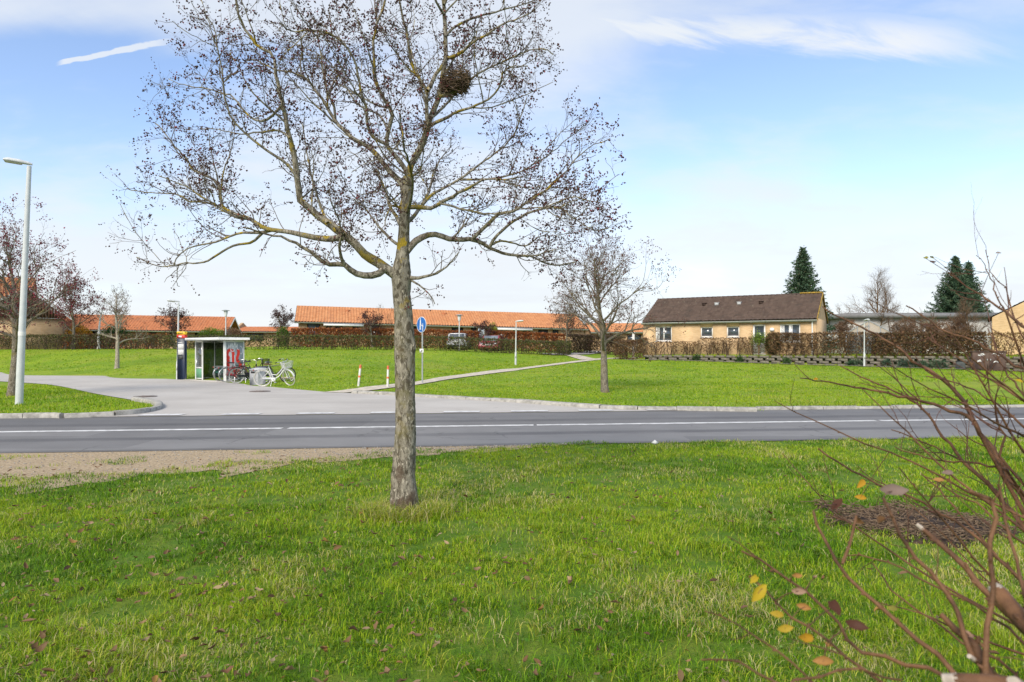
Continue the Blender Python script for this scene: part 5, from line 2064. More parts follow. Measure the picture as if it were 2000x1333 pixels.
# conifer bush in the fence line
q = hl_(1509, 1510, 1.0)[0]
rgc = np.random.default_rng(4)
cb = empty('conifer_bush', (q[0], q[1], float(hgt(*q))))
tag(cb, 'dark green clipped conifer bush between the slat fence and the tall hedge', 'bush')
n = 2600
d = rgc.normal(0, 1, (n, 3))
d /= np.linalg.norm(d, axis=1)[:, None]
P = np.array([q[0], q[1], float(hgt(*q)) + .82]) + d * rgc.uniform(.6, 1, (n, 1)) * [.5, .5, .85]
leaves('foliage', P, rgc.uniform(.05, .11, n), palette(rgc, n, [(.045, .055, .015), (.07, .075, .02), (.035, .04, .015)], [1, 1, 1]), M_leaf, cb, 4, .5)
q = hl_(1482, 1483, .45)[0]
cb = empty('garden_bush', (q[0], q[1], float(hgt(*q))))
tag(cb, 'light green feathery bush below the bungalow door', 'bush', 'garden shrubs behind the hedges')
n = 700
P = np.array([q[0], q[1], float(hgt(*q)) + 1.35]) + rgc.normal(0, 1, (n, 3)) * [.28, .22, .22]
leaves('foliage', P, rgc.uniform(.08, .18, n), palette(rgc, n, [(.18, .26, .03), (.12, .2, .03)], [1, 1]), M_leaf, cb, 5, .35, droop=.6)
mb = MB()
for k in range(7):
    mb.tube([(q[0], q[1], float(hgt(*q))), (q[0] + .1 * math.cos(k), q[1] + .1 * math.sin(k), float(hgt(*q)) + 1.3)], [.02, .01], 4, False)
part(mb, 'stems', M_twigb, cb)
# diagonal slat fence panels
M_trel = mat('weathered_slats', (.32, .31, .24), .9, .2, 5)
for i, (p0, p1) in enumerate(((1374, 1404), (1406, 1437), (1439, 1468), (1470, 1499))):
    l = hl_(p0, p1, 1.3)
    a, b_ = l[0], l[-1]
    g = float(hgt(*a))
    wdt = np.linalg.norm(b_ - a)
    f = empty('fence_panel', (a[0], a[1], g), math.atan2(b_[1] - a[1], b_[0] - a[0]))
    tag(f, ('first grey-green diagonal slat fence panel from the low hornbeam hedge', 'second diagonal slat fence panel from the low hornbeam hedge',
            'third diagonal slat fence panel, counted from the low hornbeam hedge', 'last diagonal slat fence panel, next to the conifer bush')[i], 'fence panel', 'diagonal slat fence panels')
    top = CAMH + (HY - 661) / F * a[1] - g
    mb = MB()
    mb.box((0, -.03, .1), (.07, .03, top))
    mb.box((wdt - .07, -.03, .1), (wdt, .03, top))
    mb.box((.07, -.025, .1), (wdt - .07, .025, .17))
    mb.box((.07, -.025, top - .07), (wdt - .07, .025, top))
    mb.build('frame', M_trel, f)
    mb = MB()
    s = -1 if i % 2 else 1
    x = -top
    hgt_ = top - .24
    while x < wdt:
        # slat at 45 degrees, clipped to the frame
        z0_, z1_ = 0.0, hgt_
        xa, xb = x, x + hgt_
        lo_, hi_ = max(.07, xa), min(wdt - .07, xb)
        if hi_ - lo_ > .05:
            za, zb = lo_ - x, hi_ - x
            A, B_ = (lo_, za), (hi_, zb)
            if s < 0:
                A, B_ = (wdt - lo_, za), (wdt - hi_, zb)
            mb.tube([(A[0], .0, .17 + A[1]), (B_[0], .0, .17 + B_[1])], .035, 4, True)
        x += .17
    mb.build('slats', M_trel, f)
# plants on the wall bed
for i, (px, py, w_, c) in enumerate(((1360, 700, .4, (.05, .09, .03)), (1445, 703, .35, (.06, .11, .03)), (1537, 707, .4, (.07, .13, .04)), (1664, 702, .35, (.05, .10, .05)), (1677, 705, .4, (.09, .13, .08)),
                                     (1732, 709, .45, (.06, .10, .06)), (1763, 707, .5, (.08, .12, .08)), (1777, 710, .45, (.05, .09, .05)), (1802, 708, .4, (.07, .12, .07)), (1828, 706, .5, (.09, .14, .08)), (1840, 709, .5, (.06, .10, .06)))):
    q = hl_(px, px + 1, -.25)[0]
    g = float(hgt(*q))
    rgp = np.random.default_rng(300 + i)
    r_ = empty('bed_plant', (q[0], q[1], g))
    spots = ('below the low hornbeam hedge', 'below the slat fence', 'below the conifer bush', 'just left of the garden lamp post', 'just right of the garden lamp post', 'two plants right of the garden lamp post',
             'largest of those under the greenhouse', 'in the middle of the bed past the greenhouse', 'small, past the middle of the bed', 'pale, second last before the small grey box', 'last before the small grey box')
    tag(r_, 'leafy plant against the block wall, ' + spots[i], 'plant', 'plants in the wall bed')
    n = 260
    P = np.array([q[0], q[1], g + w_ * .5]) + rgp.normal(0, 1, (n, 3)) * [w_ * .3, w_ * .25, w_ * .25]
    P[:, 2] = np.maximum(P[:, 2], g + .02)
    leaves('foliage', P, rgp.uniform(.08, .16, n), palette(rgp, n, [c, tuple(v * 1.4 for v in c)], [1, 1]), M_leaf, r_, 300 + i, .5, droop=.5)
# ------------------------------------------------------------------ street furniture


def hook_lamp(label, base, top_z, head_dir, group, r=.055, head=.5, lean=0.0, scale=1.0):
    """steel post with a flat street-light head on a short arm"""
    x, y = base[0], base[1]
    z = float(base[2])
    H = top_z - z
    o = empty('street_lamp', (x, y, z))
    tag(o, label, 'street lamp', group)
    hx, hy = head_dir
    mb = MB()
    cf = 1.35 if scale == 1 else 1.0
    P = [(0, 0, -.1), (lean * .95 / H, 0, .95), (lean * .96 / H, 0, .96), (lean * .3, 0, H * .3), (lean, 0, H - .04)]
    mb.tube(P, [r * cf, r * cf, r, r * .9, r * .6], 14, True)
    ps = mb.build('post', M_lgrey, o, True)
    mb = MB()
    if scale == 1:
        mb.box((-.04, -r * 1.4 - .006, .5), (.04, -r * 1.2, .85))
        mb.build('hatch', M_lgrey, ps)
    else:
        zb = 2.0
        mb.tube([(lean * zb / H, 0, zb), (lean * (zb + .12) / H, 0, zb + .12)], [r * .97, r * .97], 14, True)
        mb.build('label_band', M_white, ps)
    # head: shallow shell, rounded in plan, drooping lens below
    mb = MB()
    W_ = head * .34
    for t0, t1, w0, w1, h0, h1 in ((-.12, .0, .4, .62, .05, .075), (0.0, .35, .62, .95, .075, .10), (.35, .8, .95, 1.0, .10, .10), (.8, 1.0, 1.0, .7, .10, .06)):
        V = []
        for t, w_, h_ in ((t0, w0, h0), (t1, w1, h1)):
            cx, cy, cz = lean + hx * head * t, hy * head * t, H + head * t * .10
            for s, zz in ((-1, 0), (-1, h_ * .55), (-.6, h_), (.6, h_), (1, h_ * .55), (1, 0)):
                V.append((cx - hy * W_ * .5 * w_ * s, cy + hx * W_ * .5 * w_ * s, cz + zz * head * 1.6))
        mb.add(V, [[i, i + 1, 7 + i, 6 + i] for i in range(5)] + [[0, 6, 11, 5]])
        mb.face(V[:6][::-1])
        mb.face(V[6:])
    hd = mb.build('lamp_head', M_lgrey, o, False)
    mb = MB()
    V = []
    for t in (.3, .95):
        cx, cy, cz = lean + hx * head * t, hy * head * t, H + head * t * .10
        for s, zz in ((-1, -.005), (-.7, -.05), (.7, -.05), (1, -.005)):
            V.append((cx - hy * W_ * .42 * s, cy + hx * W_ * .42 * s, cz + zz * head * 1.3))
    mb.add(V, [[0, 1, 5, 4], [1, 2, 6, 5], [2, 3, 7, 6]])
    mb.face(V[:4])
    mb.face(V[4:][::-1])
    mb.build('lens', mat('lamp_lens', (.5, .5, .46), .25, .1, 4) if 'lamp_lens' not in bpy.data.materials else bpy.data.materials['lamp_lens'], hd)
    return o


lg = 'street lamps'
YL = 19.9
hook_lamp('tall grey street lamp post standing on the grass island, nearest lamp', W(37, 790, YL) * [1, 1, 0], CAMH + (HY - 322) / F * YL, (-.93, -.37), lg, r=.10, head=.62, lean=.30, scale=1.6)
hook_lamp('street lamp close beside the dark bus stop column', T(347, 742), CAMH + (HY - 590) / F * 36, (-.9, -.42), lg, r=.06, head=.55, lean=.05)
b = T(1007, 713.5)
hook_lamp('street lamp on the slope beside the climbing footpath', b, CAMH + (HY - 629) / F * b[1], (.95, -.2), lg, r=.055, head=.55, lean=.04)
b = on(1688, 712, 44.6)
hook_lamp('thin grey lamp post in front of the block wall and the greenhouse', b, CAMH + (HY - 627) / F * 44.6, (.1, -1), lg, r=.045, head=.5)


def park_lamp(label, base, top):
    o = empty('garden_lamp', tuple(base))
    tag(o, label, 'lamp', 'lamps with round caps above the hedge')
    H = top - base[2]
    mb = MB()
    mb.tube([(0, 0, -.1), (0, 0, H - .55)], [.05, .045], 12)
    mb.build('post', M_lgrey, o, True)
    mb = MB()
    mb.lathe([(.05, H - .58), (.09, H - .55), (.17, H - .12), (.15, H - .08)], 18)
    mb.build('lamp_shade', mat('frosted_glass', (.6, .62, .62), .3, .05, 3) if 'frosted_glass' not in bpy.data.materials else bpy.data.materials['frosted_glass'], o, True)
    mb = MB()
    mb.lathe([(.16, H - .08), (.34, H - .06), (.34, H - .04), (.1, H + .02), (0, H + .03)], 24)
    mb.build('cap', M_grey, o, True)
    return o


park_lamp('round capped lamp rising above the hedge beside the bus shelter roof', on(441, 684, 58.5), CAMH + (HY - 606) / F * 58.5)
park_lamp('round capped lamp standing at the silver car', on(897, 686, 59.5), CAMH + (HY - 615) / F * 59.5)

# bollards
M_bw = mat('bollard_white', (.68, .66, .62), .5, .18, 9)


def bollard(label, base, lean):
    o = empty('bollard', tuple(base))
    o.rotation_euler = (0, R(lean), 0)
    tag(o, label, 'bollard', 'red and white bollards at the footpath')
    r = .046
    mb = MB()
    mb.tube([(0, 0, -.15), (0, 0, .87), (0, 0, .885)], [r, r, r * .7], 14)
    p = mb.build('post', M_bw, o, True)
    for z0, z1 in ((.36, .44), (.74, .87)):
        mb = MB()
        mb.tube([(0, 0, z0), (0, 0, z1)], [r + .003, r + .003], 14, True)
        if z1 > .8:
            mb.tube([(0, 0, .8705), (0, 0, .89)], [r + .003, r * .72], 14, True)
        mb.build('band', M_orange, p, True)
    return o


bollard('leaning red and white bollard on the grass, nearest the bicycles', T(700, 754.5), 6)
bollard('upright red and white bollard at the edge of the footpath', T(757, 757), 1.5)

# pedestrian sign
b = T(825, 750)
sg = empty('pedestrian_sign', tuple(b), R(-46))
tag(sg, 'round blue sign with white walking adult and child on a grey post', 'road sign')
Ys = b[1]
zc = CAMH + (HY - 634.5) / F * Ys - b[2]
mb = MB()
mb.tube([(0, 0, -.2), (0, .0, zc * .5), (0, .0, zc + .34)], [.034] * 3, 12)
mb.build('post', M_grey, sg, True)
M_blue = mat('sign_blue', (.015, .12, .42), .4, .08, 3)
mb = MB()
a = np.linspace(0, 2 * math.pi, 41)[:-1]
rad = .355
mb.prism([(rad * math.cos(t), rad * math.sin(t)) for t in a], (0, -.045, zc), (1, 0, 0), (0, 0, 1), .010)
pl = mb.build('sign_plate', M_white, sg)
mb = MB()
mb.prism([((rad - .022) * math.cos(t), (rad - .022) * math.sin(t)) for t in a], (0, -.0561, zc), (1, 0, 0), (0, 0, 1), .002)
mb.build('sign_face', M_blue, pl)
mb = MB()


def fig(x, z, s):
    o = (x, -.0592, zc + z)
    ux, uz = (s, 0, 0), (0, 0, s)
    mb.prism([(.055 * math.cos(t), .42 + .06 * math.sin(t)) for t in a[::3]], o, ux, uz, .002)
    mb.prism([(-.06, .34), (.05, .34), (.085, .02), (.05, -.02), (.02, .1), (.03, -.1), (-.075, -.1), (-.06, .1)], o, ux, uz, .002)
    mb.prism([(-.075, -.1), (-.02, -.1), (-.045, -.45), (-.11, -.45)], o, ux, uz, .002)
    mb.prism([(-.02, -.1), (.03, -.1), (.075, -.45), (.01, -.45)], o, ux, uz, .002)


fig(-.07, .02, .56)
fig(.11, -.12, .36)
mb.ribbon([(-.03, .02), (.02, -.06), (.08, -.04)], (0, -.0592, zc), (1, 0, 0), (0, 0, 1), .03, .0022)
mb.build('pictogram', M_white, pl)
zp = CAMH + (HY - 685.5) / F * Ys - b[2]
mb = MB()
mb.bbox((-.14, -.055, zp - .085), (.14, -.04, zp + .085), .006)
sp = mb.build('small_plate', M_white, sg)
mb = MB()
mb.box((.0, -.057, zp - .05), (.075, -.0555, zp + .05))
mb.box((-.10, -.057, zp - .055), (-.03, -.0555, zp - .035))
mb.build('plate_mark', M_black, sp)

# bus stop column
b = T(355.5, 742)
Yb = b[1]
bs = empty('bus_stop_column', tuple(b), R(-14))
tag(bs, 'tall dark blue bus stop column with yellow and red head and timetables', 'bus stop')
HH = CAMH + (HY - 648) / F * Yb - b[2]
M_navy = mat('navy_panel', (.010, .020, .045), .4, .15, 3, spec=.5)
mb = MB()
mb.bbox((-.235, -.09, 0), (.235, .09, HH - .36), .012)
mb.build('column', M_navy, bs)
mb = MB()
mb.bbox((-.25, -.1, HH - .355), (.25, .1, HH - .17), .012)
hd = mb.build('red_head', mat('bus_red', (.62, .05, .03), .4, .05, 3), bs)
mb = MB()
mb.bbox((-.25, -.1, HH - .168), (.25, .1, HH), .012)
hd2 = mb.build('yellow_head', mat('bus_yellow', (.78, .50, .02), .4, .05, 3), bs)
mb = MB()
mb.bbox((-.13, -.103, HH - .31), (.06, -.101, HH - .225), .001)
mb.build('bus_symbol', M_white, hd)
mb = MB()
for x0, x1 in ((-.16, -.10), (-.09, -.05), (-.035, .03), (.045, .09), (.10, .16)):
    mb.box((x0, -.103, HH - .105), (x1, -.1008, HH - .06))
mb.build('lettering', M_navy, hd2)
mb = MB()
mb.box((-.17, -.0935, HH - .93), (.17, -.0915, HH - .66))
mb.box((-.17, -.0935, HH - 1.22), (.17, -.0915, HH - .95))
tt = mb.build('timetable', M_white, bs)
mb = MB()
for k in range(9):
    mb.box((-.14, -.0945, HH - .70 - k * .025), (.14 - .04 * (k % 3), -.0938, HH - .69 - k * .025))
    mb.box((-.14, -.0945, HH - .99 - k * .025), (.12 - .05 * (k % 2), -.0938, HH - .98 - k * .025))
mb.build('lettering', mat('faint_print', (.45, .45, .44), .7, .2, 4), tt)
mb = MB()
for x0, x1 in ((-.16, -.12), (-.11, -.07), (-.06, -.02), (-.01, .04), (.05, .08)):
    mb.box((x0, -.0935, HH - .61), (x1, -.0915, HH - .57))
mb.build('stop_name', M_white, bs)
mb = MB()
mb.box((-.15, -.0935, HH - 1.46), (.15, -.0915, HH - 1.26))
mb.build('lower_notice', mat('grey_notice', (.06, .065, .06), .5, .5, 9), bs)

# bus shelter: open front toward the side road, graffiti on its right end pane
C0 = np.array([-14.06, 33.3])
dS = unit(np.array([-2.44, 2.2, 0]))[:2]
rzS = math.atan2(-dS[1], -dS[0])           # local x runs left to right along the front
LS, DS_, HS = 3.25, 1.05, 2.06
O0 = C0 + dS * LS
sh = empty('bus_shelter', (O0[0], O0[1], 0), rzS)
tag(sh, 'glass bus shelter with white frame, green lower panels and red graffiti', 'bus shelter')
M_fr = mat('shelter_frame', (.60, .61, .59), .5, .08, 5)
M_green = mat('shelter_green', (.12, .30, .17), .5, .15, 4)
M_greend = mat('dark_green_panel', (.015, .10, .075), .5, .25, 4)
M_sg = glassmat('shelter_glass', (.27, .31, .30), .08)
M_sg2 = glassmat('shelter_glass_pale', (.70, .74, .76), .22)
mb = MB()
mb.bbox((-.30, -.40, HS), (LS + .28, DS_ + .15, HS + .13), .015)
ro_ = mb.build('roof', M_fr, sh)
mb = MB()
mb.box((-.26, -.36, HS + .128), (LS + .24, DS_ + .11, HS + .155))
mb.build('roof_felt', mat('roof_felt', (.05, .045, .04), .95, .4, 4), ro_)
for x, y in ((0, 0), (.78, 0), (LS - .06, 0), (0, DS_ - .06), (LS - .06, DS_ - .06), (LS * .5, DS_ - .06)):
    mb = MB()
    w = .11 if (x, y) == (LS - .06, 0) else .06
    mb.bbox((x, y, 0), (x + w, y + w, HS), .006)
    mb.build('post', M_fr, sh)
mb = MB()
for (x0, y0), (x1, y1) in (((.06, .01), (.78, .05)), ((.06, DS_ - .05), (LS - .06, DS_ - .01)), ((.01, .06), (.05, DS_ - .06)), ((LS - .03, .11), (LS + .01, DS_ - .06))):
    mb.box((x0, y0, HS - .09), (x1, y1, HS - .002))
    mb.box((x0, y0, .08), (x1, y1, .13))
mb.box((.06, .008, .62), (.78, .052, .69))
mb.box((.06, DS_ - .052, .66), (LS - .06, DS_ - .008, .70))
mb.build('rail', M_fr, sh)


def pane(lo, hi, m, nm):
    mb = MB()
    mb.box(lo, hi)
    return mb.build(nm, m, sh)


pane((.06, .028, .69), (.78, .034, HS - .09), M_sg2, 'glass_pane')
pane((.06, .026, .13), (.78, .036, .62), M_green, 'green_panel')
pane((.06, DS_ - .034, .70), (LS - .06, DS_ - .028, HS - .09), M_sg, 'glass_pane')
pane((.06, DS_ - .036, .13), (LS - .06, DS_ - .026, .66), M_greend, 'green_panel')
pane((.026, .06, .13), (.034, DS_ - .06, HS - .09), M_sg, 'glass_pane')
M_ad = mat('etched_pane', (.36, .40, .41), .25, .15, 2, spec=.6)
gp = pane((LS - .014, .11, .13), (LS - .006, DS_ - .06, HS - .09), M_ad, 'etched_pane')
mb = MB()
mb.bbox((.9, DS_ - .50, .40), (LS - .3, DS_ - .12, .45), .01)
mb.box((1.1, DS_ - .3, 0.0), (1.16, DS_ - .24, .40))
mb.box((LS - .55, DS_ - .3, 0.0), (LS - .49, DS_ - .24, .40))
mb.build('bench', M_greend, sh)
# graffiti strokes on the end pane (plane x = LS - .006; u = y, v = z)
M_gr = mat('graffiti_red', (.72, .05, .035), .5, .1, 8)
M_gw = mat('graffiti_white', (.72, .72, .74), .5, .1, 8)
M_gb = mat('graffiti_black', (.02, .02, .022), .5, .1, 8)


def spray(name, strokes, m, w, th):
    mb = MB()
    for i, s in enumerate(strokes):
        pts = smoothline(np.array([(u * .88 + .10, v * 1.86 + .13) for u, v in s]), .015)
        mb.ribbon(pts, (LS - .006, 0, 0), (0, 1, 0), (0, 0, 1), w, th + i * .0006)
    return mb.build(name, m, gp)


spray('red_lettering', [[(.16, .52), (.10, .60), (.09, .70), (.18, .765), (.33, .77), (.42, .70), (.42, .58), (.41, .47), (.40, .42)],
                        [(.10, .60), (.17, .57), (.10, .52), (.18, .47), (.09, .42), (.20, .38), (.10, .33)],
                        [(.09, .33), (.18, .27), (.34, .26), (.52, .28), (.68, .27), (.80, .32), (.84, .40), (.76, .45), (.67, .50), (.66, .58), (.72, .66), (.73, .74), (.69, .80)],
                        [(.25, .12), (.27, .20), (.40, .23), (.54, .19), (.55, .10)]], M_gr, .14, .003)
spray('white_lettering', [[(.10, .80), (.16, .86), (.13, .93), (.20, .84), (.26, .93), (.28, .82), (.36, .95), (.40, .80), (.48, .90), (.52, .97), (.58, .84), (.66, .93), (.66, .82), (.74, .78)],
                          [(.32, .84), (.28, .78), (.36, .74), (.48, .76), (.52, .83), (.44, .88), (.34, .85)],
                          [(.82, .88), (.92, .85), (.96, .76), (.92, .68), (.84, .68)],
                          [(.24, .62), (.25, .48), (.24, .38)], [(.32, .62), (.33, .5), (.33, .36), (.22, .36)], [(.50, .64), (.52, .5), (.50, .36), (.60, .35)]], M_gw, .035, .007)
mb = MB()
for s in ([(2.75, 1.75), (2.58, 1.70), (2.52, 1.45), (2.58, 1.22), (2.75, 1.18)], [(2.75, 1.15), (2.55, 1.05), (2.50, .80), (2.60, .62), (2.85, .45)]):
    mb.ribbon(smoothline(np.array(s), .03), (0, DS_ - .034, 0), (1, 0, 0), (0, 0, 1), .035, .004)
mb.build('graffiti_scrawl', M_gw, sh)
mb = MB()
for s in ([(1.0, .58), (1.2, .50), (1.5, .56), (1.8, .5), (2.1, .57)], [(.9, .30), (1.2, .24), (1.6, .30), (2.0, .22), (2.5, .28)]):
    mb.ribbon(smoothline(np.array(s), .03), (0, DS_ - .036, 0), (1, 0, 0), (0, 0, 1), .06, .004)
mb.build('graffiti_scrawl', M_gb, sh)
mb = MB()
mb.box((-.35, -.55, .024), (LS + .4, DS_ + .2, .045))
tag(mb.build('shelter_paving', M_pale), kind='structure')
sp_ = bpy.data.objects['shelter_paving']
sp_.location = (O0[0], O0[1], 0)
sp_.rotation_euler = (0, 0, rzS)

# litter bin
bn = empty('litter_bin', (*((503 - 1000) / F * 30.2, 30.2), 0.0), R(-20))
tag(bn, 'square grey metal litter bin between the white and the black bicycles', 'litter bin')
mb = MB()
mb.bbox((-.24, -.24, .02), (.24, .24, .68), .02)
mb.build('body', mat('bin_grey', (.34, .345, .35), .6, .12, 5), bn)
mb = MB()
V = [(-.26, -.26, .682), (.26, -.26, .682), (.26, .26, .682), (-.26, .26, .682), (-.25, -.25, .73), (.25, -.25, .73), (.25, .25, .81), (-.25, .25, .81)]
mb.add(V, [[0, 3, 2, 1], [4, 5, 6, 7], [0, 1, 5, 4], [1, 2, 6, 5], [2, 3, 7, 6], [3, 0, 4, 7]])
mb.build('lid', M_grey, bn)
mb = MB()
mb.box((-.15, -.252, .56), (.15, -.241, .64))
mb.build('slot', M_dark, bn)
# pale plank on the grass
b = T(561, 744)
pk = empty('wooden_plank', (b[0], b[1], b[2] + .06), R(28))
tag(pk, 'pale wooden plank lying on the grass behind the white bicycle front wheel', 'plank')
mb = MB()
mb.bbox((-.32, -.09, 0), (.32, .09, .11), .012)
mb.build('board', mat('raw_wood', (.52, .42, .24), .85, .2, 2, stretch=(1, 9, 9)), pk)

# ---- bicycles


def bicycle(label, base, rz, frame_m, tyre_m, saddle_m, lean=6, steer=0, basket=None, lady=True, rack=True, guard=None):
    o = empty('bicycle', tuple(base))
    o.rotation_euler = (R(lean), 0, rz)
    tag(o, label, 'bicycle', 'bicycles parked at the bus shelter')
    wr = .34
    xr, xf = -.52, .54
    Mf = Matrix.Translation((xf - .06, 0, wr + .42)) @ Matrix.Rotation(R(steer), 4, (-.32, 0, 1)) @ Matrix.Translation((-(xf - .06), 0, -(wr + .42)))

    def xfm(mb, st):
        if st:
            M_ = np.array(Mf)
            for q in mb.v:
                q[:] = q @ M_[:3, :3].T + M_[:3, 3]
        return mb
    for x, st in ((xr, False), (xf, True)):
        a = np.linspace(0, 2 * math.pi, 33)
        mb = MB()
        mb.tube([(x + wr * math.cos(t), 0, wr + wr * math.sin(t)) for t in a], .021, 8, False)
        wl = xfm(mb, st).build('wheel', tyre_m, o, True)
        mb = MB()
        mb.tube([(x + (wr - .028) * math.cos(t), 0, wr + (wr - .028) * math.sin(t)) for t in a], .011, 6, False)
        xfm(mb, st).build('rim', M_chrome, wl)
        mb = MB()
        for i in range(18):
            t = i * 2 * math.pi / 18
            mb.tube([(x + .02 * math.cos(t + 1.2), .02 * (-1) ** i, wr + .02 * math.sin(t + 1.2)), (x + (wr - .03) * math.cos(t), 0, wr + (wr - .03) * math.sin(t))], .0016, 3, False)
        mb.tube([(x, -.05, wr), (x, .05, wr)], .022, 8)
        xfm(mb, st).build('spokes', M_chrome, wl)
        a2 = np.linspace(R(20) if st else R(5), R(170) if st else R(185), 14)
        mb = MB()
        for s in (-1, 1):
            pass
        pts = [(x + (wr + .035) * math.cos(t), wr + (wr + .035) * math.sin(t)) for t in a2]
        for (xa, za), (xb, zb) in zip(pts[:-1], pts[1:]):
            mb.add([(xa, -.028, za), (xa, .028, za), (xb, .028, zb), (xb, -.028, zb)], [[0, 1, 2, 3]])
            mb.add([(xa, -.028, za), (xb, -.028, zb), (xb * 1.0, -.034, zb - .012), (xa, -.034, za - .012)], [[0, 1, 2, 3]])
        xfm(mb, st).build('mudguard', guard or frame_m, o)
    bbx, bbz = -.06, .29
    st_top = np.array([-.25, 0, .80])
    hd0, hd1 = np.array([.40, 0, .72]), np.array([.36, 0, .88])
    mb = MB()
    if lady:
        mb.tube([hd0, (.30, 0, .60), (.16, 0, .42), (bbx, 0, bbz)], .020, 8)
        mb.tube([hd1 - [0, 0, .04], (.24, 0, .66), (.06, 0, .47), (-.135, 0, .50)], .016, 8)
    else:
        mb.tube([hd0, (bbx, 0, bbz)], .019, 8)
        mb.tube([hd1 - [0, 0, .05], (-.225, 0, .74)], .017, 8)
    mb.tube([(bbx, 0, bbz), st_top], .018, 8)
    for s in (-1, 1):
        mb.tube([(bbx, s * .03, bbz), (xr, s * .055, wr)], .011, 6)
        mb.tube([(-.21, s * .02, .68), (xr, s * .055, wr)], .010, 6)
    mb.tube([hd0, hd1], .024, 8)
    mb.build('frame', frame_m, o, True)
    mb = MB()
    for s in (-1, 1):
        mb.tube([(.40, s * .045, .70), (.47, s * .05, .52), (xf, s * .055, wr)], .012, 6)
    mb.tube([(.405, -.05, .705), (.405, .05, .705)], .018, 6)
    xfm(mb, True).build('fork', frame_m, o, True)
    mb = MB()
    mb.tube([hd1, hd1 + [-.02, 0, .12]], .014, 8)
    for s in (-1, 1):
        mb.tube([hd1 + [-.02, 0, .12], (.40, s * .12, 1.05), (.33, s * .25, 1.08), (.17, s * .29, 1.03)], .0115, 6)
    hb = xfm(mb, True).build('handlebar', M_chrome, o, True)
    mb = MB()
    for s in (-1, 1):
        mb.tube([(.26, s * .275, 1.065), (.15, s * .292, 1.025)], .018, 8)
    xfm(mb, True).build('grip', M_rubber, hb, True)
    mb = MB()
    mb.tube([st_top, (-.27, 0, .90)], .013, 8)
    mb.build('seat_post', M_chrome, o, True)
    mb = MB()
    prof = [(-.17, .095, .035), (-.10, .10, .045), (.0, .06, .04), (.10, .025, .03), (.14, .018, .02)]
    V = []
    for x, w_, h_ in prof:
        for yy, zz in ((-1, -.3), (-.8, .6), (0, 1), (.8, .6), (1, -.3)):
            V.append((-.27 + x, yy * w_, .92 + zz * h_))
    mb.add(V, [[i * 5 + k, (i + 1) * 5 + k, (i + 1) * 5 + (k + 1) % 5, i * 5 + (k + 1) % 5] for i in range(4) for k in range(5)])
    mb.face(V[:5])
    mb.face(V[-5:][::-1])
    mb.build('saddle', saddle_m, o, True)
    mb = MB()
    mb.bbox((-.46, -.062, wr - .055), (.02, -.045, wr + .03), .008)
    mb.tube([(bbx, -.065, bbz), (bbx, -.04, bbz)], [.085, .085], 16)
    mb.build('chain_guard', frame_m, o)
    mb = MB()
    mb.tube([(bbx, -.10, bbz), (bbx, .10, bbz)], .012, 6)
    for s in (-1, 1):
        c = math.radians(40 + (90 if s > 0 else -90))
        e = (bbx + .16 * math.cos(c), s * .10, bbz + .16 * math.sin(c))
        mb.tube([(bbx, s * .09, bbz), e], .009, 6)
        mb.box((e[0] - .045, min(e[1], e[1] + s * .09), e[2] - .012), (e[0] + .045, max(e[1], e[1] + s * .09), e[2] + .012))
    mb.build('crank', M_chrome, o)
    if rack:
        mb = MB()
        for s in (-1, 1):
            mb.tube([(-.28, s * .06, .735), (-.85, s * .06, .735)], .008, 5)
            mb.tube([(-.72, s * .06, .735), (xr, s * .06, wr)], .006, 5)
        for x in (-.35, -.5, -.65, -.84):
            mb.tube([(x, -.06, .735), (x, .06, .735)], .007, 5)
        mb.build('rack', frame_m if guard is None else guard, o)
        mb = MB()
        mb.bbox((-.90, -.035, .66), (-.865, .035, .71), .006)
        mb.build('rear_light', M_red, o)
    mb = MB()
    mb.tube([(-.12, -.05, .26), (-.16, -.16, .01)], .010, 6)
    mb.build('kickstand', M_chrome, o)
    if basket is not None:
        mb = MB()
        cx, cz = .53, .80
        for k in range(6):
            z = cz + k * .05
            g = 1 + k * .05
            P = [(cx - .13 * g, -.17 * g, z), (cx + .13 * g, -.17 * g, z), (cx + .13 * g, .17 * g, z), (cx - .13 * g, .17 * g, z), (cx - .13 * g, -.17 * g, z)]
            mb.tube(P, .006 if k < 5 else .010, 4, False)
        for i in range(9):
            f = -1 + i / 4
            for sx in (-1, 1):
                mb.tube([(cx + sx * .13, f * .17, cz), (cx + sx * .1625, f * .2125, cz + .25)], .005, 3, False)
        for i in range(7):
            f = -1 + i / 3
            for sy in (-1, 1):
                mb.tube([(cx + f * .13, sy * .17, cz), (cx + f * .1625, sy * .2125, cz + .25)], .005, 3, False)
            mb.tube([(cx + f * .13, -.17, cz), (cx + f * .13, .17, cz)], .005, 3, False)
        xfm(mb, True).build('basket', basket, o)
    return o


M_tw = mat('cream_tyre', (.56, .54, .48), .8, .1, 5)
M_bwhite = mat('bicycle_white', (.74, .74, .72), .35, .05, 4, spec=.5)
M_bred = mat('bicycle_red', (.30, .025, .03), .35, .15, 4, spec=.5)
M_bgrey = mat('bicycle_grey', (.10, .10, .105), .35, .15, 4, spec=.5)
M_brown = mat('brown_leather', (.09, .04, .02), .6, .2, 8)
M_greyt = mat('grey_tyre', (.30, .295, .28), .8, .1, 5)


def at(px, Y):
    x = (px - 1000) / F * Y
    return np.array([x, Y, float(hgt(x, Y)) + .03])


def bike_at(label, px, Y, rzdeg, *a, **k):
    """px, Y place the rear wheel's foot"""
    q = at(px, Y)
    rz_ = R(rzdeg)
    b_ = q + np.array([.52 * math.cos(rz_), .52 * math.sin(rz_), 0])
    b_[2] = max(q[2], float(hgt(b_[0], b_[1])) * .5 + .03)
    return bicycle(label, b_, rz_, *a, **k)


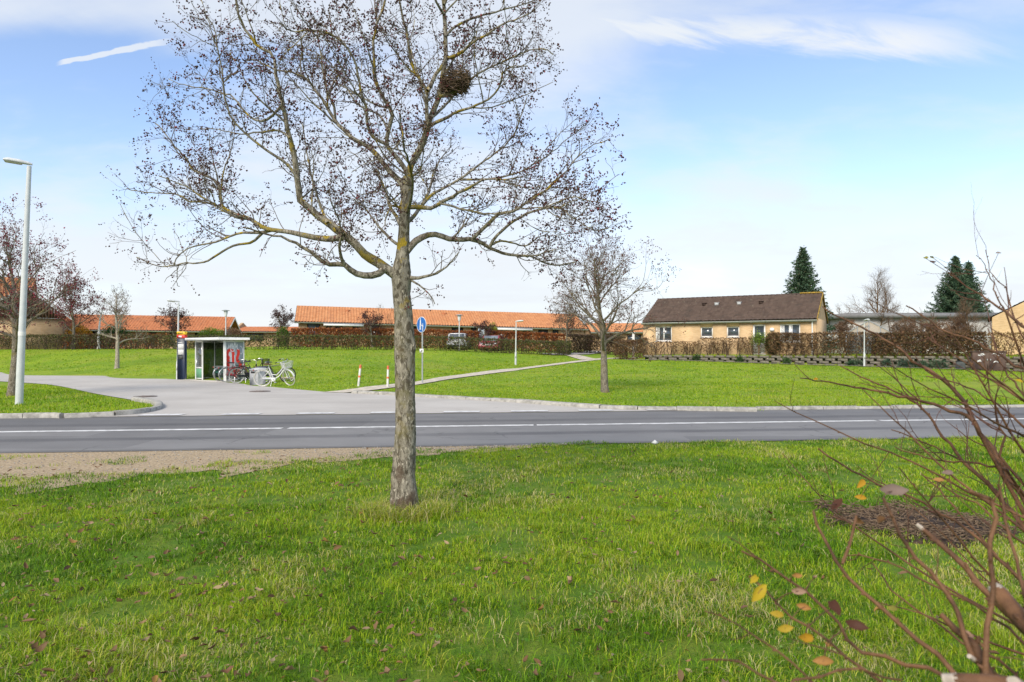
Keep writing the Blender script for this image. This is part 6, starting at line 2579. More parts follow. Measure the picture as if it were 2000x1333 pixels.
bike_at('white bicycle with cream tyres and white front basket in front of the litter bin', 513, 28.9, 6, M_bwhite, M_tw, M_brown, lean=5, steer=-38, basket=M_bwhite)
bike_at('black bicycle with saddle showing behind the white bicycle', 516, 31.2, 4, M_black, M_rubber, M_black, lean=5, steer=15, lady=False)
bike_at('black bicycle with cream tyres left of the litter bin', 462, 31.6, 40, M_black, M_tw, M_black, lean=4, steer=20, guard=M_black)
bike_at('dark bicycle with black wire front basket just behind the litter bin', 474, 33.6, 24, M_black, M_rubber, M_black, lean=5, steer=10, basket=M_black)
bike_at('red framed bicycle leaning in the row next to the bus shelter', 441, 33.0, 46, M_bred, M_greyt, M_black, lean=5, steer=10, guard=M_chrome)
bike_at('dark grey bicycle at the shelter end of the row, its rear wheel nearest the opening', 430, 33.6, 50, M_bgrey, M_greyt, M_black, lean=4, steer=8, guard=M_chrome)

# manhole covers in the side road
M_iron = mat('cast_iron', (.16, .13, .115), .8, .35, 20)
for px, py, lab, w_ in ((508, 766.3, 'dark oval manhole cover in the side road below the white bicycle', .38), (284, 776.5, 'dark drain cover in the side road behind the grass island', .36)):
    q = G(px, py)
    o = empty('manhole_cover', (q[0], q[1], .026))
    tag(o, lab, 'manhole cover')
    mb = MB()
    mb.lathe([(w_, .0), (w_, .012), (w_ - .03, .014), (0, .014)], 28)
    mb.build('plate', M_iron, o)
    mb = MB()
    for k in range(5):
        mb.box((-w_ * .6, -w_ * .5 + k * w_ * .25, .0145), (w_ * .6, -w_ * .5 + k * w_ * .25 + .03, .020))
    mb.build('ribs', M_iron, o)
# small white stone at the road edge
q = G(1273, 867)
rs = np.random.default_rng(9)
mb = MB()
V = OCT * rs.uniform(.5, 1, (6, 3)) * [.07, .05, .05]
mb.add(V + [q[0], q[1] - .25, .05], T=OCT_F)
tag(mb.build('stone', mat('white_stone', (.6, .6, .58), .9, .1, 9)), 'small white stone lying on the verge by the near road edge', 'stone')

# ---- cabinets before the block wall
ca = on(1930, 723, 41.3)
cb = empty('utility_cabinet', tuple(ca), math.atan2(TWD[1], TWD[0]))
tag(cb, 'wide brown utility cabinet covered in white graffiti against the hedge', 'cabinet')
M_cab = mat('brown_cabinet', (.10, .065, .05), .6, .25, 4)
hc = CAMH + (HY - 686) / F * 41.3 - ca[2]
mb = MB()
mb.bbox((-.85, -.35, 0), (.85, .3, hc - .06), .015)
mb.build('body', M_cab, cb)
mb = MB()
mb.bbox((-.9, -.4, hc - .058), (.9, .34, hc), .015)
mb.build('top', M_cab, cb)
for x0 in (-.8, .02):
    mb = MB()
    mb.bbox((x0, -.362, .1), (x0 + .78, -.352, hc - .12), .004)
    dd = mb.build('door', M_cab, cb)
    mb = MB()
    mb.box((x0 + (.70 if x0 < 0 else .04), -.385, hc * .5), (x0 + (.74 if x0 < 0 else .08), -.363, hc * .5 + .12))
    mb.build('handle', M_grey, dd)
mb = MB()
rgf = np.random.default_rng(14)
for cx, cz in ((-.55, hc * .8), (-.5, hc * .5), (.15, hc * .84), (.42, hc * .84), (.62, hc * .35), (-.2, hc * .85)):
    p = [(cx, cz)]
    for _ in range(8):
        p.append((np.clip(p[-1][0] + rgf.uniform(-.14, .14), -.8, .8), np.clip(p[-1][1] + rgf.uniform(-.11, .11), .15, hc - .14)))
    mb.ribbon(smoothline(np.array(p), .02), (0, -.3635, 0), (1, 0, 0), (0, 0, 1), .035, .003)
mb.build('graffiti', M_gw, cb)
ca = on(1876, 721, 42.2)
cb = empty('utility_cabinet', tuple(ca), math.atan2(TWD[1], TWD[0]))
tag(cb, 'small dark grey utility box before the block wall', 'cabinet')
mb = MB()
mb.bbox((-.24, -.16, 0), (.24, .16, .50), .012)
mb.build('body', mat('slate_grey_box', (.07, .08, .08), .6, .2, 5), cb)
mb = MB()
mb.bbox((-.26, -.18, .502), (.26, .18, .55), .012)
mb.build('lid', M_dark, cb)

# ---- parked cars behind the hedge, seen from the rear / front


def car(label, base, rz, paint, L_, W_, H_, suv, front):
    o = empty('parked_car', tuple(base), rz)
    tag(o, label, 'car', 'cars parked behind the hedge')
    # side profile (x along the car, facing the viewer end at x = -L/2), lofted across the width with tumblehome
    h = H_
    if suv:
        prof = [(0, .42), (.02, .62), (.03, .95), (.10, 1.02), (.32, h * .97), (.9, h), (2.2, h * .985), (2.75, h * .93), (3.35, 1.06), (4.2, .92), (L_ - .03, .70), (L_, .42), (L_ - .1, .28), (.12, .28)]
    else:
        prof = [(0, .38), (.02, .60), (.10, .74), (.95, .93), (1.75, h * .97), (2.3, h), (3.2, h * .96), (3.75, h * .70), (L_ - .06, .88), (L_, .5), (L_ - .1, .25), (.12, .25)]
    pr = np.array(prof)
    n = len(pr)
    secs = [(-1.0, 1.0), (-.86, 1.0), (-.5, 1.0), (.5, 1.0), (.86, 1.0), (1.0, 1.0)]
    V = []
    for s, _ in secs:
        for x, z in pr:
            t = max(0, (z - .95) / max(.1, h - .95))
            wy = W_ / 2 * s * (1 - .17 * t)
            e = abs(s)
            xx = x - L_ / 2
            inset = 0.0 if e < .9 else .10
            xx *= (1 - inset * .22)
            zz = z - (.035 if e > .9 and z > .9 else 0) - (.012 if e > .8 and z > h * .9 else 0)
            V.append((xx, wy, zz))
    mb = MB()
    Q = []
    for i in range(len(secs) - 1):
        for k in range(n):
            Q.append([i * n + k, i * n + (k + 1) % n, (i + 1) * n + (k + 1) % n, (i + 1) * n + k])
    mb.add(V, Q)
    mb.face([V[k] for k in range(n)][::-1])
    mb.face([V[(len(secs) - 1) * n + k] for k in range(n)])
    body = mb.build('body', paint, o, True)
    # glazing: end window and side windows, 6 mm proud
    mb = MB()
    if suv:
        a, b_ = np.array([.12 - L_ / 2, 1.05]), np.array([.31 - L_ / 2, h * .945])
    else:
        a, b_ = np.array([.99 - L_ / 2, .95]), np.array([1.72 - L_ / 2, h * .955])
    d = unit(np.array([b_[0] - a[0], 0, b_[1] - a[1]]))
    nn = np.array([-d[2], 0, d[0]]) * .012
    w0, w1 = W_ / 2 * .80, W_ / 2 * .72
    A = [(a[0], -w0, a[1]), (a[0], w0, a[1]), (b_[0], w1, b_[1]), (b_[0], -w1, b_[1])]
    mb.face([np.array(q) + nn for q in A])
    mb.build('rear_window' if suv else 'windscreen', M_glass if suv else M_glasslt, o)
    for s in (-1, 1):
        mb = MB()
        z0, z1 = 1.0, h * .93
        P = [(1.0 if not suv else .55, z0), (3.2, z0), (2.7, z1), (1.75 if not suv else .75, z1)]
        wy = lambda z: s * (W_ / 2 * (1 - .17 * max(0, (z - .95) / (h - .95))) + .006)
        mb.face([(x - L_ / 2, wy(z), z - .03) for x, z in P])
        mb.build('side_window', M_glass, o)
        for xw in (.78, L_ - .85):
            mb = MB()
            mb.tube([(xw - L_ / 2, s * (W_ / 2 - .17), .33), (xw - L_ / 2, s * (W_ / 2 + .01), .33)], [.33, .33], 20)
            wl = mb.build('wheel', M_rubber, o)
            mb = MB()
            mb.tube([(xw - L_ / 2, s * (W_ / 2 + .011), .33), (xw - L_ / 2, s * (W_ / 2 + .02), .33)], [.2, .17], 16)
            mb.build('rim', M_chrome, wl)
        mb = MB()
        x0 = -L_ / 2
        if suv:
            mb.bbox((x0 + .0, s * W_ * .47 - .07, .88), (x0 + .07, s * W_ * .47 + .03, 1.16), .01)
            mb.build('tail_light', M_red, o)
        else:
            mb.bbox((x0 + .06, s * W_ * .36 - .16, .62), (x0 + .2, s * W_ * .36 + .12, .76), .03)
            mb.build('headlight', M_chrome, o)
        mb = MB()
        xm = (2.75 if suv else 1.35) - L_ / 2
        mb.bbox((xm, s * (W_ / 2 + .02) - .07, .95), (xm + .12, s * (W_ / 2 + .09) + .02, 1.07), .03)
        mb.build('mirror', paint, o)
    mb = MB()
    mb.box((-L_ / 2 - .012, -.26, .55 if not suv else .72), (-L_ / 2 - .004 + .03, .26, .66 if not suv else .83))
    mb.build('number_plate', M_white, o)
    mb = MB()
    mb.bbox((-L_ / 2 - .03, -W_ * .46, .30), (-L_ / 2 + .15, W_ * .46, .52), .04)
    mb.build('bumper', M_dark if suv else paint, o)
    if not suv:
        mb = MB()
        mb.box((-L_ / 2 + .005, -.5, .60), (-L_ / 2 + .045, .5, .72))
        mb.build('grille', M_dark, o)
    return o


M_silver = mat('silver_paint', (.40, .40, .41), .3, .05, 2, spec=.6, metal=.3)
M_redcar = mat('dark_red_paint', (.26, .02, .03), .3, .08, 2, spec=.6)
b = on(897, 688, 62.5)
car('silver car seen from behind over the clipped hedge', b - [0, 0, .12], R(88), M_silver, 4.4, 1.76, 1.56, True, False)
b = on(960.5, 688, 62.5)
car('dark red car with pale windscreen behind the clipped hedge', b - [0, 0, .10], R(82), M_redcar, 4.0, 1.74, 1.5, False, True)
# pale garden gate in the gap of the rust hedge
b = on(940, 660, 65.2)
gt = empty('garden_gate', tuple(b))
tag(gt, 'pale blue-grey garden gate in the gap of the rust hedge', 'gate')
M_gate = mat('pale_blue_boards', (.38, .45, .48), .7, .15, 3)
mb = MB()
for k in range(6):
    mb.box((-.30 + k * .1, -.02, .05), (-.30 + k * .1 + .092, .02, 1.95))
mb.build('boards', M_gate, gt)
mb = MB()
mb.box((-.31, .021, .4), (.31, .05, .5))
mb.box((-.31, .021, 1.4), (.31, .05, 1.5))
mb.build('crossbar', M_gate, gt)
# white post by the far hedge at the bungalow corner
b = on(1237, 668, 58)
mb = MB()
mb.bbox((b[0] - .09, b[1] - .09, b[2] - .1), (b[0] + .09, b[1] + .09, CAMH + (HY - 651) / F * 58), .01)
mb.bbox((b[0] - .12, b[1] - .12, CAMH + (HY - 651) / F * 58 + .002), (b[0] + .12, b[1] + .12, CAMH + (HY - 651) / F * 58 + .07), .02)
tag(mb.build('gate_post', M_white), 'square white post at the left corner of the brick bungalow', 'post')
# ------------------------------------------------------------------ lawn grass (uncountable blades)
GR = np.random.default_rng(2024)
MULCH = (3.62, 6.25, .64, .66)


def mulch_d(x, y):
    """<1 inside the bare wood-chip patch under the shrub"""
    dx, dy = (x - MULCH[0]), (y - MULCH[1])
    a = (dx * .95 + dy * .30) / MULCH[2]
    b = (-dx * .30 + dy * .95) / MULCH[3]
    return np.sqrt(a * a + b * b) + (fbm(x, y, .35, 77) - .5) * 1.3


GCOL = [(.115, .255, .004), (.195, .345, .006), (.32, .43, .012), (.44, .45, .055), (.56, .49, .23), (.050, .125, .004)]


def blades(name, X, Y, Hh, Wd, lean, col, base=None):
    n = len(X)
    Z = hgt(X, Y) if base is None else base
    a = GR.uniform(0, 2 * math.pi, n)
    b = a + math.pi / 2 + GR.normal(0, .5, n)
    dx, dy = np.cos(a), np.sin(a)
    sx, sy = np.cos(b) * Wd / 2, np.sin(b) * Wd / 2
    l1, l2 = lean * .35, lean
    h1 = Hh * (1 - .10 * np.minimum(lean / np.maximum(Hh, .01), 1.2))
    p = np.stack([X, Y, Z - .005], 1)
    m = np.stack([X + dx * l1, Y + dy * l1, Z + h1 * .6], 1)
    t = np.stack([X + dx * l2, Y + dy * l2, Z + h1 * (1 - .25 * np.minimum(lean / np.maximum(Hh, .01), 1.6))], 1)
    s = np.stack([sx, sy, np.zeros(n)], 1)
    V = np.stack([p - s, p + s, m - s * .8, m + s * .8, t], 1).reshape(-1, 3)
    k = (np.arange(n) * 5)[:, None]
    Tq = np.concatenate([k + [0, 1, 3], k + [0, 3, 2], k + [2, 3, 4]])
    c = np.repeat(col[:, None], 5, 1)
    c = c.reshape(-1, 3)
    return V, Tq, c


def lawn(name, xr, yr, dens, hmin, hmax, wd, mask, tuft=.5, seed=0, cols=None, yscale=None):
    global GR
    GR = np.random.default_rng(seed + 5)
    area = (xr[1] - xr[0]) * (yr[1] - yr[0])
    n = int(area * dens)
    X = GR.uniform(*xr, n)
    Y = GR.uniform(*yr, n)
    # pull part of the blades into tufts
    nt = int(area * dens / 22)
    k = int(n * tuft)
    ci = GR.integers(0, max(nt, 1), k)
    cx, cy = GR.uniform(*xr, nt), GR.uniform(*yr, nt)
    rt = GR.uniform(.012, .045, nt) * (1 if wd < .006 else 1.8)
    X[:k] = cx[ci] + GR.normal(0, 1, k) * rt[ci]
    Y[:k] = cy[ci] + GR.normal(0, 1, k) * rt[ci]
    keep = (np.abs(X) < Y * .82 + 1.9) & mask(X, Y)
    X, Y = X[keep], Y[keep]
    n = len(X)
    big = fbm(X, Y, 1.3, 31)
    mid = fbm(X, Y, .42, 41)
    fine = fbm(X, Y, .16, 51)
    Hh = (hmin + (hmax - hmin) * np.clip((mid - .25) * 1.2 + (fine - .5) * .9, 0, 1)) * GR.uniform(.45, 1.35, n)
    lean = Hh * GR.uniform(.25, 1.5, n)
    # colour: lush / yellowish / straw by patch
    r = GR.random(n)
    w = np.clip((big - .38) * 3.4, 0, 1)
    cl = np.array(cols or GCOL)
    lush = np.where((r < .40)[:, None], cl[0], np.where((r < .68)[:, None], cl[1], cl[5]))
    yel = np.where((r < .5)[:, None], cl[2], np.where((r < .85)[:, None], cl[1], cl[3]))
    col = np.where((GR.random(n) < w)[:, None], yel, lush)
    dry = np.clip((fbm(X, Y, .8, 61) - .53) * 2.6, 0, .75) * .8 + .05
    col = np.where((GR.random(n) < dry)[:, None], np.where((GR.random(n) < .5)[:, None], cl[3], cl[4]), col)
    col = col * GR.uniform(.75, 1.25, (n, 1))
    V, Tq, c = blades(name, X, Y, Hh, wd * GR.uniform(.7, 1.3, n), lean, col)
    return V, Tq, c


M_grass = leafmat('grass_blades', .55, .35)


def near_mask(X, Y):
    edge = np.where(X < 1.6, shoulder_edge(X), road_y(X, Y_NEAR) + .02)
    soft = (fbm(X, Y, .9, 15) - .5) * 1.5 + (fbm(X, Y, .3, 16) - .5) * .9 + GR.normal(0, .10, len(X)) + .05
    dirt = np.clip((X + 9) / -7.5 * 0 + 1, 0, 1)
    inside = Y < edge + np.where(X < 1.6, soft * .75, np.minimum(soft * .3, .08))
    # sparse tufts out on the gravel
    gravel = (X < 1.2) & (Y < road_y(X, Y_NEAR) - .25) & (fbm(X, Y, .5, 25) > .60) & (GR.random(len(X)) < .6)
    d = mulch_d(X, Y)
    keep = GR.random(len(X)) < np.clip((d - .66) * 2.4, .06, 1)
    tr = np.hypot(X - W(788, 1003, TY)[0], Y - TY) > .15
    thin = GR.random(len(X)) < np.clip(1.35 - 1.5 * np.clip(fbm(X, Y, .45, 71) - .50, 0, 1) * 4.0, .15, 1)
    return (inside | gravel) & keep & tr & thin


def merge(parts_, name, label=None):
    V, Tq, c, n = [], [], [], 0
    for v, t, k in parts_:
        V.append(v)
        Tq.append(t + n)
        c.append(k)
        n += len(v)
    o = np_mesh(name, np.vstack(V), np.vstack(Tq), M_grass, col=np.vstack(c))
    print(name, n // 5, 'blades')
    return tag(o, label, 'grass', kind='stuff')


merge([lawn('a', (-5.6, 5.6), (2.9, 4.6), 7000, .03, .115, .0038, near_mask, .55, 1),
       lawn('b', (-7.8, 7.8), (4.6, 7.2), 4300, .03, .11, .0048, near_mask, .5, 2),
       lawn('c', (-13, 13), (7.2, 13.2), 2000, .03, .085, .0065, near_mask, .5, 3)], 'near_grass', 'green grass with dry yellow patches on the near verge')


# long dry tuft round the trunk's foot
def tuft():
    global GR
    GR = np.random.default_rng(77)
    tx, ty = W(788, 1003, TY)[0], TY
    n = 2600
    a = GR.uniform(0, 2 * math.pi, n)
    r = np.abs(GR.normal(.22, .12, n)) + .10
    X, Y = tx + r * np.cos(a), ty + r * np.sin(a) * .8 - .10
    Hh = GR.uniform(.07, .20, n)
    col = np.where((GR.random(n) < .5)[:, None], np.array(GCOL[3]), np.where((GR.random(n) < .5)[:, None], np.array(GCOL[4]), np.array(GCOL[1]))) * GR.uniform(.7, 1.25, (n, 1))
    return blades('t', X, Y, Hh, GR.uniform(.003, .006, n), Hh * GR.uniform(.5, 1.4, n), col)


merge([tuft()], 'trunk_grass', 'long dry grass tuft round the foot of the big trunk')

ISLP = np.vstack([nose, front])


def in_poly(X, Y, P):
    """point-in-polygon for many points"""
    res = np.zeros(len(X), bool)
    for (xa, ya), (xb, yb) in zip(P, np.roll(P, -1, axis=0)):
        if ya == yb:
            continue
        c = (ya > Y) != (yb > Y)
        res ^= c & (X < (xb - xa) * (Y - ya) / (yb - ya) + xa)
    return res


def isl_mask(X, Y):
    """inside the left grass island: between its kerb and the side road"""
    P = np.vstack([ISL, front + [0, .1]])
    return in_poly(X, Y, P) & in_poly(X + .16, Y, P) & in_poly(X + .05, Y - .14, P) & in_poly(X, Y + .1, P)


KRs = KR[np.argsort(KR[:, 0])]


def right_mask(X, Y):
    lim = np.where(X > 6.6, road_y(X, Y_FAR) + .12, np.interp(X, KRs[:, 0], KRs[:, 1]) + .10)
    pl = PL[np.argsort(PL[:, 1])]
    px_ = np.interp(Y, pl[:, 1], pl[:, 0])
    return (Y > lim) & (X > KRs[0, 0]) & (np.abs(X - px_) > .85)


FARs = _far[np.argsort(_far[:, 0])]


def bank_mask(X, Y):
    lim = np.interp(X, FARs[:, 0], FARs[:, 1]) + .05
    pl = PL[np.argsort(PL[:, 1])]
    px_ = np.interp(Y, pl[:, 1], pl[:, 0])
    # keep clear of the shelter floor
    q = np.stack([X - O0[0], Y - O0[1]], 1)
    lx = q @ np.array([math.cos(rzS), math.sin(rzS)])
    ly = q @ np.array([-math.sin(rzS), math.cos(rzS)])
    sh_ = (lx > -.35) & (lx < LS + .4) & (ly > -.6) & (ly < DS_ + .2)
    return (Y > lim) & (X < np.where(Y < PL[:, 1].max(), px_ - .6, 6)) & ~sh_


FC = [(.19, .34, .005), (.255, .40, .008), (.33, .445, .010), (.40, .45, .025), (.45, .43, .11), (.12, .24, .005)]
merge([lawn('d', (-22, -8.5), (16, 35), 260, .05, .13, .014, isl_mask, .4, 11, FC),
       lawn('e', (-6, 16), (17.5, 30), 230, .04, .09, .015, right_mask, .4, 12, FC),
       lawn('f', (-4, 34), (30, 52), 55, .05, .11, .024, right_mask, .4, 13, FC),
       lawn('g', (-18, 3), (24, 40), 130, .05, .10, .018, bank_mask, .4, 14, FC),
       lawn('h', (-45, 6), (38, 58), 40, .05, .11, .028, bank_mask, .4, 15, FC)], 'lawn_grass', 'mown green grass on the island, the lawn and the bank beyond the road')


# ragged weeds over the kerb edges
def kerb_weeds():
    global GR
    GR = np.random.default_rng(88)
    out = []
    for line, off, n in ((KR, .14, 1500), (np.column_stack([_kx, road_y(_kx, Y_FAR + .06)]), .14, 3200), (front, .16, 1500)):
        P = resample(line, .1)
        nn = offset(P, 1.0) - P
        s = 1.0
        i = GR.integers(0, len(P), n)
        keep = fbm(P[i, 0], P[i, 1], .9, 91) > .44
        i = i[keep]
        # lawn side of the kerb
        c = np.array([0, 1.0])
        side = np.sign(nn[i] @ c)[:, None]
        q = P[i] + nn[i] * side * (off + np.abs(GR.normal(0, .12, (len(i), 1))))
        m = len(i)
        Hh = GR.uniform(.06, .18, m)
        cc = np.array([(.10, .15, .02), (.19, .19, .05), (.25, .22, .08), (.06, .10, .015)])[GR.integers(0, 4, m)] * GR.uniform(.7, 1.2, (m, 1))
        out.append(blades('w', q[:, 0], q[:, 1], Hh, np.full(m, .018), Hh * GR.uniform(.3, 1.2, m), cc))
    return out


merge(kerb_weeds(), 'verge_weeds', 'ragged dry weeds growing along the kerbs')

# broad-leaved rosettes and clover in the near grass
rw = np.random.default_rng(400)
P, S = [], []
for _ in range(170):
    y = rw.uniform(3.2, 9)
    x = rw.uniform(-.78, .78) * y
    if mulch_d(np.array([x]), np.array([y]))[0] < 1.1 or y > shoulder_edge(x) - .2:
        continue
    for _ in range(rw.integers(4, 10)):
        P.append((x + rw.normal(0, .05), y + rw.normal(0, .05), rw.uniform(.015, .05)))
        S.append(rw.uniform(.012, .032))
rt = empty('lawn_weeds', (0, 0, 0))
tag(rt, 'small broad-leaved weeds between the grass blades of the near verge', 'weeds', kind='stuff')
wv = leaves('leaves', np.array(P), np.array(S), palette(rw, len(P), [(.12, .24, .03), (.16, .28, .05), (.2, .3, .08)], [3, 2, 1]), M_leaf, rt, 401, .7)
wv['kind'] = 'stuff'

# fallen leaves: brown, curled, thicker toward the left
rl = np.random.default_rng(41)
P, S, Cc = [], [], []
for _ in range(2500):
    y = 2.9 + 8 * rl.random() ** 1.3
    u = rl.uniform(-.80, .80)
    x = u * y
    if rl.random() > np.clip(.55 - u * .9, .08, 1) * (.35 + 1.2 * fbm(x, y, .6, 44)) or y > shoulder_edge(x) + .3:
        continue
    P.append((x, y, rl.uniform(.035, .075)))
    S.append(.026 + .05 * rl.random() ** 1.8)
P = np.array(P)
cl = palette(rl, len(P), [(.17, .095, .045), (.26, .165, .085), (.10, .058, .030), (.37, .265, .16), (.29, .17, .05)], [4, 4, 2, 2, 1])
fl = empty('fallen_leaves', (0, 0, 0))
tag(fl, 'brown curled fallen leaves scattered over the near grass', 'leaves', kind='stuff')


def flat_leaves(name, P, S, cols, parent, seed, face=(0, 0, 1)):
    rg = np.random.default_rng(seed)
    n = len(P)
    a = rg.uniform(0, 2 * math.pi, n)
    d = np.stack([np.cos(a), np.sin(a), rg.normal(0, .28, n)], 1)
    d /= np.linalg.norm(d, axis=1)[:, None]
    up = np.array(face) + rg.normal(0, .35, (n, 3))
    s = np.cross(d, up)
    s /= np.linalg.norm(s, axis=1)[:, None]
    u = np.cross(s, d)
    L = S[:, None]
    V, Fq = [], []
    ts = [(-.5, .04), (-.28, .36), (0, .5), (.25, .36), (.5, .03)]
    cu = rg.uniform(-.3, 1.1, (n, 1))
    rows = []
    for t, w in ts:
        c = P + d * L * t + u * L * (cu * t * t * 1.4)
        ww = L * w * .46
        fold = u * ww * rg.uniform(.15, 1.3, (n, 1))
        rows += [c - s * ww + fold, c, c + s * ww + fold * rg.uniform(.5, 1.3, (n, 1))]
    V = np.stack(rows, 1).reshape(-1, 3)
    k = (np.arange(n) * 15)[:, None]
    Q = []
    for r in range(4):
        for c in range(2):
            Q.append(k + [r * 3 + c, r * 3 + c + 1, (r + 1) * 3 + c + 1, (r + 1) * 3 + c])
    o = np_mesh(name, V, np.vstack(Q), M_leaf, parent, col=np.repeat(cols, 15, 0))
    return o


flat_leaves('leaves', P, np.array(S), cl, fl, 43)['kind'] = 'stuff'

# bare patch of soil and wood chips under the shrub
n = 60
g = np.linspace(-1.6, 1.6, n)
XX, YY = np.meshgrid(MULCH[0] + g, MULCH[1] + g)
D = mulch_d(XX, YY)
ZZ = np.where(D < 1.15, .012 + .045 * np.clip(1.1 - D, 0, 1) * (.5 + fbm(XX, YY, .12, 5)), -.05)
V = np.stack([XX, YY, ZZ], -1).reshape(-1, 3)
i, j = np.meshgrid(np.arange(n - 1), np.arange(n - 1))
a = (j * n + i).ravel()
tag(np_mesh('bare_soil', V, np.stack([a, a + 1, a + n + 1, a + n], 1), mat('dark_soil', (.032, .020, .014), .95, .5, 12, base2=(.075, .048, .032), bump=.8, bscale=60), smooth=True), kind='structure')
rm = np.random.default_rng(6)
mb = MB()
for _ in range(2600):
    x, y = MULCH[0] + rm.normal(0, .55), MULCH[1] + rm.normal(0, .55)
    if mulch_d(np.array([x]), np.array([y]))[0] > 1.08:
        continue
    L = rm.uniform(.015, .06) if rm.random() < .92 else rm.uniform(.08, .2)
    d = unit(np.array([rm.normal(), rm.normal(), rm.normal(0, .25)])) * L
    z = rm.uniform(.03, .065)
    mb.tube([(x - d[0], y - d[1], z - d[2]), (x + d[0], y + d[1], z + d[2])], [.004, .003], 4, False)
tag(mb.build('wood_chips', mat('chips', (.075, .042, .028), .9, .5, 30, base2=(.27, .19, .12))), 'brown wood chips and twigs covering the bare soil patch', 'wood chips', kind='stuff')
# pebbles on the shoulder
mb = MB()
for _ in range(1500):
    x = -9 + 10.0 * rm.random()
    y0, y1 = shoulder_edge(x), road_y(x, Y_NEAR)
    y = y0 + (y1 - y0) * rm.random()
    r = rm.uniform(.005, .016)
    mb.add(OCT * rm.uniform(.6, 1.2, (6, 3)) * [r, r, r * .7] + [x, y, .012], T=OCT_F)
tag(mb.build('pebbles', mat('pebble', (.28, .24, .20), .9, .5, 40, base2=(.60, .56, .50))), 'loose pale pebbles on the gravel shoulder', 'pebbles', kind='stuff')

# ------------------------------------------------------------------ foreground shrub, its stems measured from the photograph
def shrub():
    rg = np.random.default_rng(19)
    root = empty('garden_shrub', (1.75, 1.75, 0))
    tag(root, 'big leggy bare shrub with reddish stems and few yellow leaves, closest to the viewer', 'shrub')
    S = []

    def B(px, y0, y1, d0, d1):
        """photo points from the thick end; depth y0 -> y1; stem widths in photo px"""
        p = np.array(px, float)
        d = np.r_[0, np.cumsum(np.linalg.norm(np.diff(p, axis=0), axis=1))]
        Y = y0 + (y1 - y0) * d / d[-1]
        P = np.array([W(a, b, c) for (a, b), c in zip(p, Y)])
        r0, r1 = d0 / 2 / F * y0, d1 / 2 / F * y1
        P = smoothline(P, .03)
        n = len(P)
        P = P + rg.normal(0, .0022, (n, 3))
        S.append((P, np.linspace(r0, r1, n) * .8))
    B([(2110, 1150), (2000, 975), (1975, 937), (1950, 895), (1925, 860), (1900, 820), (1885, 787), (1862, 760), (1837, 738), (1812, 722), (1780, 700), (1740, 670), (1700, 648), (1660, 630), (1636, 618), (1606, 600)], 1.9, 2.6, 20, 3)
    B([(1905, 825), (1887, 812), (1850, 800), (1812, 787), (1762, 775), (1725, 766), (1680, 759), (1640, 751), (1600, 745), (1562, 736)], 2.05, 2.6, 9, 2.5)
    B([(2090, 1130), (1987, 1012), (1962, 985), (1930, 945), (1890, 912), (1862, 875), (1835, 847), (1820, 817), (1800, 797), (1785, 785), (1750, 765), (1720, 752), (1680, 735), (1640, 715)], 1.8, 2.6, 14, 2.5)
    B([(1967, 917), (1900, 905), (1850, 900), (1812, 895), (1775, 885), (1745, 875)], 2.0, 2.4, 6, 2.5)
    B([(2080, 1140), (1962, 982), (1912, 925), (1875, 897), (1837, 880), (1800, 862), (1765, 850), (1742, 840)], 1.9, 2.5, 9, 2.5)
    B([(2040, 1180), (1890, 1035), (1830, 1000), (1782, 970), (1725, 950), (1685, 930), (1650, 910), (1620, 892), (1600, 877)], 1.6, 2.2, 9, 4)
    B([(1950, 892), (1962, 858), (1950, 825), (1937, 775), (1925, 725), (1920, 690)], 2.0, 2.1, 6, 2)
    B([(2070, 790), (2000, 724), (1940, 686), (1900, 666), (1860, 652), (1834, 640), (1800, 616), (1770, 596)], 1.7, 2.3, 9, 3)
    B([(2060, 680), (2000, 640), (1970, 614), (1940, 596), (1920, 580), (1890, 560)], 1.6, 2.0, 10, 3)
    B([(1965, 612), (1948, 580), (1935, 545), (1920, 512), (1905, 500)], 1.9, 2.2, 4, 1.5)
    B([(2030, 720), (1990, 640), (1960, 560), (1940, 540), (1925, 490)], 1.8, 2.2, 5, 1.5)
    B([(2080, 1290), (1997, 1210), (1952, 1158)], 1.0, 1.15, 52, 40)
    B([(2040, 1260), (1937, 1168), (1895, 1120), (1847, 1072), (1802, 1030)], 1.15, 1.35, 18, 12)
    B([(1960, 1400), (1928, 1315), (1892, 1249), (1862, 1222), (1832, 1195)], .95, 1.05, 40, 12)
    B([(1930, 1400), (1922, 1318), (1928, 1225), (1940, 1150), (1934, 1090), (1940, 1000), (1931, 976), (1890, 962)], .95, 1.05, 16, 9)
    B([(1900, 1290), (1883, 1240), (1859, 1168), (1832, 1132), (1790, 1084), (1757, 1039), (1736, 1000), (1722, 975)], .98, 1.1, 14, 7)
    B([(1900, 1360), (1853, 1300), (1805, 1258), (1739, 1210), (1688, 1162), (1640, 1102), (1610, 1054), (1592, 1012), (1588, 990)], .95, 1.2, 14, 6)
    B([(1640, 1102), (1658, 1060), (1670, 1015)], 1.08, 1.12, 8, 6)
    B([(1900, 1370), (1841, 1315), (1780, 1300), (1730, 1285), (1661, 1270), (1652, 1228), (1610, 1192), (1568, 1150), (1520, 1120), (1475, 1093), (1445, 1075)], .92, 1.2, 12, 5)
    B([(1760, 1370), (1718, 1330), (1634, 1270), (1592, 1234), (1553, 1207), (1520, 1177), (1487, 1144), (1462, 1124)], .9, 1.15, 9, 4)
    B([(1610, 1370), (1580, 1327), (1526, 1279), (1475, 1243), (1430, 1216), (1400, 1205), (1370, 1195)], .9, 1.1, 6, 3)
    B([(1545, 1370), (1514, 1330), (1475, 1309), (1430, 1292), (1400, 1290), (1370, 1288)], .88, 1.0, 7, 4)
    B([(1520, 1350), (1550, 1330), (1604, 1321), (1640, 1309), (1685, 1310), (1760, 1330)], .92, .95, 7, 5)
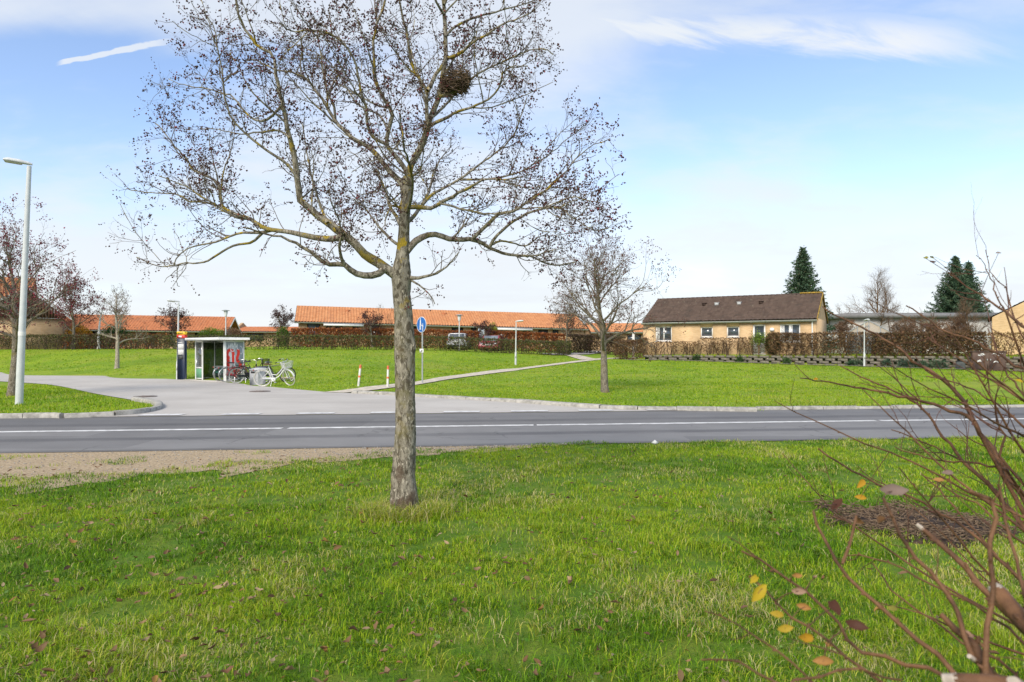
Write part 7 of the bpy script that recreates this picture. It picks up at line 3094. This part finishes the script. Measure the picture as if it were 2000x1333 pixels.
    B([(1990, 1345), (1940, 1330), (1900, 1322), (1862, 1328)], .75, .78, 44, 36)
    B([(2090, 1120), (2000, 1060), (1925, 1000), (1860, 960), (1805, 930)], 1.3, 1.7, 8, 3)
    B([(2100, 1250), (2010, 1150), (1940, 1080), (1880, 1010), (1835, 960), (1800, 925)], 1.4, 1.9, 10, 3)
    B([(2080, 1320), (1990, 1250), (1900, 1180), (1830, 1150), (1760, 1110), (1700, 1090), (1650, 1085)], 1.1, 1.5, 9, 3)
    B([(2060, 1400), (1960, 1300), (1890, 1260), (1800, 1200), (1740, 1150), (1705, 1100)], 1.05, 1.4, 9, 3)
    B([(2050, 1330), (2005, 1180), (1985, 1090), (1962, 1010), (1950, 950)], 1.0, 1.2, 11, 6)
    B([(2090, 900), (2020, 850), (1960, 800), (1900, 760), (1860, 745), (1810, 735)], 1.7, 2.3, 8, 2.5)
    B([(2090, 870), (2010, 790), (1975, 740), (1950, 700), (1930, 640)], 1.6, 2.1, 8, 2.5)
    # many thinner stems fanning out of the same stool
    for _ in range(15):
        y0 = rg.uniform(1.25, 2.3)
        p0 = W(rg.uniform(2010, 2120), rg.uniform(760, 1330), y0)
        d = np.array([-rg.uniform(.55, 1.0), rg.normal(.12, .22), rg.uniform(.15, .9)])
        c, cr = grow(rg, p0, d, rg.uniform(.35, .95), rg.uniform(.0025, .0050), .0011, 12, .07, .25)
        if (c[:, 0] / c[:, 1]).min() > .36:
            S.append((c, cr))
    # main stems down to the ground outside the frame
    foot = np.array([1.75, 1.75, 0])
    for P, r in list(S):
        if P[0][0] / P[0][1] > .56 or P[0][2] < .75:
            f = foot + rg.normal(0, .13, 3) * [1, 1, 0]
            mid = (P[0] + f) / 2 + np.array([.06, .03, .12])
            Q = smoothline(np.array([f, mid, P[0]]), .06)
            S.append((Q, np.linspace(max(r[0] * 1.5, .009), r[0], len(Q))))
    mb = MB()
    for P, r in S:
        mb.tube(P, r, 9, True)
    # buds set alternately along the stems
    for P, r in S:
        k = 1
        while k < len(P) - 1:
            t = unit(P[k + 1] - P[k - 1])
            s_ = side_dir(rg, t, 35, 60)
            b = max(.0022, min(.0045, r[k] * .8))
            c = P[k] + unit(s_ - t * (s_ @ t)) * r[k] * .9
            mb.tube([c - s_ * b * .6, c + s_ * b * .9, c + s_ * b * 2.4], [b * .7, b * .8, b * .12], 5, False)
            k += rg.integers(1, 3)
    out, tips = [], []
    for P, r in S:
        if P[-1][2] < .3 and P[0][2] < .3:
            continue
        L = np.linalg.norm(np.diff(P, axis=0), axis=1).sum()
        depth = P[:, 1].mean()
        per = 7 if depth > 1.5 else 3.5
        if r[0] > .014 and depth < 1.3:
            continue
        ramify(rg, out, tips, P, np.maximum(r, .0012), 0, [(per, .22 * depth / 2, .45, .14, .0013 * depth ** .5), (6, .10 * depth / 2, .2, .22, .0009 * depth ** .5)], .25)
    out = [q for q in out if q[0][:, 1].min() > .7 and (q[0][:, 0] / q[0][:, 1]).min() > .26]
    # pale cut ends of pruned stems
    for P, r, in S:
        if r[-1] > .0038 and P[-1][1] < 1.4:
            t = unit(P[-1] - P[-2])
            mb.tube([P[-1] - t * .003, P[-1] + t * .012], [r[-1] * 1.02, r[-1] * .8], 8, True, 1)
    o = part(mb, 'stems', [M_stem, M_cut], root)
    o.data.polygons.foreach_set('use_smooth', np.ones(len(o.data.polygons), bool))
    # the few leaves still hanging on, placed as photographed
    lf = []
    for px, py, Y, L, ca in ((1473, 1132, 1.13, .036, 0), (1480, 1160, 1.12, .060, 0), (1517, 1200, 1.08, .036, 1), (1533, 1228, 1.06, .040, 1), (1571, 1246, 1.04, .045, 2), (1608, 1292, 1.02, .045, 3),
                             (1560, 1155, 1.08, .035, 4), (1555, 1125, 1.1, .028, 3), (1630, 1186, 1.05, .055, 5), (1672, 1222, 1.02, .05, 5), (1572, 1186, 1.08, .035, 3), (1742, 960, 1.15, .07, 6), (1722, 1020, 1.1, .048, 7),
                             (1682, 945, 2.0, .06, 2), (1681, 972, 1.9, .05, 2), (1635, 985, 1.3, .05, 5), (1850, 925, 1.5, .04, 6), (1833, 938, 1.5, .035, 3), (1852, 940, 1.5, .03, 7), (1808, 505, 2.0, .035, 8), (1820, 502, 2.0, .022, 8), (1822, 514, 2.0, .028, 5), (1950, 495, 1.9, .022, 6),
                             (1678, 1018, 1.15, .035, 7), (1592, 741, 2.5, .03, 2), (1502, 1003, 1.4, .035, 5), (1510, 1017, 1.4, .03, 3), (1893, 1242, 1.0, .03, 4), (1590, 1130, 1.15, .02, 4), (1745, 1190, 1.3, .04, 8), (1900, 830, 1.8, .02, 5), (1989, 745, 1.5, .03, 0), (1620, 1262, 1.2, .025, 3)):
        lf.append((W(px, py, Y), L, ca))
    # leaf stalks reach to the closest stem
    allp = np.vstack([P_ for P_, _ in S])
    mb = MB()
    for q, Lf, _ in lf:
        dd = np.linalg.norm(allp - q, axis=1)
        e = allp[dd.argmin()]
        if dd.min() < .16:
            out.append((np.array([e, (e + q) / 2 + np.array([0, 0, .004]), q]), np.array([.0011, .0009, .0008]), 9))
    tubes('twig_sprays', [(p, r, 0) for p, r, _ in out], M_stem2, root, lambda r: 4)
    pal = np.array([(.46, .33, .02), (.44, .30, .03), (.48, .26, .02), (.40, .20, .06), (.36, .22, .15), (.09, .035, .02), (.24, .17, .14), (.17, .085, .03), (.30, .26, .05)])
    P = np.array([q[0] for q in lf])
    o = flat_leaves('leaves', P, np.array([q[1] for q in lf]) * .66, pal[[q[2] for q in lf]], root, 52, (-.3, -.8, .5))
    Mi = Matrix.Translation(-Vector(root.location))
    o.data.transform(Mi)


M_stem = mat('shrub_bark', (.065, .028, .013), .65, .5, 14, spec=.3, base2=(.20, .098, .045), detail=8, bump=.3, bscale=90)
M_stem2 = mat('shrub_twig', (.085, .032, .021), .6, .4, 9, base2=(.17, .075, .046))
M_cut = mat('cut_wood', (.40, .34, .28), .9, .3, 60)
shrub()
print('objects', len(bpy.data.objects))
